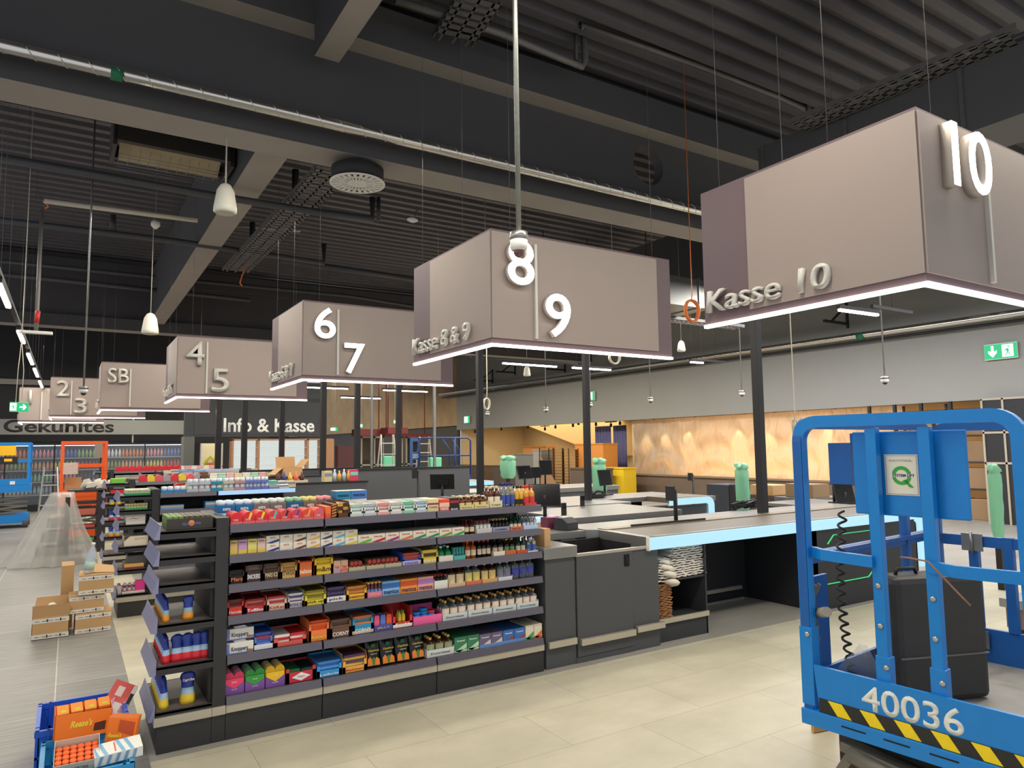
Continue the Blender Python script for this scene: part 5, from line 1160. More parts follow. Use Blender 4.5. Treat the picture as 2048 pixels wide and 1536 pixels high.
# things standing on the deck
M4 = Matrix.Translation((2.788, 2.015, 0)) @ Matrix.Rotation(ry, 4, 'Z')
def onlift(x, y, z): return M4 @ Vector((x, y, z))
t = thing('tool_case', 'large black plastic case standing on the lift deck', 'case', onlift(.42, -.12, .45), ry-.45)
m = MB(); m.box((-.05, -.16, 0), (.42, 0, .55), .03); m.build('shell', mat('case_black', (48, 47, 46), .55, noise=.2, nscale=14), t)
MB().box((-.04, -.168, .2), (.41, -.158, .206)).build('lid_seam', mat('seam_grey', (110, 108, 104), .5), t); MB().tube([(.02, -.08, .55), (.03, -.08, .575), (.12, -.08, .575), (.13, -.08, .55)], .008, 8).build('handle', RUBBER, t)
m = MB(); n = 12; G = []
rr = random.Random(11)
for i in range(n+1):
    row = []
    for j in range(n+1):
        u, v = i/n, j/n; hgt = .30*max(0, 1-abs(u-.3)*1.5)*(1-v)**1.4
        row.append(m.bm.verts.new((.04+.3*v, -.1-.4*u, .455+hgt+.018*rr.random()*(1 if hgt > .01 else .5)+.012*math.sin(9*u+7*v))))
    G.append(row)
for i in range(n):
    for j in range(n): f = m.bm.faces.new((G[i][j], G[i+1][j], G[i+1][j+1], G[i][j+1])); f.smooth = True
o = m.build('plastic_film', mat('film_clear', (225, 226, 222), .18, alpha=.34, spec=.8, bump=.8, bscale=25)); o.matrix_world = M4; tag(o, 'crumpled clear plastic film on the lift deck behind the number', 'film')
o = MB().tube([onlift(.45, -.62, .455), onlift(.52, -.7, .457), onlift(.6, -.78, .455)], .003, 6).tube([onlift(.6, -.64, .456), onlift(.5, -.76, .458)], .003, 6).build('cable_tie', RUBBER); tag(o, 'thin black cable ties lying on the worn lift deck', 'cable tie')
o = MB().tube([onlift(.02, -.40, 1.14), onlift(-.04, -.46, 1.15), onlift(-.045, -.53, 1.145), onlift(-.04, -.57, 1.1), onlift(-.03, -.62, 1.04), onlift(-.03, -.66, 1.0)], .0035, 7).build('rope', mat('rope_brown', (150, 110, 86), .7)); tag(o, 'brown cord knotted round the second lift post', 'cord')
# cardboard leaning below the lift
tag(MB().box((0, 0, 0), (.16, .02, .3)).build('cardboard_sheet', CARD, None, W(1628, 1466, 'z', .005), (0, 0, -.2)), 'cardboard sheet standing on the floor behind the left lift post', 'cardboard')

# =============================================================== second and further gondolas
G2 = gondola(.72, 7.95, (.54, .76), 'second gondola with lit price rail, behind the stocked one', levels=ZL)
G3 = gondola(.72, 11.1, (.54, .76), 'third gondola, its top row of red arched boxes showing behind the second')
G4 = gondola(1.42, 14.6, (.8, .8), 'fourth gondola with brown end post, set back to the right')
G5 = gondola(.76, 17.5, (.8, .8, .6), 'farthest gondola with a row of red arched boxes, beside the orange lift')
tag(MB().box((1.34, 7.925, 1.135), (2.13, 7.938, 1.178)).build('light_rail', emis('rail_blue', (170, 206, 240), 1.1)), 'bluish glowing price rail on the second gondola top shelf', 'light')
small = {}
def row(gx, y, z, x0, x1, specs, where, rows=1, d=.12):
    """small goods in a far row; same-looking packs share one mesh"""
    i = 0; x = x0
    while x < x1-.01:
        nm, c, w, h, kind = specs[i % len(specs)]; key = (nm, w, h, kind)
        if key not in small:
            m = MB()
            if kind == 'arch':
                m.prism([(0, 0), (w-.004, 0)]+[((w-.004)/2*(1+math.cos(q)), h*.5+h*.5*math.sin(q)) for q in [PI*k/8 for k in range(9)]], 'y', 0, d)
                small[key] = m.mesh('sweet_box', cm(c))
            elif kind == 'tin':
                m.box((0, 0, 0), (w-.004, d, h*.42)); m.mi = 1
                for q in (.27, .73):
                    m.lathe([(w*.22, h*.42), (w*.24, h*.6), (w*.22, h*.95), (w*.1, h)], c=(q*w, .04, 0), seg=10)
                small[key] = m.mesh('gum_box', [cm(c), cm((228, 234, 238))])
            elif kind == 'bottle':
                m.lathe([(w*.42, 0), (w*.42, h*.6), (w*.16, h*.78), (w*.16, h)], c=(w/2, w/2, 0), seg=8); small[key] = m.mesh('bottle', cm(c))
            elif kind == 'tray':
                m.box((0, 0, 0), (w-.004, d, h*.5)); m.mi = 1
                for q in range(4): m.box((.004, .004, h*(.5+.11*q)), (w-.008, d-.01, h*(.5+.11*q+.08)))
                small[key] = m.mesh('sweet_tray', [cm(c), cm(tuple(min(255, v+24) for v in c))])
            else:
                m.box((0, 0, 0), (w-.004, d, h)); m.mi = 1; m.box((.004, -.001, h*.5), (w-.008, .001, h*.8)); small[key] = m.mesh('sweet_box', [cm(c), cm(tuple(255-v//2 for v in c))])
        nmk = {'arch': 'arched sweet box', 'tin': 'gum tin box', 'bottle': 'small bottle', 'tray': 'sweet tray', 'box': 'small box'}[kind]
        cat = {'arch': 'box', 'tin': 'box', 'bottle': 'bottle', 'tray': 'tray', 'box': 'box'}[kind]
        lb = '%s %s %s' % (nm, nmk, where)
        tag(put(small[key].name.split('.')[0], small[key], None, (x, y, z)), lb, cat, lb)
        x += w; i += 1
def on(G, k): return G.location.y+.03, ZL[k]-.007
y_, z_ = on(G2, 0)
row(0, y_, z_, .80, 1.04, [('white and blue', (60, 140, 206), .12, .07, 'tin')], 'on top of the second gondola')
row(0, y_, z_, 1.04, 1.27, [('silver', (196, 204, 212), .115, .075, 'tin')], 'on top of the second gondola')
row(0, y_, z_+.076, 1.04, 1.27, [('silver', (196, 204, 212), .115, .06, 'tin')], 'in the upper layer on the second gondola')
row(0, y_, z_, 1.27, 1.39, [('turquoise', (40, 150, 180), .12, .075, 'tin')], 'on top of the second gondola')
row(0, y_, z_+.076, 1.27, 1.39, [('turquoise', (40, 150, 180), .12, .06, 'tin')], 'in the upper layer on the second gondola')
row(0, y_, z_, 1.39, 1.62, [('beige', (206, 200, 180), .115, .075, 'tin'), ('rose', (206, 150, 160), .115, .075, 'tin')], 'on top of the second gondola')
row(0, y_, z_+.076, 1.39, 1.62, [('beige', (206, 200, 180), .115, .06, 'tin'), ('rose', (206, 150, 160), .115, .06, 'tin')], 'in the upper layer on the second gondola')
row(0, y_, z_, 1.62, 1.86, [('violet-blue', (110, 130, 200), .08, .075, 'tin')], 'on top of the second gondola')
row(0, y_, z_+.076, 1.62, 1.86, [('violet-blue', (110, 130, 200), .08, .06, 'tin')], 'in the upper layer on the second gondola')
row(0, y_, z_, 1.86, 2.08, [('lilac and white', (150, 140, 200), .11, .04, 'box'), ('white', (226, 224, 230), .11, .045, 'box')], 'at the right end of the second gondola')
row(0, y_+.25, z_, .95, 1.5, [('red', (216, 50, 60), .11, .09, 'arch'), ('yellow', (236, 214, 60), .11, .09, 'arch'), ('pink', (230, 110, 130), .11, .09, 'arch')], 'in the back row of the second gondola')
row(0, y_+.25, z_, 1.9, 2.2, [('mint green', (120, 190, 170), .12, .09, 'tray'), ('white', (226, 226, 220), .1, .075, 'box'), ('cream', (230, 214, 170), .1, .07, 'box')], 'at the right back of the second gondola')
row(0, on(G2, 1)[0], on(G2, 1)[1], .80, 1.02, [('pale blue', (120, 160, 206), .22, .05, 'box')], 'on the second shelf of the second gondola')
row(0, on(G2, 1)[0], on(G2, 1)[1], 1.22, 1.7, [('sky blue', (70, 150, 206), .1, .07, 'box'), ('light blue', (120, 180, 220), .1, .07, 'box')], 'on the second shelf of the second gondola')
y_, z_ = on(G3, 0)
row(0, y_, z_, .84, 1.62, [('red', (216, 44, 52), .1, .1, 'arch'), ('yellow and red', (230, 200, 60), .1, .1, 'arch'), ('rose', (222, 90, 100), .1, .1, 'arch'), ('teal and red', (160, 150, 160), .1, .1, 'arch')], 'on the third gondola top')
row(0, y_, z_, 1.62, 1.74, [('tiger-brown', (90, 60, 36), .12, .13, 'tray')], 'on the third gondola top')
row(0, y_, z_, 1.75, 2.9, [('white', (230, 226, 214), .115, .1, 'tray'), ('mint', (170, 214, 190), .115, .1, 'tray'), ('pink', (230, 180, 176), .115, .1, 'tray'), ('cream', (226, 210, 160), .115, .09, 'tray')], 'on the third gondola top')
row(0, y_+.2, z_, 1.4, 1.72, [('blue', (110, 160, 210), .16, .14, 'box')], 'behind the red arched boxes of the third gondola')
row(0, y_+.2, z_, 1.72, 2.2, [('pale violet', (170, 176, 210), .24, .15, 'box')], 'stacked high at the back of the third gondola')
y_, z_ = on(G4, 0); row(0, y_, z_, 1.5, 3.1, [('cream', (226, 216, 180), .13, .07, 'tray'), ('white', (226, 226, 222), .13, .08, 'box'), ('pale blue', (150, 180, 210), .13, .07, 'box'), ('dark red', (150, 50, 50), .13, .07, 'box')], 'on the fourth gondola top')
y_, z_ = on(G5, 0); row(0, y_, z_, .86, 2.1, [('red', (210, 40, 50), .13, .11, 'arch')], 'on the farthest gondola top')
row(0, on(G5, 1)[0], on(G5, 1)[1], .86, 2.8, [('peach', (226, 190, 150), .14, .09, 'box'), ('cream', (226, 216, 190), .14, .09, 'box')], 'on the second shelf of the farthest gondola')
row(0, y_, z_, 2.1, 2.95, [('white', (226, 224, 214), .13, .1, 'tray'), ('rose', (222, 170, 170), .13, .1, 'tray')], 'on the farthest gondola top')
# second gondola's end cap goods (right-hand shelves facing the aisle)
def ebox(x0, w, z, h, c, label, y=8.0, d=.3, txt=None, tc=(160, 60, 60), c2=None):
    t_ = thing('sweet_box', label, 'box', (x0, y, z)); MB().box((0, 0, 0), (w, d, h), .002).build('carton', cm(c), t_)
    if c2: MB().box((.003, -.001, 0), (w-.003, .0, h*.35)).build('printed_band', cm(c2), t_)
    if txt: text('lettering', txt, ink(tc), t_, (w*.4, -.0016, h*.6), h=h*.2, w=w*.45, depth=0, res=2)
    return t_
E2 = .44; zt = [z-.004 for z in ZE]
row(0, 8.0, zt[0], E2+.05, E2+.27, [('green-lidded cream', (226, 226, 190), .022, .055, 'box')], 'on the top end shelf of the second gondola', d=.3)
ebox(E2+.045, .225, zt[0], .022, (60, 150, 90), 'green box base on the top end shelf of the second gondola', y=7.985)
row(0, 8.0, zt[1], E2+.05, E2+.25, [('yellow and white', (236, 220, 120), .025, .06, 'box')], 'on the second end shelf of the second gondola')
ebox(E2+.045, .2, zt[1], .02, (80, 160, 90), 'green tray front on the second end shelf of the second gondola', y=7.985, d=.05)
ebox(E2+.06, .17, zt[2], .1, (232, 228, 214), 'white box with red mountain line on the third end shelf of the second gondola', c2=None)
MB().prism([(E2+.08, zt[2]+.05), (E2+.12, zt[2]+.065), (E2+.15, zt[2]+.055), (E2+.2, zt[2]+.066), (E2+.15, zt[2]+.05), (E2+.12, zt[2]+.058)], 'y', 7.998, 7.9995).build('mountain_print', ink((190, 60, 60)), None)
mp_ = bpy.data.objects['mountain_print']; pb = [o for o in bpy.data.objects if str(o.get('label')).startswith('white box with red mountain')][0]; mp_.parent = pb; mp_.location = (-pb.location.x, -pb.location.y, -pb.location.z)
b_ = ebox(E2+.05, .22, zt[3], .095, (232, 222, 196), 'cream wafer box with slanted dark corner on the second gondola', txt='GIOTTO', tc=(190, 80, 70))
MB().prism([(0, .05), (.05, .095), (0, .095)], 'y', -.0012, 0).build('corner_print', ink((90, 60, 50)), b_)
ebox(E2+.06, .17, zt[4], .045, (226, 180, 100), 'low yellow and pink box on the fifth end shelf of the second gondola', c2=(150, 60, 60)); ebox(E2+.09, .2, zt[4], .12, (96, 96, 94), 'grey patterned box behind the low yellow box', y=8.05, d=.25)
bx_ = ebox(E2+.16, .085, zt[5], .12, (232, 60, 150), 'hot pink card box beside the silver eggs', d=.02)
eg = None
for i in range(3):
    for j in range(2):
        loc = (E2+.07+.042*i, 8.03+.0*j, zt[5]+.003+.05*j)
        if eg is None:
            eg = thing('chocolate_egg', 'silver and crimson wrapped egg at the bottom of the second gondola end', 'egg', loc, group='wrapped eggs on the second gondola')
            MB().lathe([(.004, .0), (.017, .01), (.019, .022)], seg=12).build('foil_base', cm((170, 30, 80)), eg); MB().lathe([(.019, .022), (.016, .036), (.009, .045), (.002, .048)], seg=12).build('foil_top', cm((206, 200, 210)), eg)
        else: dup(eg, loc)
ebox(E2+.045, .2, zt[5]-.001, .02, (232, 226, 214), 'white tray edge under the wrapped eggs', y=7.985, d=.04)
ebox(E2+.01, .03, zt[5], .075, (206, 196, 200), 'grey-pink box at the lip of the second gondola bottom shelf', y=8.0, d=.2)
for k, (kd, zz) in enumerate((('y', ZE[2]), ('r', ZE[3]), ('o', ZE[4]))):
    for i in range(2): pouch(kd, (.52+.08*i, 11.17, zz-.005), '%s drink pouch on the end of the third gondola' % kinds[kd][2], PI/2)
ebox(.50, .17, ZE[0], .06, (120, 190, 70), 'bright green box on the end of the third gondola', y=11.13)
ebox(.50, .17, ZE[1], .05, (200, 40, 50), 'red pack pile on the second end shelf of the third gondola', y=11.13)

# open cardboard box on the partition
p = W(585, 957, 'y', 8.75); t = thing('open_carton', 'open cardboard box with raised flaps above the stocked gondolas', 'box', (W(560, 945, 'y', 10.97).x, 10.8, 1.2), .1)
m = MB(); w_, d__, h_ = .3, .3, .13
m.box((0, 0, 0), (w_, .004, h_)); m.box((0, d__, 0), (w_, d__+.004, h_)); m.box((0, 0, 0), (.004, d__, h_)); m.box((w_-.004, 0, 0), (w_, d__, h_)); m.box((0, 0, 0), (w_, d__, .004)); m.build('carton', CARD, t)
MB().quad((0, d__, h_), (w_, d__, h_), (w_, d__+.03, h_+.16), (0, d__+.03, h_+.16)).build('flap', CARD, t); MB().quad((0, 0, h_), (0, d__, h_), (-.12, d__, h_-.1), (-.12, 0, h_-.1)).build('flap', CARD, t); MB().quad((w_, 0, h_), (w_, d__, h_), (w_+.1, d__, h_+.12), (w_+.1, 0, h_+.12)).build('flap', CARD, t)
def goods(px0, px1, pyb, Y_, z, specs, where):
    a = W(px0, pyb, 'y', Y_).x; b = W(px1, pyb, 'y', Y_).x
    low_tray(a-.02, b+.02, z, .03, (226, 214, 190), 'pale tray %s' % where, y=Y_-.02)
    row(0, Y_, z+.004, a, b, specs, where)
goods(552, 612, 957, 8.66, 1.2, [('dark brown', (80, 40, 30), .07, .12, 'bottle'), ('navy', (60, 70, 130), .07, .13, 'bottle'), ('yellow', (226, 180, 80), .07, .12, 'bottle'), ('orange-red', (226, 110, 80), .07, .13, 'bottle')], 'on the partition before the open carton')
a = W(650, 955, 'y', 8.66).x
row(0, 8.64, 1.2, W(648, 955, 'y', 8.66).x, W(664, 955, 'y', 8.66).x, [('pale cream', (226, 212, 160), .1, .13, 'box')], 'at the right end of the low partition')
row(0, 8.64, 1.2, W(665, 955, 'y', 8.66).x, W(698, 955, 'y', 8.66).x, [('clear blue-capped', (200, 210, 226), .06, .15, 'bottle'), ('yellow', (236, 180, 80), .06, .13, 'bottle')], 'at the right end of the low partition')
row(0, 8.64, 1.2, W(699, 955, 'y', 8.66).x, W(714, 955, 'y', 8.66).x, [('raspberry red', (226, 70, 100), .11, .14, 'box')], 'at the right end of the low partition')

# =============================================================== left aisle: carton stack
TAPE = mat('printed_tape', (222, 218, 206), .4); 
def parcel(x, y, z, w, d_, h, rz, label, open_=False, tape=True, marks=True):
    t_ = thing('carton', label, 'box', (x, y, z), rz); e = .004
    if open_:
        m = MB(); m.box((0, 0, 0), (w, e, h)); m.box((0, d_-e, 0), (w, d_, h)); m.box((0, 0, 0), (e, d_, h)); m.box((w-e, 0, 0), (w, d_, h)); m.box((0, 0, 0), (w, d_, e)); m.build('body', CARD, t_)
        MB().quad((0, 0, h), (w, 0, h), (w, -.02, h+.1), (0, -.02, h+.1)).build('flap', CARD, t_); MB().quad((0, d_, h), (w, d_, h), (w+.01, d_+.04, h+.12), (.02, d_+.04, h+.12)).build('flap', CARD, t_)
        MB().quad((w, 0, h), (w, d_, h), (w+.02, d_, h+.08), (w+.02, 0, h+.05)).build('flap', CARD, t_)
    else: MB().box((0, 0, 0), (w, d_, h), .002).build('body', CARD, t_)
    if tape:
        for z0 in (.03, .72):
            b = MB().box((0, -.0012, h*z0), (w, .0, h*(z0+.2))).box((-.0012, 0, h*z0), (0, d_, h*(z0+.2))).build('printed_tape', TAPE, t_)
            if marks:
                mk = MB()
                for k in range(5):
                    xx = w*(.08+.18*k); mk.box((xx, -.002, h*(z0+.08)), (xx+w*.12, -.0013, h*(z0+.1)))
                    if k in (1, 3): mk.box((xx+w*.13, -.002, h*(z0+.04)), (xx+w*.17, -.0013, h*(z0+.16)))
                mk.build('tape_print', INK, b)
    return t_
parcel(-.217, 7.43, 0, .27, .26, .19, 0, 'open carton at the front left with white film bulging out', open_=True)
parcel(.10, 7.45, 0, .275, .27, .178, .03, 'bottom right carton of the stack with raised flap', open_=False)
parcel(.05, 7.45, .18, .265, .26, .155, .02, 'middle carton of the stack, shifted to the left')
parcel(.115, 7.43, .337, .27, .3, .175, -.02, 'top carton of the stack carrying the water bottle', open_=False)
tag(MB().quad((.2, 7.5, .518), (.39, 7.45, .513), (.39, 7.7, .54), (.22, 7.72, .57)).quad((.2, 7.5, .521), (.39, 7.45, .516), (.39, 7.7, .543), (.22, 7.72, .573)).build('carton_flap', CARD), 'loose lifted flap on the top carton', 'cardboard')
parcel(-.02, 7.8, 0, .1, .3, .56, 0, 'tall upright brown carton behind the stack', tape=False)
FILMW = mat('film_white', (226, 220, 206), .45, noise=.15, nscale=15, bump=.5, bscale=30)
m = MB(); m.lathe([(.11, 0), (.125, .05), (.09, .12), (.05, .17), (.012, .2)], seg=14)
for v in m.bm.verts: v.co.x *= 1+.25*math.sin(7*v.co.z*9); v.co.x += .02*math.sin(40*v.co.y)
tag(m.build('crumpled_film', FILMW, None, (-.08, 7.56, .08)), 'white crumpled film bulging from the open carton', 'film')
t = thing('water_bottle', 'clear plastic water bottle leaning on the top carton', 'bottle', (.185, 7.5, .517), rot=(0, .12, 0))
MB().lathe([(.036, 0), (.04, .01), (.038, .09), (.04, .15), (.03, .19), (.014, .235), (.014, .25)], seg=18).build('bottle_body', mat('pet_clear', (206, 220, 235), .08, alpha=.45, spec=.8), t); MB().lathe([(.0405, .03), (.0405, .1)], seg=18).build('label_band', mat('label_pale_green', (176, 204, 190), .5), t); MB().lathe([(.016, .245), (.016, .27)], seg=12).build('cap', WHITE, t)

# blue folding crates with sweets, bottom left
CB = mat('crate_blue', (40, 96, 204), .4); CB2 = mat('crate_light_blue', (52, 150, 206), .4)
def crate(x, y, w, d_, h, rz, mt, label):
    t_ = thing('folding_crate', label, 'crate', (x, y, 0), rz); e = .012
    def wall(L):
        m = MB(); m.box((0, 0, 0), (L, e, h*.22)); m.box((0, -.004, h-.03), (L, e+.004, h)); m.box((0, 0, h*.22), (L*.36, e, h-.03)); m.box((L*.64, 0, h*.22), (L, e, h-.03)); m.box((L*.36, 0, h*.22), (L*.64, e, h*.62)); m.box((L*.495, 0, h*.62), (L*.505, e, h-.03))
        for k in (.0, .12, .88, .97): m.box((L*k, -.005, 0), (L*k+.012, e, h))
        m.box((0, -.005, h*.45), (L, 0, h*.5)); return m
    wall(w).build('side_wall', mt, t_, (0, 0, 0)); wall(w).build('side_wall', mt, t_, (0, d_-e, 0)); wall(d_).build('end_wall', mt, t_, (e, 0, 0), (0, 0, PI/2)); wall(d_).build('end_wall', mt, t_, (w, 0, 0), (0, 0, PI/2)); MB().box((0, 0, 0), (w, d_, .008)).build('crate_floor', mt, t_); return t_
crate(-.09, 4.28, .4, .46, .24, 0, CB, 'royal blue folding crate filled with sweets boxes at the bottom left')
crate(-.06, 3.74, .36, .5, .2, 0, CB2, 'lighter blue crate in front of the royal blue one')
OR = cm((250, 124, 30))
def sbox(name, label, loc, w, d_, h, rot, mt, cat='box'):
    t_ = thing(name, label, cat, loc, rot=rot); MB().box((0, 0, 0), (w, d_, h), .001).build('carton', mt, t_); return t_
t = thing('sweet_box', 'large orange peanut cup box with open top in the blue crate', 'box', W(107, 1484, 'y', 4.2), rot=(-.18, .04, .06))
m = MB(); e = .003; m.box((0, 0, 0), (.245, e, .115)); m.box((0, .1, 0), (.245, .1+e, .15)); m.prism([(0, 0), (.1, 0), (.1, .15), (0, .115)], 'x', 0, e); m.prism([(0, 0), (.1, 0), (.1, .15), (0, .115)], 'x', .242, .245); m.build('carton', OR, t)
text('lettering', "Reese's", ink((246, 226, 60)), t, (.065, -.0015, .048), h=.032, w=.095, depth=0, bold=.03, shear=.3, res=3)
MB().prism([(.165, .02), (.215, .02), (.22, .06), (.17, .055)], 'y', -.0015, 0).build('bar_print', ink((90, 40, 30)), t)
bpy.context.view_layer.update(); RB = t.matrix_world.copy()
for i in range(4):
    loc = RB @ Vector((.008+.059*i, .012, .106+.004*i)); 
    o = MB().box((0, 0, 0), (.05, .07, .012)).build('peanut_cup_pack', cm((250, 150, 60)), None, loc, (.35, 0, .06)); tag(o, 'orange pack with yellow mark in the large orange box', 'sweet', 'packs in the large orange box')
    MB().box((.018, .012, .012), (.04, .03, .0125)).build('yellow_mark', cm((206, 206, 40)), o)
t = thing('sweet_box', 'tilted orange peanut cup box at the right of the blue crate', 'box', W(208, 1484, 'y', 4.04), rot=(-.15, .14, -.25))
MB().box((0, 0, 0), (.13, .1, .11), .002).build('carton', OR, t); text('lettering', "Reese's", ink((246, 226, 60)), t, (.01, -.0015, .02), h=.02, w=.06, depth=0, bold=.03, shear=.3, res=3); MB().prism([(.05, .05), (.12, .03), (.12, .09), (.05, .1)], 'y', -.002, -.0005).build('bar_print', ink((200, 80, 30)), t)
# white carton of orange-capped bottles
t = thing('spirit_carton', 'off-white carton of orange-capped bottles lettered in slanted black', 'box', W(104, 1592, 'y', 3.86), rot=(.3, 0, -.02)); t.scale = (.86, .9, .95)
m = MB(); m.box((0, 0, 0), (.205, e, .15)); m.box((0, .15, 0), (.205, .15+e, .18)); m.prism([(0, 0), (.15, 0), (.15, .18), (0, .15)], 'x', 0, e); m.prism([(0, 0), (.15, 0), (.15, .18), (0, .15)], 'x', .202, .205); m.box((0, 0, 0), (.205, .15, .003)); m.build('carton', cm((214, 206, 190)), t)
text('lettering', 'ZOLADKOWA', INK, t, (.06, -.0015, .112), h=.018, w=.095, depth=0, shear=.2, res=2); text('lettering', 'GORZKA', INK, t, (.08, -.0015, .09), h=.012, w=.055, depth=0, shear=.1, res=2); MB().box((.045, -.0015, .072), (.16, 0, .074)).build('fine_print', INK, t)
bpy.context.view_layer.update(); Mz = t.matrix_world.copy()
capm = MB().lathe([(.0135, 0), (.0155, .012), (.0155, .022), (.012, .025)], seg=14).mesh('orange_cap', cm((246, 110, 50))); bod = MB().lathe([(.014, -.1), (.014, -.03), (.009, -.01), (.009, .0)], seg=10).mesh('glass', GLASS)
sb = None
for j in range(4):
    for i in range(6):
        l = Mz @ Vector((.02+.033*i, .025+.034*j, .13))
        if sb is None:
            sb = thing('bottle', 'small bottle with orange cap in the off-white carton', 'bottle', l, group='orange-capped bottles in the carton'); put('cap', capm, sb); put('glass', bod, sb)
        else: dup(sb, l)
for o in bpy.data.objects:
    if o.get('group') == 'orange-capped bottles in the carton': o.rotation_euler = (.3, 0, -.02); o.scale = (.9, .9, .9)
t = thing('striped_box', 'white box with light blue diagonal stripes lying on the front crate', 'box', W(189, 1536, 'y', 3.8), rot=(.12, -.04, .04)); t.scale = (1.02, .8, .9)
MB().box((0, 0, 0), (.19, .15, .05), .001).build('carton', cm((238, 238, 228)), t)
for k in range(5): 
    if k == 2: continue
    MB().prism([(.005+.034*k, .002), (.02+.034*k, .002), (.0+.034*k-.0, .148), (-.0+.034*max(k-.45, 0.02), .148)], 'z', .0502, .0508).build('stripe_print', cm((130, 186, 222)), t)
for k in range(5): MB().prism([(.01+.034*k, .004), (.024+.034*k, .004), (.036+.034*k if k < 4 else .168, .046), (.022+.034*k if k < 4 else .155, .046)], 'y', -.0012, 0).build('stripe_print', cm((130, 170, 206)), t)
MB().box((.08, .02, .0502), (.086, .13, .0507)).build('red_line_print', cm((220, 110, 90)), t)
# pink sweets box standing tilted in the crate
t = thing('sweet_box', 'white box with red lid and pink striped sweets tilted in the blue crate', 'box', (.14, 4.42, .17), rot=(-.75, .45, -.25))
MB().box((0, 0, 0), (.12, .09, .27), .001).build('carton', cm((232, 228, 220)), t); MB().box((0, -.001, .16), (.10, .0, .272)).box((.0, -.0, .27), (.12, .02, .272)).build('red_lid', cm((226, 90, 80)), t); MB().box((.03, -.0016, .19), (.065, -.001, .245)).build('white_print', cm((240, 220, 210)), t); MB().box((.102, -.0012, .165), (.12, 0, .225)).build('dark_print', INK, t)
m = MB(); rr = random.Random(2)
for k in range(26): x_, z_ = .005+rr.random()*.09, .0+rr.random()*.15; m.box((x_, -.004-rr.random()*.004, z_), (x_+.006, .0, z_+.03))
o = m.build('striped_sweets', mat('sweets_pink', (232, 160, 190), .5, noise=.3, nscale=120), t); o['kind'] = 'stuff'

# =============================================================== left aisle, far end
# plastic-wrapped end rack
t = thing('end_rack', 'grey shelf rack wrapped in clear plastic in the left aisle', 'rack', (-.3, 12.2, 0))
MB().box((.28, .0, .14), (.34, .5, .95)).build('upright', BLACK, t)
for z_, x0_ in ((.24, -.06), (.46, 0), (.66, .07)): MB().box((x0_, .02, z_-.14), (.27, .46, z_)).build('shelf', mat('rack_shelf_grey', (130, 124, 120), .6), t)
MB().box((-.1, 0, 0), (.36, .5, .12)).build('base', ALU, t)
t = thing('end_rack', 'black end rack with red packs behind the plastic-wrapped rack', 'rack', (.1, 13.3, 0))
MB().box((.32, 0, 0), (.44, .7, .98)).box((-.1, 0, .96), (.44, .7, 1.0)).build('frame', BLACK, t)
for k, z_ in enumerate((.2, .4, .6, .8)): MB().box((0, 0, z_-.03), (.32, .6, z_)).build('shelf', BLACK, t)
for k, (z_, c_, nm) in enumerate(((.6, (206, 110, 90), 'salmon red'), (.4, (206, 90, 80), 'red'), (.2, (60, 170, 90), 'green'))): tag(MB().box((0, 0, 0), (.26, .2, .1 if k < 1 else .04)).build('goods_pack', cm(c_), None, (.13, 13.33, z_)), nm+' pack lying in the black end rack', 'box')
FILM2 = mat('film_veil', (226, 224, 216), .22, alpha=.4, spec=1.0, bump=1.0, bscale=6)
m = MB(); n = 40; rr = random.Random(5); rings = []
for r_ in range(9):
    v = r_/8; ring = []
    for k in range(n):
        a = 2*PI*k/n; fold = 1+.13*math.sin(k*2.1+v)*v+.06*rr.uniform(-1, 1)*v
        rx, ryy = (.15+.40*v**1.3)*fold, (.2+.3*v**1.2)*fold
        ring.append(m.bm.verts.new((.06+rx*math.cos(a)-.1*v, ryy*math.sin(a), 1.0*(1-v**1.15)+.012)))
    rings.append(ring)
for A_, B_ in zip(rings, rings[1:]):
    for k in range(n): f = m.bm.faces.new((A_[k], A_[(k+1) % n], B_[(k+1) % n], B_[k])); f.smooth = True
m.bm.faces.new(rings[0])
tag(m.build('plastic_sheet', FILM2, None, (-.12, 12.42, 0)), 'translucent plastic sheet draped over the rack down to the floor', 'plastic sheet')
m = MB(); rr = random.Random(8)
for k in range(14):
    x_, y2, z_ = rr.uniform(0, .42), rr.uniform(0, .4), rr.uniform(0, .08); m.prism([(x_, z_), (x_+.14, z_+.02), (x_+.1, z_+.09), (x_+.02, z_+.07)], 'y', y2, y2+.1)
tag(m.build('crumpled_film', FILMW, None, (.15, 13.4, 1.0)), 'heap of white crumpled film on the black end rack', 'film')

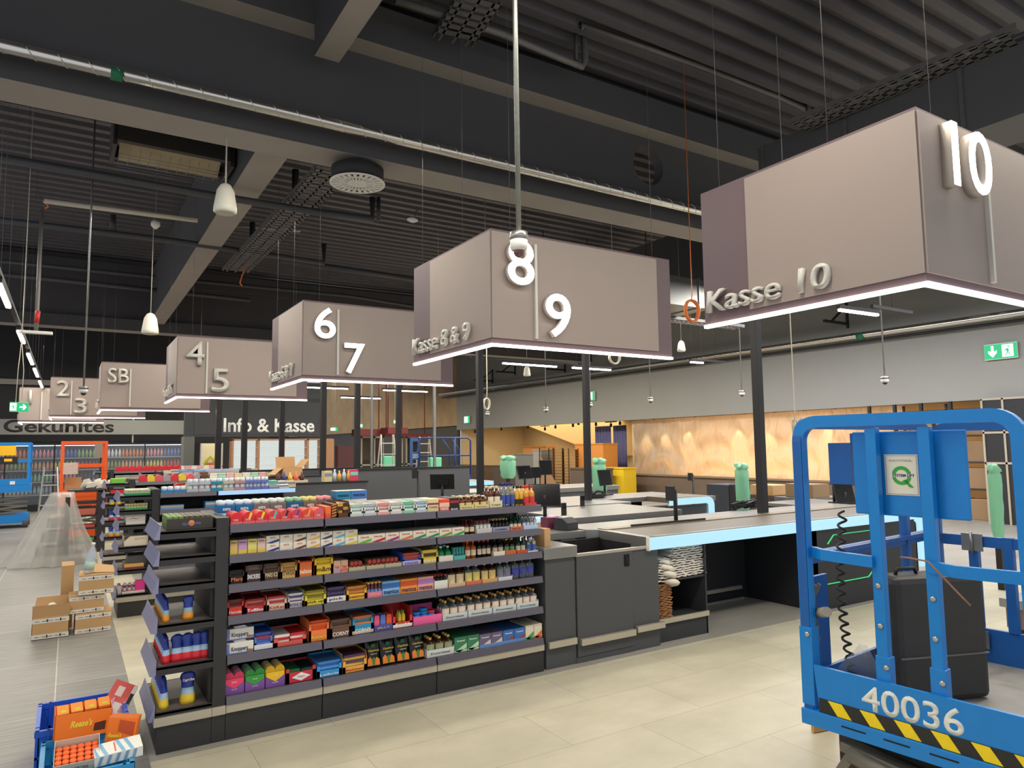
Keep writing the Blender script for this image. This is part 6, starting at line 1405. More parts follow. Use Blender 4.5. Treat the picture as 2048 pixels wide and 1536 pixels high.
def small_lift(x, y, col, label, w=.62, zt=1.8, zd=.85, d_=.9, rz=0):
    t_ = thing('scissor_lift', label, 'lift', (x, y, 0), rz); mm = col
    for px_ in (0, w):
        for py_ in (0, d_): MB().box((px_-.025, py_-.025, zd), (px_+.025, py_+.025, zt)).build('rail_post', mm, t_)
    for zz in (zt-.02, (zt+zd)/2+.05):
        for a, b in (((0, 0, zz), (w, 0, zz)), ((0, d_, zz), (w, d_, zz)), ((0, 0, zz), (0, d_, zz)), ((w, 0, zz), (w, d_, zz))): MB().rbar([a, b], .04, .05).build('guard_rail', mm, t_)
    MB().box((-.04, -.04, zd-.16), (w+.04, d_+.04, zd)).build('platform', mm, t_)
    MB().box((-.03, -.045, zd-.0), (w+.03, -.03, zd+.13)).build('toe_board', mm, t_)
    AR = MATS['scissor_arm_grey']
    for k in range(4):
        z0, z1 = .25+.1*k, .36+.1*k
        MB().rbar([(0, .1, z0), (w, .1, z1)], .03, .035).build('scissor_arm', AR, t_); MB().rbar([(w, .12, z0), (0, .12, z1)], .03, .035).build('scissor_arm', AR, t_)
    MB().box((-.02, 0, .1), (w+.02, d_, .28)).build('chassis', mm, t_)
    for px_ in (.02, w-.02):
        for py_ in (.1, d_-.1): MB().tube([(px_-.05, py_, .11), (px_+.05, py_, .11)], .11, 16).build('wheel', MATS['wheel_grey_tyre'], t_)
    return t_
ORP = mat('lift_orange_paint', (244, 98, 34), .4)
a = W(126, 883, 'y', 14.6); b_ = W(213, 883, 'y', 14.6)
L1 = small_lift(a.x, 14.6, ORP, 'orange scissor lift platform with clutter, in the left aisle', w=b_.x-a.x, zt=a.z, zd=W(126, 1000, 'y', 14.6).z+.05)
MB().box((.02, -.03, 1.22), (.24, -.02, 1.42)).build('notice_board', mat('notice_speckled', (226, 190, 180), .6, noise=.5, nscale=60), L1)
MB().box((.05, .1, .9), (.3, .13, 1.16)).build('cardboard_liner', CARD, L1)
MB().box((.48, -.05, 1.5), (.6, 0, 1.75)).build('control_box', mat('control_box_grey', (150, 140, 128), .6), L1)
a = W(-75, 886, 'y', 18.6); b_ = W(60, 886, 'y', 18.6)
L2 = small_lift(a.x, 18.6, BLUE, 'blue scissor lift at the far left with a yellow notice', w=b_.x-a.x, zt=a.z, zd=.92)
bw = b_.x-a.x; q = bw-.66
MB().box((q+.1, -.05, 1.55), (q+.42, -.04, 1.76)).build('yellow_notice', mat('notice_yellow', (246, 190, 24), .5), L2); MB().box((q+.22, -.05, 1.42), (q+.36, -.04, 1.48)).build('warning_label', MATS['notice_yellow'], L2); MB().box((q+.0, -.045, 1.36), (q+.46, -.035, 1.52)).build('control_box', RUBBER, L2); MB().box((q+.34, -.05, .93), (q+.43, -.046, 1.0)).build('white_label', WHITE, L2)
# step ladder
def aladder(x, y, w, h, label, rz=0, n=6, both=False, mm=None):
    mm = mm or mat('ladder_aluminium', (206, 202, 190), .35, .5)
    t_ = thing('step_ladder', label, 'ladder', (x, y, 0), rz)
    for s_ in (-1, 1):
        MB().rbar([(s_*w*.5, 0, 0), (s_*w*.3, .25, h)], .025, .05).build('side_rail', mm, t_)
        MB().rbar([(s_*w*.5, .55, 0), (s_*w*.3, .28, h)], .02, .035).build('rear_rail', mm, t_)
    for i in range(n):
        v = (i+.6)/(n+.4); hw = w*(.5-.2*v); MB().box((-hw, .25*v-.04, h*v-.012), (hw, .25*v+.04, h*v+.012)).build('step', mm, t_)
    return t_
aladder(-.36, 19.9, .42, 1.25, 'aluminium step ladder between the blue and the orange lift', n=5)
tag(MB().box((0, 0, 0), (.3, .25, .18)).build('carton', CARD, None, (-.28, 19.2, .0)), 'small brown carton at the foot of the step ladder', 'box')

# refrigerated wall with bottles
t = thing('fridge_wall', 'long dark refrigerated wall cabinet full of bottles under the lettered band', 'fridge', (-2.6, 23.5, 0))
FL_ = 5.65
MB().box((0, .5, 0), (FL_, .6, 1.85)).box((0, 0, 0), (FL_, .6, .18)).box((0, 0, 1.8), (FL_, .6, 1.86)).build('cabinet', mat('fridge_dark', (36, 38, 42), .4), t)
for k, z_ in enumerate((.45, .8, 1.12, 1.45)): MB().box((0, .02, z_-.03), (FL_, .5, z_)).build('shelf', mat('fridge_shelf_grey', (150, 154, 160), .4), t)
m = MB()
for k in range(6): m.box((k*1.12, -.01, .15), (k*1.12+.03, .02, 1.82))
m.build('door_frame', RUBBER, t)
MB().box((.1, .1, 1.785), (FL_-.1, .16, 1.80)).build('light_tube', emis('fridge_tube', (226, 236, 255), 5), t)
GLD = mat('fridge_glass', (200, 210, 220), .05, alpha=.12, spec=.8)
for k in range(5): MB().box((k*1.12+.03, -.004, .18), (k*1.12+1.12, .0, 1.8)).build('glass_door', GLD, t)
cols = {1.45: [('pale green', (150, 190, 120)), ('white', (226, 226, 226)), ('orange', (226, 130, 60)), ('pink', (226, 150, 160)), ('blue', (90, 120, 190))], 1.12: [('yellow', (220, 206, 110)), ('red', (196, 60, 60)), ('olive', (150, 160, 90)), ('peach', (226, 170, 130))], .8: [('mint', (140, 200, 160)), ('rose', (206, 130, 140)), ('dark', (70, 60, 60))], .45: [('pale blue', (150, 180, 200)), ('red-brown', (150, 80, 70)), ('cream', (220, 210, 180))]}
fn = {1.45: 'top', 1.12: 'second', .8: 'third', .45: 'lower'}
rest = MB(); rmats = []
for z_, cs in cols.items():
    me_ = {}
    for i in range(60):
        nm, c = cs[(i//6) % len(cs)]
        if z_ != 1.45 or not 24 <= i < 60:
            if (nm, c) not in rmats: rmats.append((nm, c))
            rest.mi = rmats.index((nm, c)); rest.lathe([(.034, 0), (.036, .1), (.03, .16), (.012, .2), (.012, .23)], c=(-2.52+.092*i, 23.62, z_+.001), seg=8); continue
        if nm not in me_: me_[nm] = MB().lathe([(.034, 0), (.036, .1), (.03, .16), (.012, .2), (.012, .23)], seg=8).mesh('bottle', mat('drink_%d_%d_%d' % c, c, .3))
        tag(put('bottle', me_[nm], None, (-2.52+.092*i, 23.62, z_+.001)), '%s drink bottle on the %s fridge shelf' % (nm, fn[z_]), 'bottle', '%s bottles on the %s fridge shelf' % (nm, fn[z_]))
ro = rest.build('bottle_rows', [mat('drink_%d_%d_%d' % c, c, .3) for nm, c in rmats]); tag(ro, 'packed rows of mixed drink bottles filling the fridge shelves', 'bottles'); ro['kind'] = 'stuff'
bandm = mat('sign_band_grey', (150, 152, 146), .7)
t = MB().box((0, 0, 0), (5.6, .03, .42)).build('sign_band', bandm, None, (-2.6, 23.45, 2.1)); tag(t, 'grey sign band above the fridges with curly dark lettering', 'sign')
text('lettering', 'Gekühltes', mat('letter_brown_black', (50, 44, 44), .6), t, (1.07, -.002, .06), h=.34, w=2.6, depth=.004, bold=.02, shear=.0, res=4)
tag(MB().box((-.02, 0, 0), (.02, .04, 1.3)).build('support_post', ALU, None, (1.57, 23.55, 1.861)), 'pale vertical conduit left of the info wall', 'post')
# info lettering and backlit shelves
t = MB().box((0, 0, 0), (3.1, .01, .6)).build('letter_board', INFO, None, (2.6, 18.985, 2.0)); tag(t, 'anthracite wall panel with white info lettering', 'sign')
text('lettering', 'Info & Kasse', mat('letter_white', (240, 240, 232), .5, em=(240, 240, 232), es=.25), t, (.68, -.012, .06), h=.36, w=2.3, depth=.01, bold=.02, res=4)
WOODL = mat('oak_panel', (190, 140, 100), .55, noise=.12, nscale=4, stretch=(6, 6, 1))
t = thing('backlit_shelf', 'oak-framed shelving with glowing white backs under the info lettering', 'shelf', (3.4, 18.5, 0))
for k in range(5): MB().box((k*.62, 0, .0), (k*.62+.05, .3, 1.87)).build('oak_upright', WOODL, t)
MB().box((0, 0, 1.84), (2.53, .3, 1.88)).build('oak_top', WOODL, t); MB().box((2.2, -.05, .0), (2.56, .3, 1.87)).build('oak_side', WOODL, t)
for k in range(4): MB().box((k*.62+.05, .25, .4), (k*.62+.62 if k < 3 else 2.2, .28, 1.84)).build('glow_back', emis('shelf_glow', (232, 240, 236), .85), t)
for j in range(6): MB().box((.05, .02, .55+.22*j), (2.2, .25, .56+.22*j)).build('glass_shelf', mat('shelf_white', (236, 240, 238), .3), t)
t = thing('niche_cabinet', 'bright niche with yellow and orange goods left of the backlit shelving', 'cabinet', (2.75, 18.8, 0))
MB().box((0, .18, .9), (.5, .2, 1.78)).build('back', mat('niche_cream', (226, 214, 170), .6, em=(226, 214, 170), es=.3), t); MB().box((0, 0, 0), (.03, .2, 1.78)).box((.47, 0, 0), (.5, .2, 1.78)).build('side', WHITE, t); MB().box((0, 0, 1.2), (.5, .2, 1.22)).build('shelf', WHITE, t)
tag(MB().tube([(0, 0, 0), (.02, 0, .12), (.1, 0, .2), (.18, 0, .12), (.2, 0, 0)], .03, 8).build('hose_coil', mat('hose_yellow', (206, 206, 40), .5), None, (2.87, 18.87, 1.25)), 'yellow-green hose loop in the bright niche', 'hose')
tag(MB().box((0, 0, 0), (.3, .1, .08)).build('goods_pack', cm((206, 110, 50)), None, (2.85, 18.85, 1.221)), 'orange brown pack in the bright niche', 'box')

# =============================================================== exit signs
GR = emis('exit_green', (20, 190, 120), 1.2); GW = emis('exit_white', (226, 250, 240), 2.0)
def exit_sign(loc, w, h, rz, label, double=True, arrow='right', hang=None):
    t_ = thing('exit_sign', label, 'exit sign', loc, rz)
    MB().box((0, 0, 0), (w, .04, h)).build('housing', WHITE, t_)
    f = MB().box((.005*w, -.003, .03*h), (w*.995, 0, h*.97)).build('green_face', GR, t_)
    x0 = w*.55 if double and arrow == 'down' else w*.02
    pw = w*.4 if double else w*.8
    p_ = MB().box((x0, -.005, h*.12), (x0+pw*.85, -.0035, h*.9)).build('white_door', GW, t_)
    c = x0+pw*.42; s_ = h
    m = MB(); m.prism([(c-.09*s_, .62*s_), (c+.05*s_, .66*s_), (c+.08*s_, .45*s_), (c-.02*s_, .38*s_)], 'y', -.007, -.0055)
    m.prism([(c+.06*s_+.05*s_*math.cos(q), .76*s_+.05*s_*math.sin(q)) for q in [2*PI*k/10 for k in range(10)]], 'y', -.007, -.0055)
    m.prism([(c, .42*s_), (c+.06*s_, .4*s_), (c+.14*s_, .3*s_), (c+.12*s_, .16*s_), (c+.08*s_, .28*s_)], 'y', -.007, -.0055); m.prism([(c-.02*s_, .42*s_), (c+.02*s_, .36*s_), (c-.12*s_, .2*s_), (c-.2*s_, .2*s_), (c-.12*s_, .26*s_)], 'y', -.007, -.0055)
    m.prism([(c-.09*s_, .62*s_), (c-.18*s_, .52*s_), (c-.16*s_, .48*s_), (c-.06*s_, .57*s_)], 'y', -.007, -.0055)
    m.build('running_figure', GR, t_)
    if double:
        if arrow == 'down': a = w*.26; pts = [(a-.04*w, .88*h), (a+.04*w, .88*h), (a+.04*w, .5*h), (a+.13*w, .58*h), (a+.13*w, .42*h), (a, .14*h), (a-.13*w, .42*h), (a-.13*w, .58*h), (a-.04*w, .5*h)]
        else: a = w*.72; pts = [(a-.2*w, .42*h), (a-.2*w, .58*h), (a+.02*w, .58*h), (a-.05*w, .78*h), (a+.04*w, .78*h), (a+.17*w, .5*h), (a+.04*w, .22*h), (a-.05*w, .22*h), (a+.02*w, .42*h)]
        MB().prism(pts, 'y', -.006, -.0035).build('arrow', GW, t_)
    if hang:
        for q in (.3, .6): MB().tube([(w*q, .02, h), (w*(q+.04), .02, h+(hang-loc[2]-h)*.5), (w*.45, .02, hang-loc[2])], .004, 6).build('cord', CREAM, t_)
    return t_
exit_sign((-.545, 9.0, 2.03), .165, .1, 0, 'green exit sign with right arrow hanging at the far left', hang=2.8)
tag(MB().tube([(0, .01, 0), (0, .01, .4), (0, .01, 3.56)], .004, 6).build('hanger', CREAM, None, (-.47, 9.02, 2.8)), 'white cord hanger of the left exit sign', 'hanger')
exit_sign((15.42, 6.83, 3.2), .58, .31, -PI/2, 'green exit sign with down arrow high on the right grey wall', arrow='down')
exit_sign((15.42, 19.57, 3.18), .36, .32, -PI/2, 'small turquoise exit sign beside the black post on the grey wall', double=False)
exit_sign((15.42, 28.8, 2.7), .5, .34, -PI/2, 'small turquoise exit sign at the far end of the grey wall', double=False)

# =============================================================== right shop fronts
# spiral duct along the fascia
a = W(1953, 638, 'x', 15.2); b_ = W(880, 790, 'x', 15.2)
t = thing('spiral_duct', 'long foil pipe running along the top of the right grey wall', 'duct', (15.2, a.y-3, a.z)); dz = b_.z-a.z
MB().tube([(0, 0, 0), (0, 3, 0), (0, b_.y-a.y+3, dz)], .075, 16).build('duct', FOIL, t)
MB().tube([(.1, 0, -.14), (.1, b_.y-a.y+3, dz-.14)], .03, 8).build('lower_pipe', RUBBER, t)
for k in range(9): MB().box((-.02, 1+2.6*k, .0), (.25, 1.04+2.6*k, .03)).build('bracket', GALV, t)
q = W(1722, 670, 'x', 15.1); tag(MB().tube([(0, -.02, 0), (0, .14, 0)], .085, 16).build('tape_band', MATS['green_tape'], None, (15.2, q.y, a.z-.0)), 'green tape band on the foil pipe along the right wall', 'tape')
for px, py, lb in ((1695, 648, 'first'), (1030, 745, 'second'), (1130, 740, 'third'), (985, 762, 'fourth')):
    q = W(px, py, 'x', 15.3); t = thing('wall_bracket', 'black triangular cable bracket on the right wall, %s of four' % lb, 'bracket', q)
    MB().rbar([(0, 0, 0), (-.9, 0, 0)], .05, .06).build('arm', RUBBER, t); MB().rbar([(0, 0, -.1), (0, 0, .5)], .05, .05).build('upright', RUBBER, t); MB().rbar([(0, 0, .45), (-.6, 0, .02)], .04, .04).build('strut', RUBBER, t)
WARMW = mat('warm_plaster', (214, 196, 160), .8, noise=.08, nscale=1.5); 
struct(MB().box((19.2, 6.5, 0), (19.4, 30, 2.7)).build('wall_bakery_back', WARMW)); struct(MB().box((15.75, 29.6, 0), (19.4, 29.75, 2.7)).build('wall_bakery_side', WARMW))
struct(MB().box((15.8, 17.6, 0), (19.2, 17.75, 2.7)).build('wall_bakery_partition', WARMW)); struct(MB().box((15.75, 6.4, 2.7), (19.4, 30, 2.75)).build('ceiling', mat('shop_ceiling', (206, 180, 140), .8)))
struct(MB().box((15.75, 6.4, 0), (19.4, 6.5, 2.7)).build('wall_shop_side', WARMW))
AM = (255, 208, 150)
area('shop_lamp', (17.4, 23.5, 2.6), 2.5, 9, 215, (255, 222, 172)); area('shop_lamp', (17.6, 12.5, 2.6), 2.2, 8, 62, AM)
area('shop_lamp', (17.0, 12.0, 1.0), .3, 7, 75, AM, (0, PI/2, 0))
# slanted stair soffit and furniture
tag(MB().prism([(23.5, 2.68), (28.5, 2.68), (22.5, 1.2), (21.5, 1.2), (21.5, 2.68)], 'x', 18.5, 19.15).build('stair_soffit', mat('soffit_pale', (226, 206, 164), .8)), 'slanted pale plaster soffit in the warm shop behind', 'soffit')
def furn(px0, px1, pyt, X_, d_, mt, name, label, cat, parts=None, z0=0):
    a = W(px0, pyt, 'x', X_); b = W(px1, pyt, 'x', X_); t_ = thing(name, label, cat, (X_, b.y, z0)); L = a.y-b.y
    MB().box((0, 0, 0), (d_, L, a.z-z0)).build('body', mt, t_); MB().box((-.02, -.02, a.z-z0-.03), (d_+.02, L+.02, a.z-z0+.01)).build('top', mt, t_)
    return t_, L, a.z
GC = mat('cabinet_grey', (120, 118, 114), .5)
furn(1030, 1066, 908, 14.6, .6, GC, 'steel_cabinet', 'grey cabinet behind the left green-bagged post', 'cabinet'); furn(1066, 1082, 900, 14.5, .5, mat('cabinet_pale', (150, 148, 140), .5), 'steel_cabinet', 'narrower pale cabinet beside the wire racks', 'cabinet')
WOODO = mat('wood_orange', (214, 140, 64), .5, noise=.08)
furn(1150, 1206, 888, 14.6, .6, WOODO, 'wardrobe', 'tall orange-brown wooden cabinet behind the black post', 'cabinet'); furn(1046, 1092, 893, 17.5, .5, mat('crate_wood', (190, 136, 80), .6), 'wooden_crate', 'wooden crate pile at the back of the warm shop', 'crate')
furn(1200, 1247, 935, 14.3, .5, mat('counter_yellow', (226, 190, 40), .5), 'service_counter', 'bright yellow counter right of the wooden cabinet', 'counter')
furn(985, 1030, 931, 15.0, .7, mat('counter_dark_brown', (92, 78, 66), .6), 'service_counter', 'dark covered counter at the left of the warm shop', 'counter'); furn(900, 958, 930, 15.0, .7, MATS['counter_dark_brown'], 'service_counter', 'dark covered counter under the warm wall by the far blue lift', 'counter')
furn(1140, 1200, 936, 13.6, .5, MATS['counter_dark_brown'], 'service_counter', 'brown counter below the wooden cabinet', 'counter')
for k, (p0, p1, pt) in enumerate(((1079, 1106, 896), (1108, 1137, 897))):
    a = W(p0, pt, 'x', 14.2); b = W(p1, pt, 'x', 14.2); L = a.y-b.y; t = thing('wire_rack', ('left', 'right')[k]+' tall wire trolley rack in front of the warm shop', 'rack', (14.2, b.y, 0))
    m = MB()
    for yy in (0, L): m.rbar([(0, yy, .1), (0, yy, a.z)], .03, .03); m.rbar([(.4, yy, .1), (.4, yy, a.z)], .03, .03)
    m.build('frame', mat('rack_copper_steel', (110, 84, 60), .4, .6), t)
    for j in range(14): MB().box((0, 0, .15+j*(a.z-.2)/13), (.4, L, .155+j*(a.z-.2)/13)).build('rack_shelf', MATS['rack_copper_steel'], t)
    for xx in (.03, .37):
        for yy in (.03, L-.03): MB().lathe([(.03, 0), (.03, .1)], c=(xx, yy, 0), seg=8).build('castor', RUBBER, t)
tag(MB().prism([(19.0, 0), (20.2, 0), (20.25, 1.25)], 'x', 13.8, 13.85).build('wooden_board', mat('board_brown', (150, 116, 84), .7)), 'leaning triangular brown board right of the wire racks', 'board')
DENIM = mat('curtain_blue_violet', (92, 92, 130), .8, noise=.15, nscale=6)
for p0, p1, k in ((1192, 1222, 'left'), (1228, 1253, 'right')):
    a = W(p0, 862, 'x', 16.2); b = W(p1, 862, 'x', 16.2); m = MB(); n = 16; L = a.y-b.y; prv = None
    for i in range(n+1):
        v = (16.2+.04*math.sin(i*1.9), b.y+L*i/n); c = [m.bm.verts.new((v[0], v[1], .01)), m.bm.verts.new((v[0], v[1], 2.3))]
        if prv: f = m.bm.faces.new((prv[0], c[0], c[1], prv[1])); f.smooth = True
        prv = c
    o = m.build('curtain', DENIM); md = o.modifiers.new('thick', 'SOLIDIFY'); md.thickness = .02; tag(o, k+' blue-violet curtain in the warm shop opening', 'curtain')
# track spots
for i, (px, py) in enumerate(((1003, 861), (1056, 857), (1090, 861), (1111, 857), (1146, 854), (1157, 850), (1192, 852), (1222, 854), (1240, 850), (950, 866))):
    q = W(px, py, 'x', 15.9); t = thing('track_spot', 'black cylindrical track spot hanging before the warm shop wall', 'spotlight', q, group='track spots of the warm shop')
    MB().tube([(0, 0, .0), (0, 0, .12)], .045, 10).build('head', RUBBER, t); MB().box((-.02, -.3, .16), (.02, .3, .19)).box((-.01, -.01, .1), (.01, .01, 2.7-q.z)).build('track_adapter', RUBBER, t)
# plastic dust sheet over the shop front
def sheet_mat():
    m = bpy.data.materials.new('dust_sheet'); m.use_nodes = True; nt = m.node_tree; N = nt.nodes; L = nt.links; b = N['Principled BSDF']
    b.inputs['Base Color'].default_value = (*lin((226, 214, 190)), 1); b.inputs['Roughness'].default_value = .3
    tr = N.new('ShaderNodeBsdfTranslucent'); tr.inputs['Color'].default_value = (*lin((244, 222, 196)), 1)
    mx = N.new('ShaderNodeMixShader'); mx.inputs[0].default_value = .62; L.new(b.outputs[0], mx.inputs[1]); L.new(tr.outputs[0], mx.inputs[2]); L.new(mx.outputs[0], N['Material Output'].inputs[0])
    tc = N.new('ShaderNodeTexCoord'); mp = N.new('ShaderNodeMapping'); mp.inputs['Scale'].default_value = (1, 1.6, .5); mp.inputs['Rotation'].default_value = (.5, 0, 0); L.new(tc.outputs['Object'], mp.inputs[0])
    n = N.new('ShaderNodeTexNoise'); n.inputs['Scale'].default_value = 1.5; n.inputs['Detail'].default_value = 3; n.inputs['Distortion'].default_value = 1.2; L.new(mp.outputs[0], n.inputs['Vector'])
    bp = N.new('ShaderNodeBump'); bp.inputs['Strength'].default_value = .7; bp.inputs['Distance'].default_value = .25; L.new(n.outputs['Fac'], bp.inputs['Height']); L.new(bp.outputs[0], b.inputs['Normal']); L.new(bp.outputs[0], tr.inputs['Normal'])
    return m
m = MB(); ny_, nz_ = 220, 44; G = []
for i in range(ny_+1):
    r_ = []
    for j in range(nz_+1):
        yv = 8.7+8.95*i/ny_; zv = .62+1.8*j/nz_
        sw = abs(((yv-8.7)/2.2) % 1-.5)*2; fx = .10*math.sin(9*(zv+.55*sw**2))*(1-sw*.5)+.035*math.sin(14*yv+5*sw*zv)+.03*math.sin(7.3*yv-4*zv); r_.append(m.bm.verts.new((15.76+fx*(1-j/nz_*.8), yv, zv)))
    G.append(r_)
for i in range(ny_):
    for j in range(nz_): f = m.bm.faces.new((G[i][j], G[i+1][j], G[i+1][j+1], G[i][j+1])); f.smooth = True
tag(m.build('dust_sheet', sheet_mat()), 'large glowing plastic dust sheet across the right shop front', 'plastic sheet')
for i, px in enumerate((1272, 1308, 1346, 1390, 1440, 1492, 1549, 1610, 1670)):
    q = W(px, 846-(px-1272)*.052, 'x', 16.1); t = thing('downlight', 'small black spotlight shining down behind the plastic sheet', 'spotlight', (16.1, q.y, 2.33), group='spotlights behind the plastic sheet')
    MB().lathe([(.05, 0), (.05, .1), (.02, .37)], seg=12).build('head', RUBBER, t)
    if i in (1, 2, 3, 5, 6, 7, 8):
        l = bpy.data.lights.new('spot_beam', 'SPOT'); l.energy = 30; l.color = lin((255, 226, 176)); l.spot_size = .8; l.spot_blend = .6; l.shadow_soft_size = .03
        lo = bpy.data.objects.new('spot_beam', l); COL.objects.link(lo); lo.location = (16.1, q.y, 2.32); lo.rotation_euler = (0, .42, 0)
# dark counter base under the sheet
t = thing('service_counter', 'long brown veiled counter under the plastic sheet', 'counter', (15.35, 8.8, 0)); MB().box((0, 0, 0), (.22, 8.8, .66)).build('front', mat('counter_taupe', (104, 88, 74), .6, noise=.15, nscale=3), t); MB().box((-.05, 0, .66), (.2, 8.8, .7)).build('top', mat('counter_top_brown', (130, 110, 90), .5), t)
# cartons and dark cabinets in front of the sheet
def bx(px0, px1, pyt, X_, z0, d_, mt, name, label, cat):
    a = W(px0, pyt, 'x', X_); b = W(px1, pyt, 'x', X_); return tag(MB().box((0, 0, 0), (d_, a.y-b.y, a.z-z0), .004).build(name, mt, None, (X_, b.y, z0)), label, cat)
NAVY = mat('cabinet_navy', (52, 58, 68), .5)
bx(1413, 1457, 968, 9.6, 0, .5, NAVY, 'cabinet', 'navy blue cabinet with four screw heads left of the green-bagged post', 'cabinet')
bx(1458, 1464, 969, 9.6, 0, .5, RUBBER, 'cabinet', 'narrow black cabinet side right of the navy cabinet', 'cabinet')
bx(1500, 1543, 989, 9.5, 0, .5, mat('cabinet_brown', (76, 58, 50), .6), 'cabinet', 'brown cabinet behind the thick black post', 'cabinet')
bz = W(1500, 989, 'x', 9.5).z; bx(1500, 1545, 969, 9.55, bz, .4, CARD, 'carton', 'flat brown carton on the brown cabinet', 'box')
cv = bx(1548, 1625, 993, 9.2, 0, .8, mat('wrapped_counter', (110, 112, 114), .3, noise=.3, nscale=12, bump=.6, bscale=14), 'wrapped_counter', 'counter wrapped in crinkled plastic behind the nearest belt', 'counter')
bz = W(1550, 993, 'x', 9.2).z; bx(1570, 1625, 967, 9.3, bz, .4, mat('carton_wrapped', (150, 122, 90), .35, bump=.5, bscale=10), 'carton', 'brown carton under clear wrap on the wrapped counter', 'box')
def bagged(px0, px1, pyt, pyb, ax, v, label, zt=None):
    a = W(px0, pyt, ax, v); b = W(px1, pyt, ax, v); w = (a-b).length; c = (a+b)/2; w *= .56 if ax == 'x' else .85; ztop = c.z; t_ = thing('bagged_terminal', label, 'covered post', (c.x, c.y, 0), group=None)
    MB().box((-.03, -.03, 0), (.03, .03, ztop-.06)).build('post', RUBBER, t_)
    m = MB(); n = 16; rr = random.Random(int(px0)); prv = None
    zb = W(px0, pyb, ax, v).z
    prof = [(.36, zb), (.5, zb+(ztop-zb)*.15), (.55, zb+(ztop-zb)*.45), (.53, zb+(ztop-zb)*.75), (.5, ztop-.09), (.4, ztop-.055), (.58, ztop-.02), (.34, ztop+.01), (.1, ztop+.0)]
    for r_, z_ in prof:
        ring = [m.bm.verts.new((w*r_*math.cos(2*PI*k/n)*(1+.16*math.sin(k*2.7+z_*9)), w*r_*math.sin(2*PI*k/n)*(1+.16*math.sin(k*1.9+z_*7)), z_+.03*math.sin(k*1.3) if z_ > ztop-.05 else z_)) for k in range(n)]
        if prv:
            for k in range(n): f = m.bm.faces.new((prv[k], prv[(k+1) % n], ring[(k+1) % n], ring[k])); f.smooth = True
        prv = ring
    m.bm.faces.new(prv); m.build('green_bag', mat('bag_green_film', (138, 208, 168), .35, alpha=.86, bump=.6, bscale=14), t_)
bagged(1466, 1500, 930, 1032, 'x', 8.6, 'terminal post in a mint green plastic bag beside the thick black post')
bagged(1967, 2008, 934, 1078, 'x', 8.6, 'terminal post in a mint green plastic bag seen through the blue lift')
bagged(1184, 1212, 920, 992, 'x', 7.4, 'terminal post in a mint green bag right of the black post under the sign')
bagged(1003, 1029, 914, 956, 'x', 8.2, 'terminal post in a mint green bag left of the dark monitors')
for px0, px1, pt, lb in ((768, 790, 912, 'left'), (861, 884, 915, 'right')):
    a = W(px0, pt, 'y', 17.2); b = W(px1, pt, 'y', 17.2); tag(MB().box((0, 0, 0), (b.x-a.x, .15, a.z-.862), .03).build('bagged_box', mat('bag_green_box', (116, 206, 160), .4), None, (a.x, 17.2, .862)), 'box in mint green film on the far counter, '+lb+' one', 'covered box')
# right-most storefront: dark panels with pale frames, carton racks
t = thing('panel_front', 'black panels in pale frames at the right edge of the shop front', 'wall panel', (15.3, 4.6, 0))
for y0, y1 in ((1.93, 2.27), (1.3, 1.9), (.4, 1.27), (-.6, .37)):
    for z0, z1 in ((0, 1.15), (1.18, 1.74), (1.79, 2.42)): MB().box((0, y0, z0), (.05, y1, z1)).build('black_panel', RUBBER, t)
m = MB()
for yy in (-.63, .37, 1.27, 1.9, 2.27): m.box((-.02, yy, 0), (.04, yy+.035, 2.43))
for zz in (1.15, 1.745, 2.4): m.box((-.02, -.63, zz), (.04, 2.3, zz+.04))
m.build('pale_frame', mat('frame_beige', (170, 160, 140), .6), t)
t = thing('stock_rack', 'shelf rack of wrapped brown cartons right of the plastic sheet', 'rack', (15.7, 6.9, 0)); m = MB()
for yy in (0, .85, 1.75): m.box((0, yy, 0), (.04, yy+.04, 2.4))
for zz in (.6, 1.15, 1.7, 2.25): m.box((0, 0, zz), (.5, 1.79, zz+.03))
m.build('frame', mat('rack_dark_brown', (60, 46, 38), .6), t)
for j, zz in enumerate((.0, .63, 1.18, 1.73)):
    for k in range(3): tag(MB().box((0, 0, 0), (.4, .5, .42), .01).build('carton', MATS['carton_wrapped'], None, (15.78, 6.96+.58*k, zz)), 'wrapped brown carton in the stock rack by the shop front', 'box', 'wrapped cartons in the stock rack')
for k, (x_, y_, z_, w_, d__, h_) in enumerate(((11.2, 4.6, 0, .5, .6, .62), (11.2, 4.6, .62, .5, .6, .42))): tag(MB().box((0, 0, 0), (w_, d__, h_), .005).build('carton', CARD, None, (x_, y_-.5, z_)), ('lower', 'upper')[k]+' large brown carton behind the right green-bagged post', 'box')
for k, px in enumerate((1742, 1793, 1846, 1905)):
    q = W(px, 815, 'x', 15.5); tag(MB().box((0, 0, 0), (.06, .06, 1.0)).build('frame_bar', RUBBER, None, (15.45, q.y, 1.43)), 'short black upright under the fascia above the lift, '+('first', 'second', 'third', 'fourth')[k], 'post')
# checkout seen through the lift
t = thing('checkout_counter', 'checkout counter with steel top behind the lift gate', 'checkout', (4.75, .75, 0), -.02)
MB().box((0, 0, 0), (2.8, 1.3, .5)).build('cabinet', mat('counter_warm_black', (52, 46, 42), .6), t); MB().box((-.02, -.02, .5), (2.84, 1.34, .62)).build('trim_band', mat('trim_copper_grey', (150, 128, 112), .4, .3), t); MB().box((-.05, -.05, .62), (2.86, 1.36, .67)).build('steel_deck', STEEL, t); MB().box((.2, .25, .67), (2.6, .75, .69)).build('belt', BELT, t)

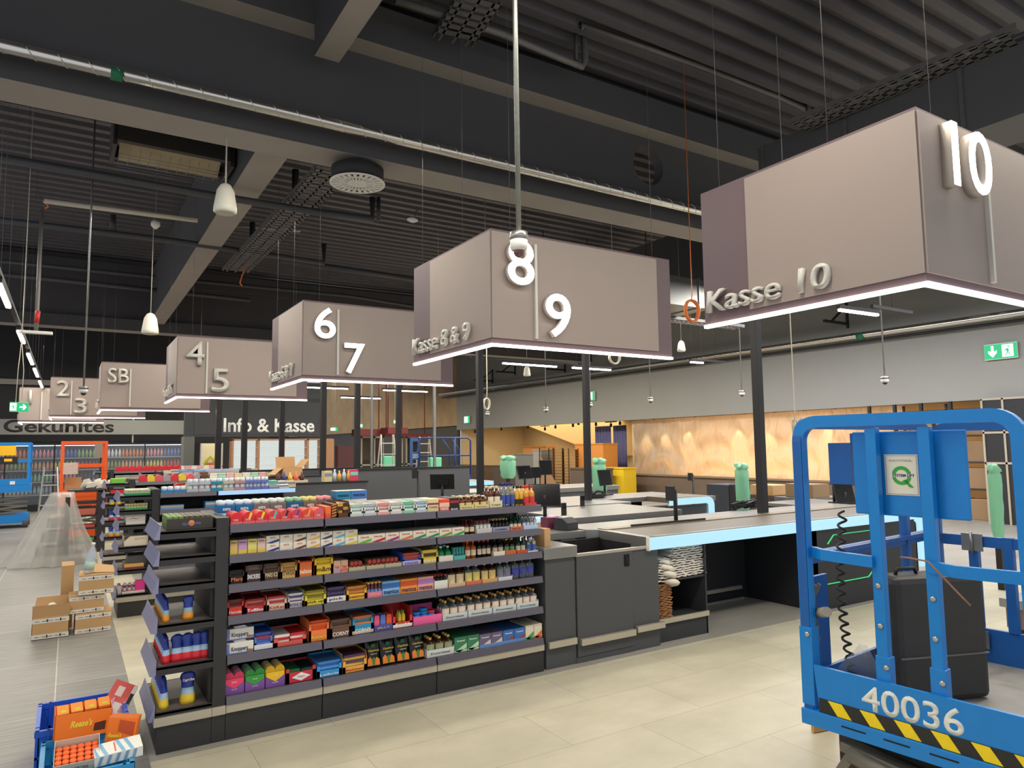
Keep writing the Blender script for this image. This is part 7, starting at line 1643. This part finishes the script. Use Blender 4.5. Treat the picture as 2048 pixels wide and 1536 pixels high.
# =============================================================== far hall behind the posts
OSB = mat('raw_board_wall', (186, 154, 112), .8, noise=.3, nscale=1.4)
zf = W(700, 866, 'x', 15.5).z
struct(MB().box((15.5, 29.7, zf), (15.7, 60, 6.5)).build('wall_right_raw', OSB)); struct(MB().box((5.7, 60, 0), (30, 60.2, 6.5)).build('wall_far', WALLD)); struct(MB().box((5.6, 24.8, 0), (5.75, 60, 6.5)).build('wall_far_left', WALLD))
struct(MB().box((15.6, 29.8, 0), (15.75, 60, zf)).build('wall_right_lower', mat('wall_lower_grey', (84, 80, 74), .8)))  # plain darker grey below the raw boards
area('hall_fill', (11, 34, 4.4), .6, 14, 420, WARM); area('hall_fill', (9, 24, 4.4), 5, .6, 220, WARM)  # added fill over the far hall
MRN = mat('maroon_paint', (110, 44, 44), .6)
def farbox(px0, px1, pyt, pyb, Y_, d_, mt, name, label, cat):
    a = W(px0, pyt, 'y', Y_); b = W(px1, pyb, 'y', Y_); z0 = 0 if name == 'cabinet' else max(0, b.z); m_ = MB().box((0, 0, 0), (b.x-a.x, d_, a.z-z0))
    if z0 > 0:
        for q in (.1, .9): m_.tube([((b.x-a.x)*q, d_/2, .02), ((b.x-a.x)*q, d_/2, 6.3-z0)], .02, 6)
    return tag(m_.build(name, mt, None, (a.x, Y_, z0)), label, cat)
farbox(717, 770, 858, 871, 27, .8, MRN, 'entrance_canopy', 'maroon entrance canopy left of the middle post', 'canopy'); farbox(776, 816, 855, 867, 26, .8, MRN, 'entrance_canopy', 'maroon entrance canopy right of the middle post', 'canopy'); farbox(770, 862, 867, 873, 27.5, .4, MRN, 'door_header', 'maroon door header beam between the far posts', 'beam')
for i, (p0, p1, lb) in enumerate(((722, 745, 'first'), (748, 768, 'second'), (788, 806, 'third'), (812, 838, 'fourth'))):
    a = W(p0, 873, 'y', 28); b = W(p1, 873, 'y', 28); t = thing('glass_door', 'far dark glass door leaf with pale frame, %s from the left' % lb, 'door', (a.x, 28, 0)); w = b.x-a.x
    m = MB(); m.box((0, 0, 0), (.06, .05, a.z)); m.box((w-.06, 0, 0), (w, .05, a.z)); m.box((0, 0, a.z-.06), (w, .05, a.z)); m.box((0, 0, 0), (w, .05, .1)); m.box((0, 0, .9), (w, .05, .96)); m.build('frame', ALU, t); MB().box((.06, .02, .1), (w-.06, .03, a.z-.06)).build('pane', mat('pane_dark', (50, 54, 56), .1), t)
farbox(676, 706, 892, 960, 22, .3, mat('cabinet_maroon', (96, 54, 54), .6), 'cabinet', 'maroon cabinet right of the backlit shelving', 'cabinet')
q = W(776, 960, 'y', 16.0); aladder(q.x, 15.8, .5, W(776, 869, 'y', 16.0).z, 'tall A-frame ladder behind the far green-wrapped box', n=7)
q = W(856, 960, 'y', 19.0); aladder(q.x, 19.0, .5, W(856, 873, 'y', 19.0).z, 'second A-frame ladder behind the dark blue lift', n=7)
# far dark blue lift with lettering
NB = mat('lift_navy_blue', (34, 64, 120), .45); a = W(822, 876, 'y', 15); b_ = W(942, 876, 'y', 15); w = b_.x-a.x; t = thing('scissor_lift', 'dark blue scissor lift behind the wide grey panel', 'lift', (a.x, 15, 0))
zt = a.z
MB().tube([(w*.13, 0, .86), (w*.13, 0, zt-.06), (w*.16, 0, zt), (w*.94, 0, zt), (w*.99, 0, zt-.07), (w*.99, 0, .86)], .022, 8).build('guard_rail', NB, t)
MB().box((0, 0, .86), (w*.03, .06, zt)).box((w*.03, 0, zt-.08), (w*.15, .06, zt)).box((w*.12, 0, .86), (w*.15, .06, zt)).box((.02, .01, zt-.5), (w*.13, .05, zt-.32)).build('ladder_side', mat('lift_mid_blue', (56, 92, 150), .45), t)
MB().tube([(w*.5, 0, zt), (w*.63, 0, zt-.28), (w*.63, 0, .86)], .018, 8).tube([(w*.66, 0, zt), (w*.79, 0, zt-.28), (w*.79, 0, .86)], .018, 8).tube([(w*.72, 0, zt), (w*.72, 0, .86)], .025, 8).build('brace_rail', NB, t)
MB().tube([(w*.13, 0, zt-.42), (w*.99, 0, zt-.42)], .02, 8).build('mid_rail', NB, t); MB().box((w*.74, -.02, .62), (w, .0, .95)).build('toe_board', NB, t); MB().box((0, .0, .6), (w, .8, .86)).box((.1, .05, .1), (w-.1, .75, .6)).build('platform', NB, t)
text('lettering', 'MENTOR', INKW, t, (w*.66, -.024, .74), h=.1, w=w*.3, depth=.002, res=2); text('lettering', '20251', ink((210, 222, 240)), t, (w*.025, -.002, zt-.46), h=.09, w=w*.09, depth=.002, res=2)
for p0, p1, py, lb in ((661, 675, 862, 'left'), (720, 726, 855, 'middle'), (788, 793, 847, 'right')):
    a = W(p0, py, 'y', 24); exit_sign((a.x, 24, a.z), W(p1, py, 'y', 24).x-a.x, .12, 0, 'tiny far exit sign in the raw hall, %s of three' % lb, double=False, hang=6.3)
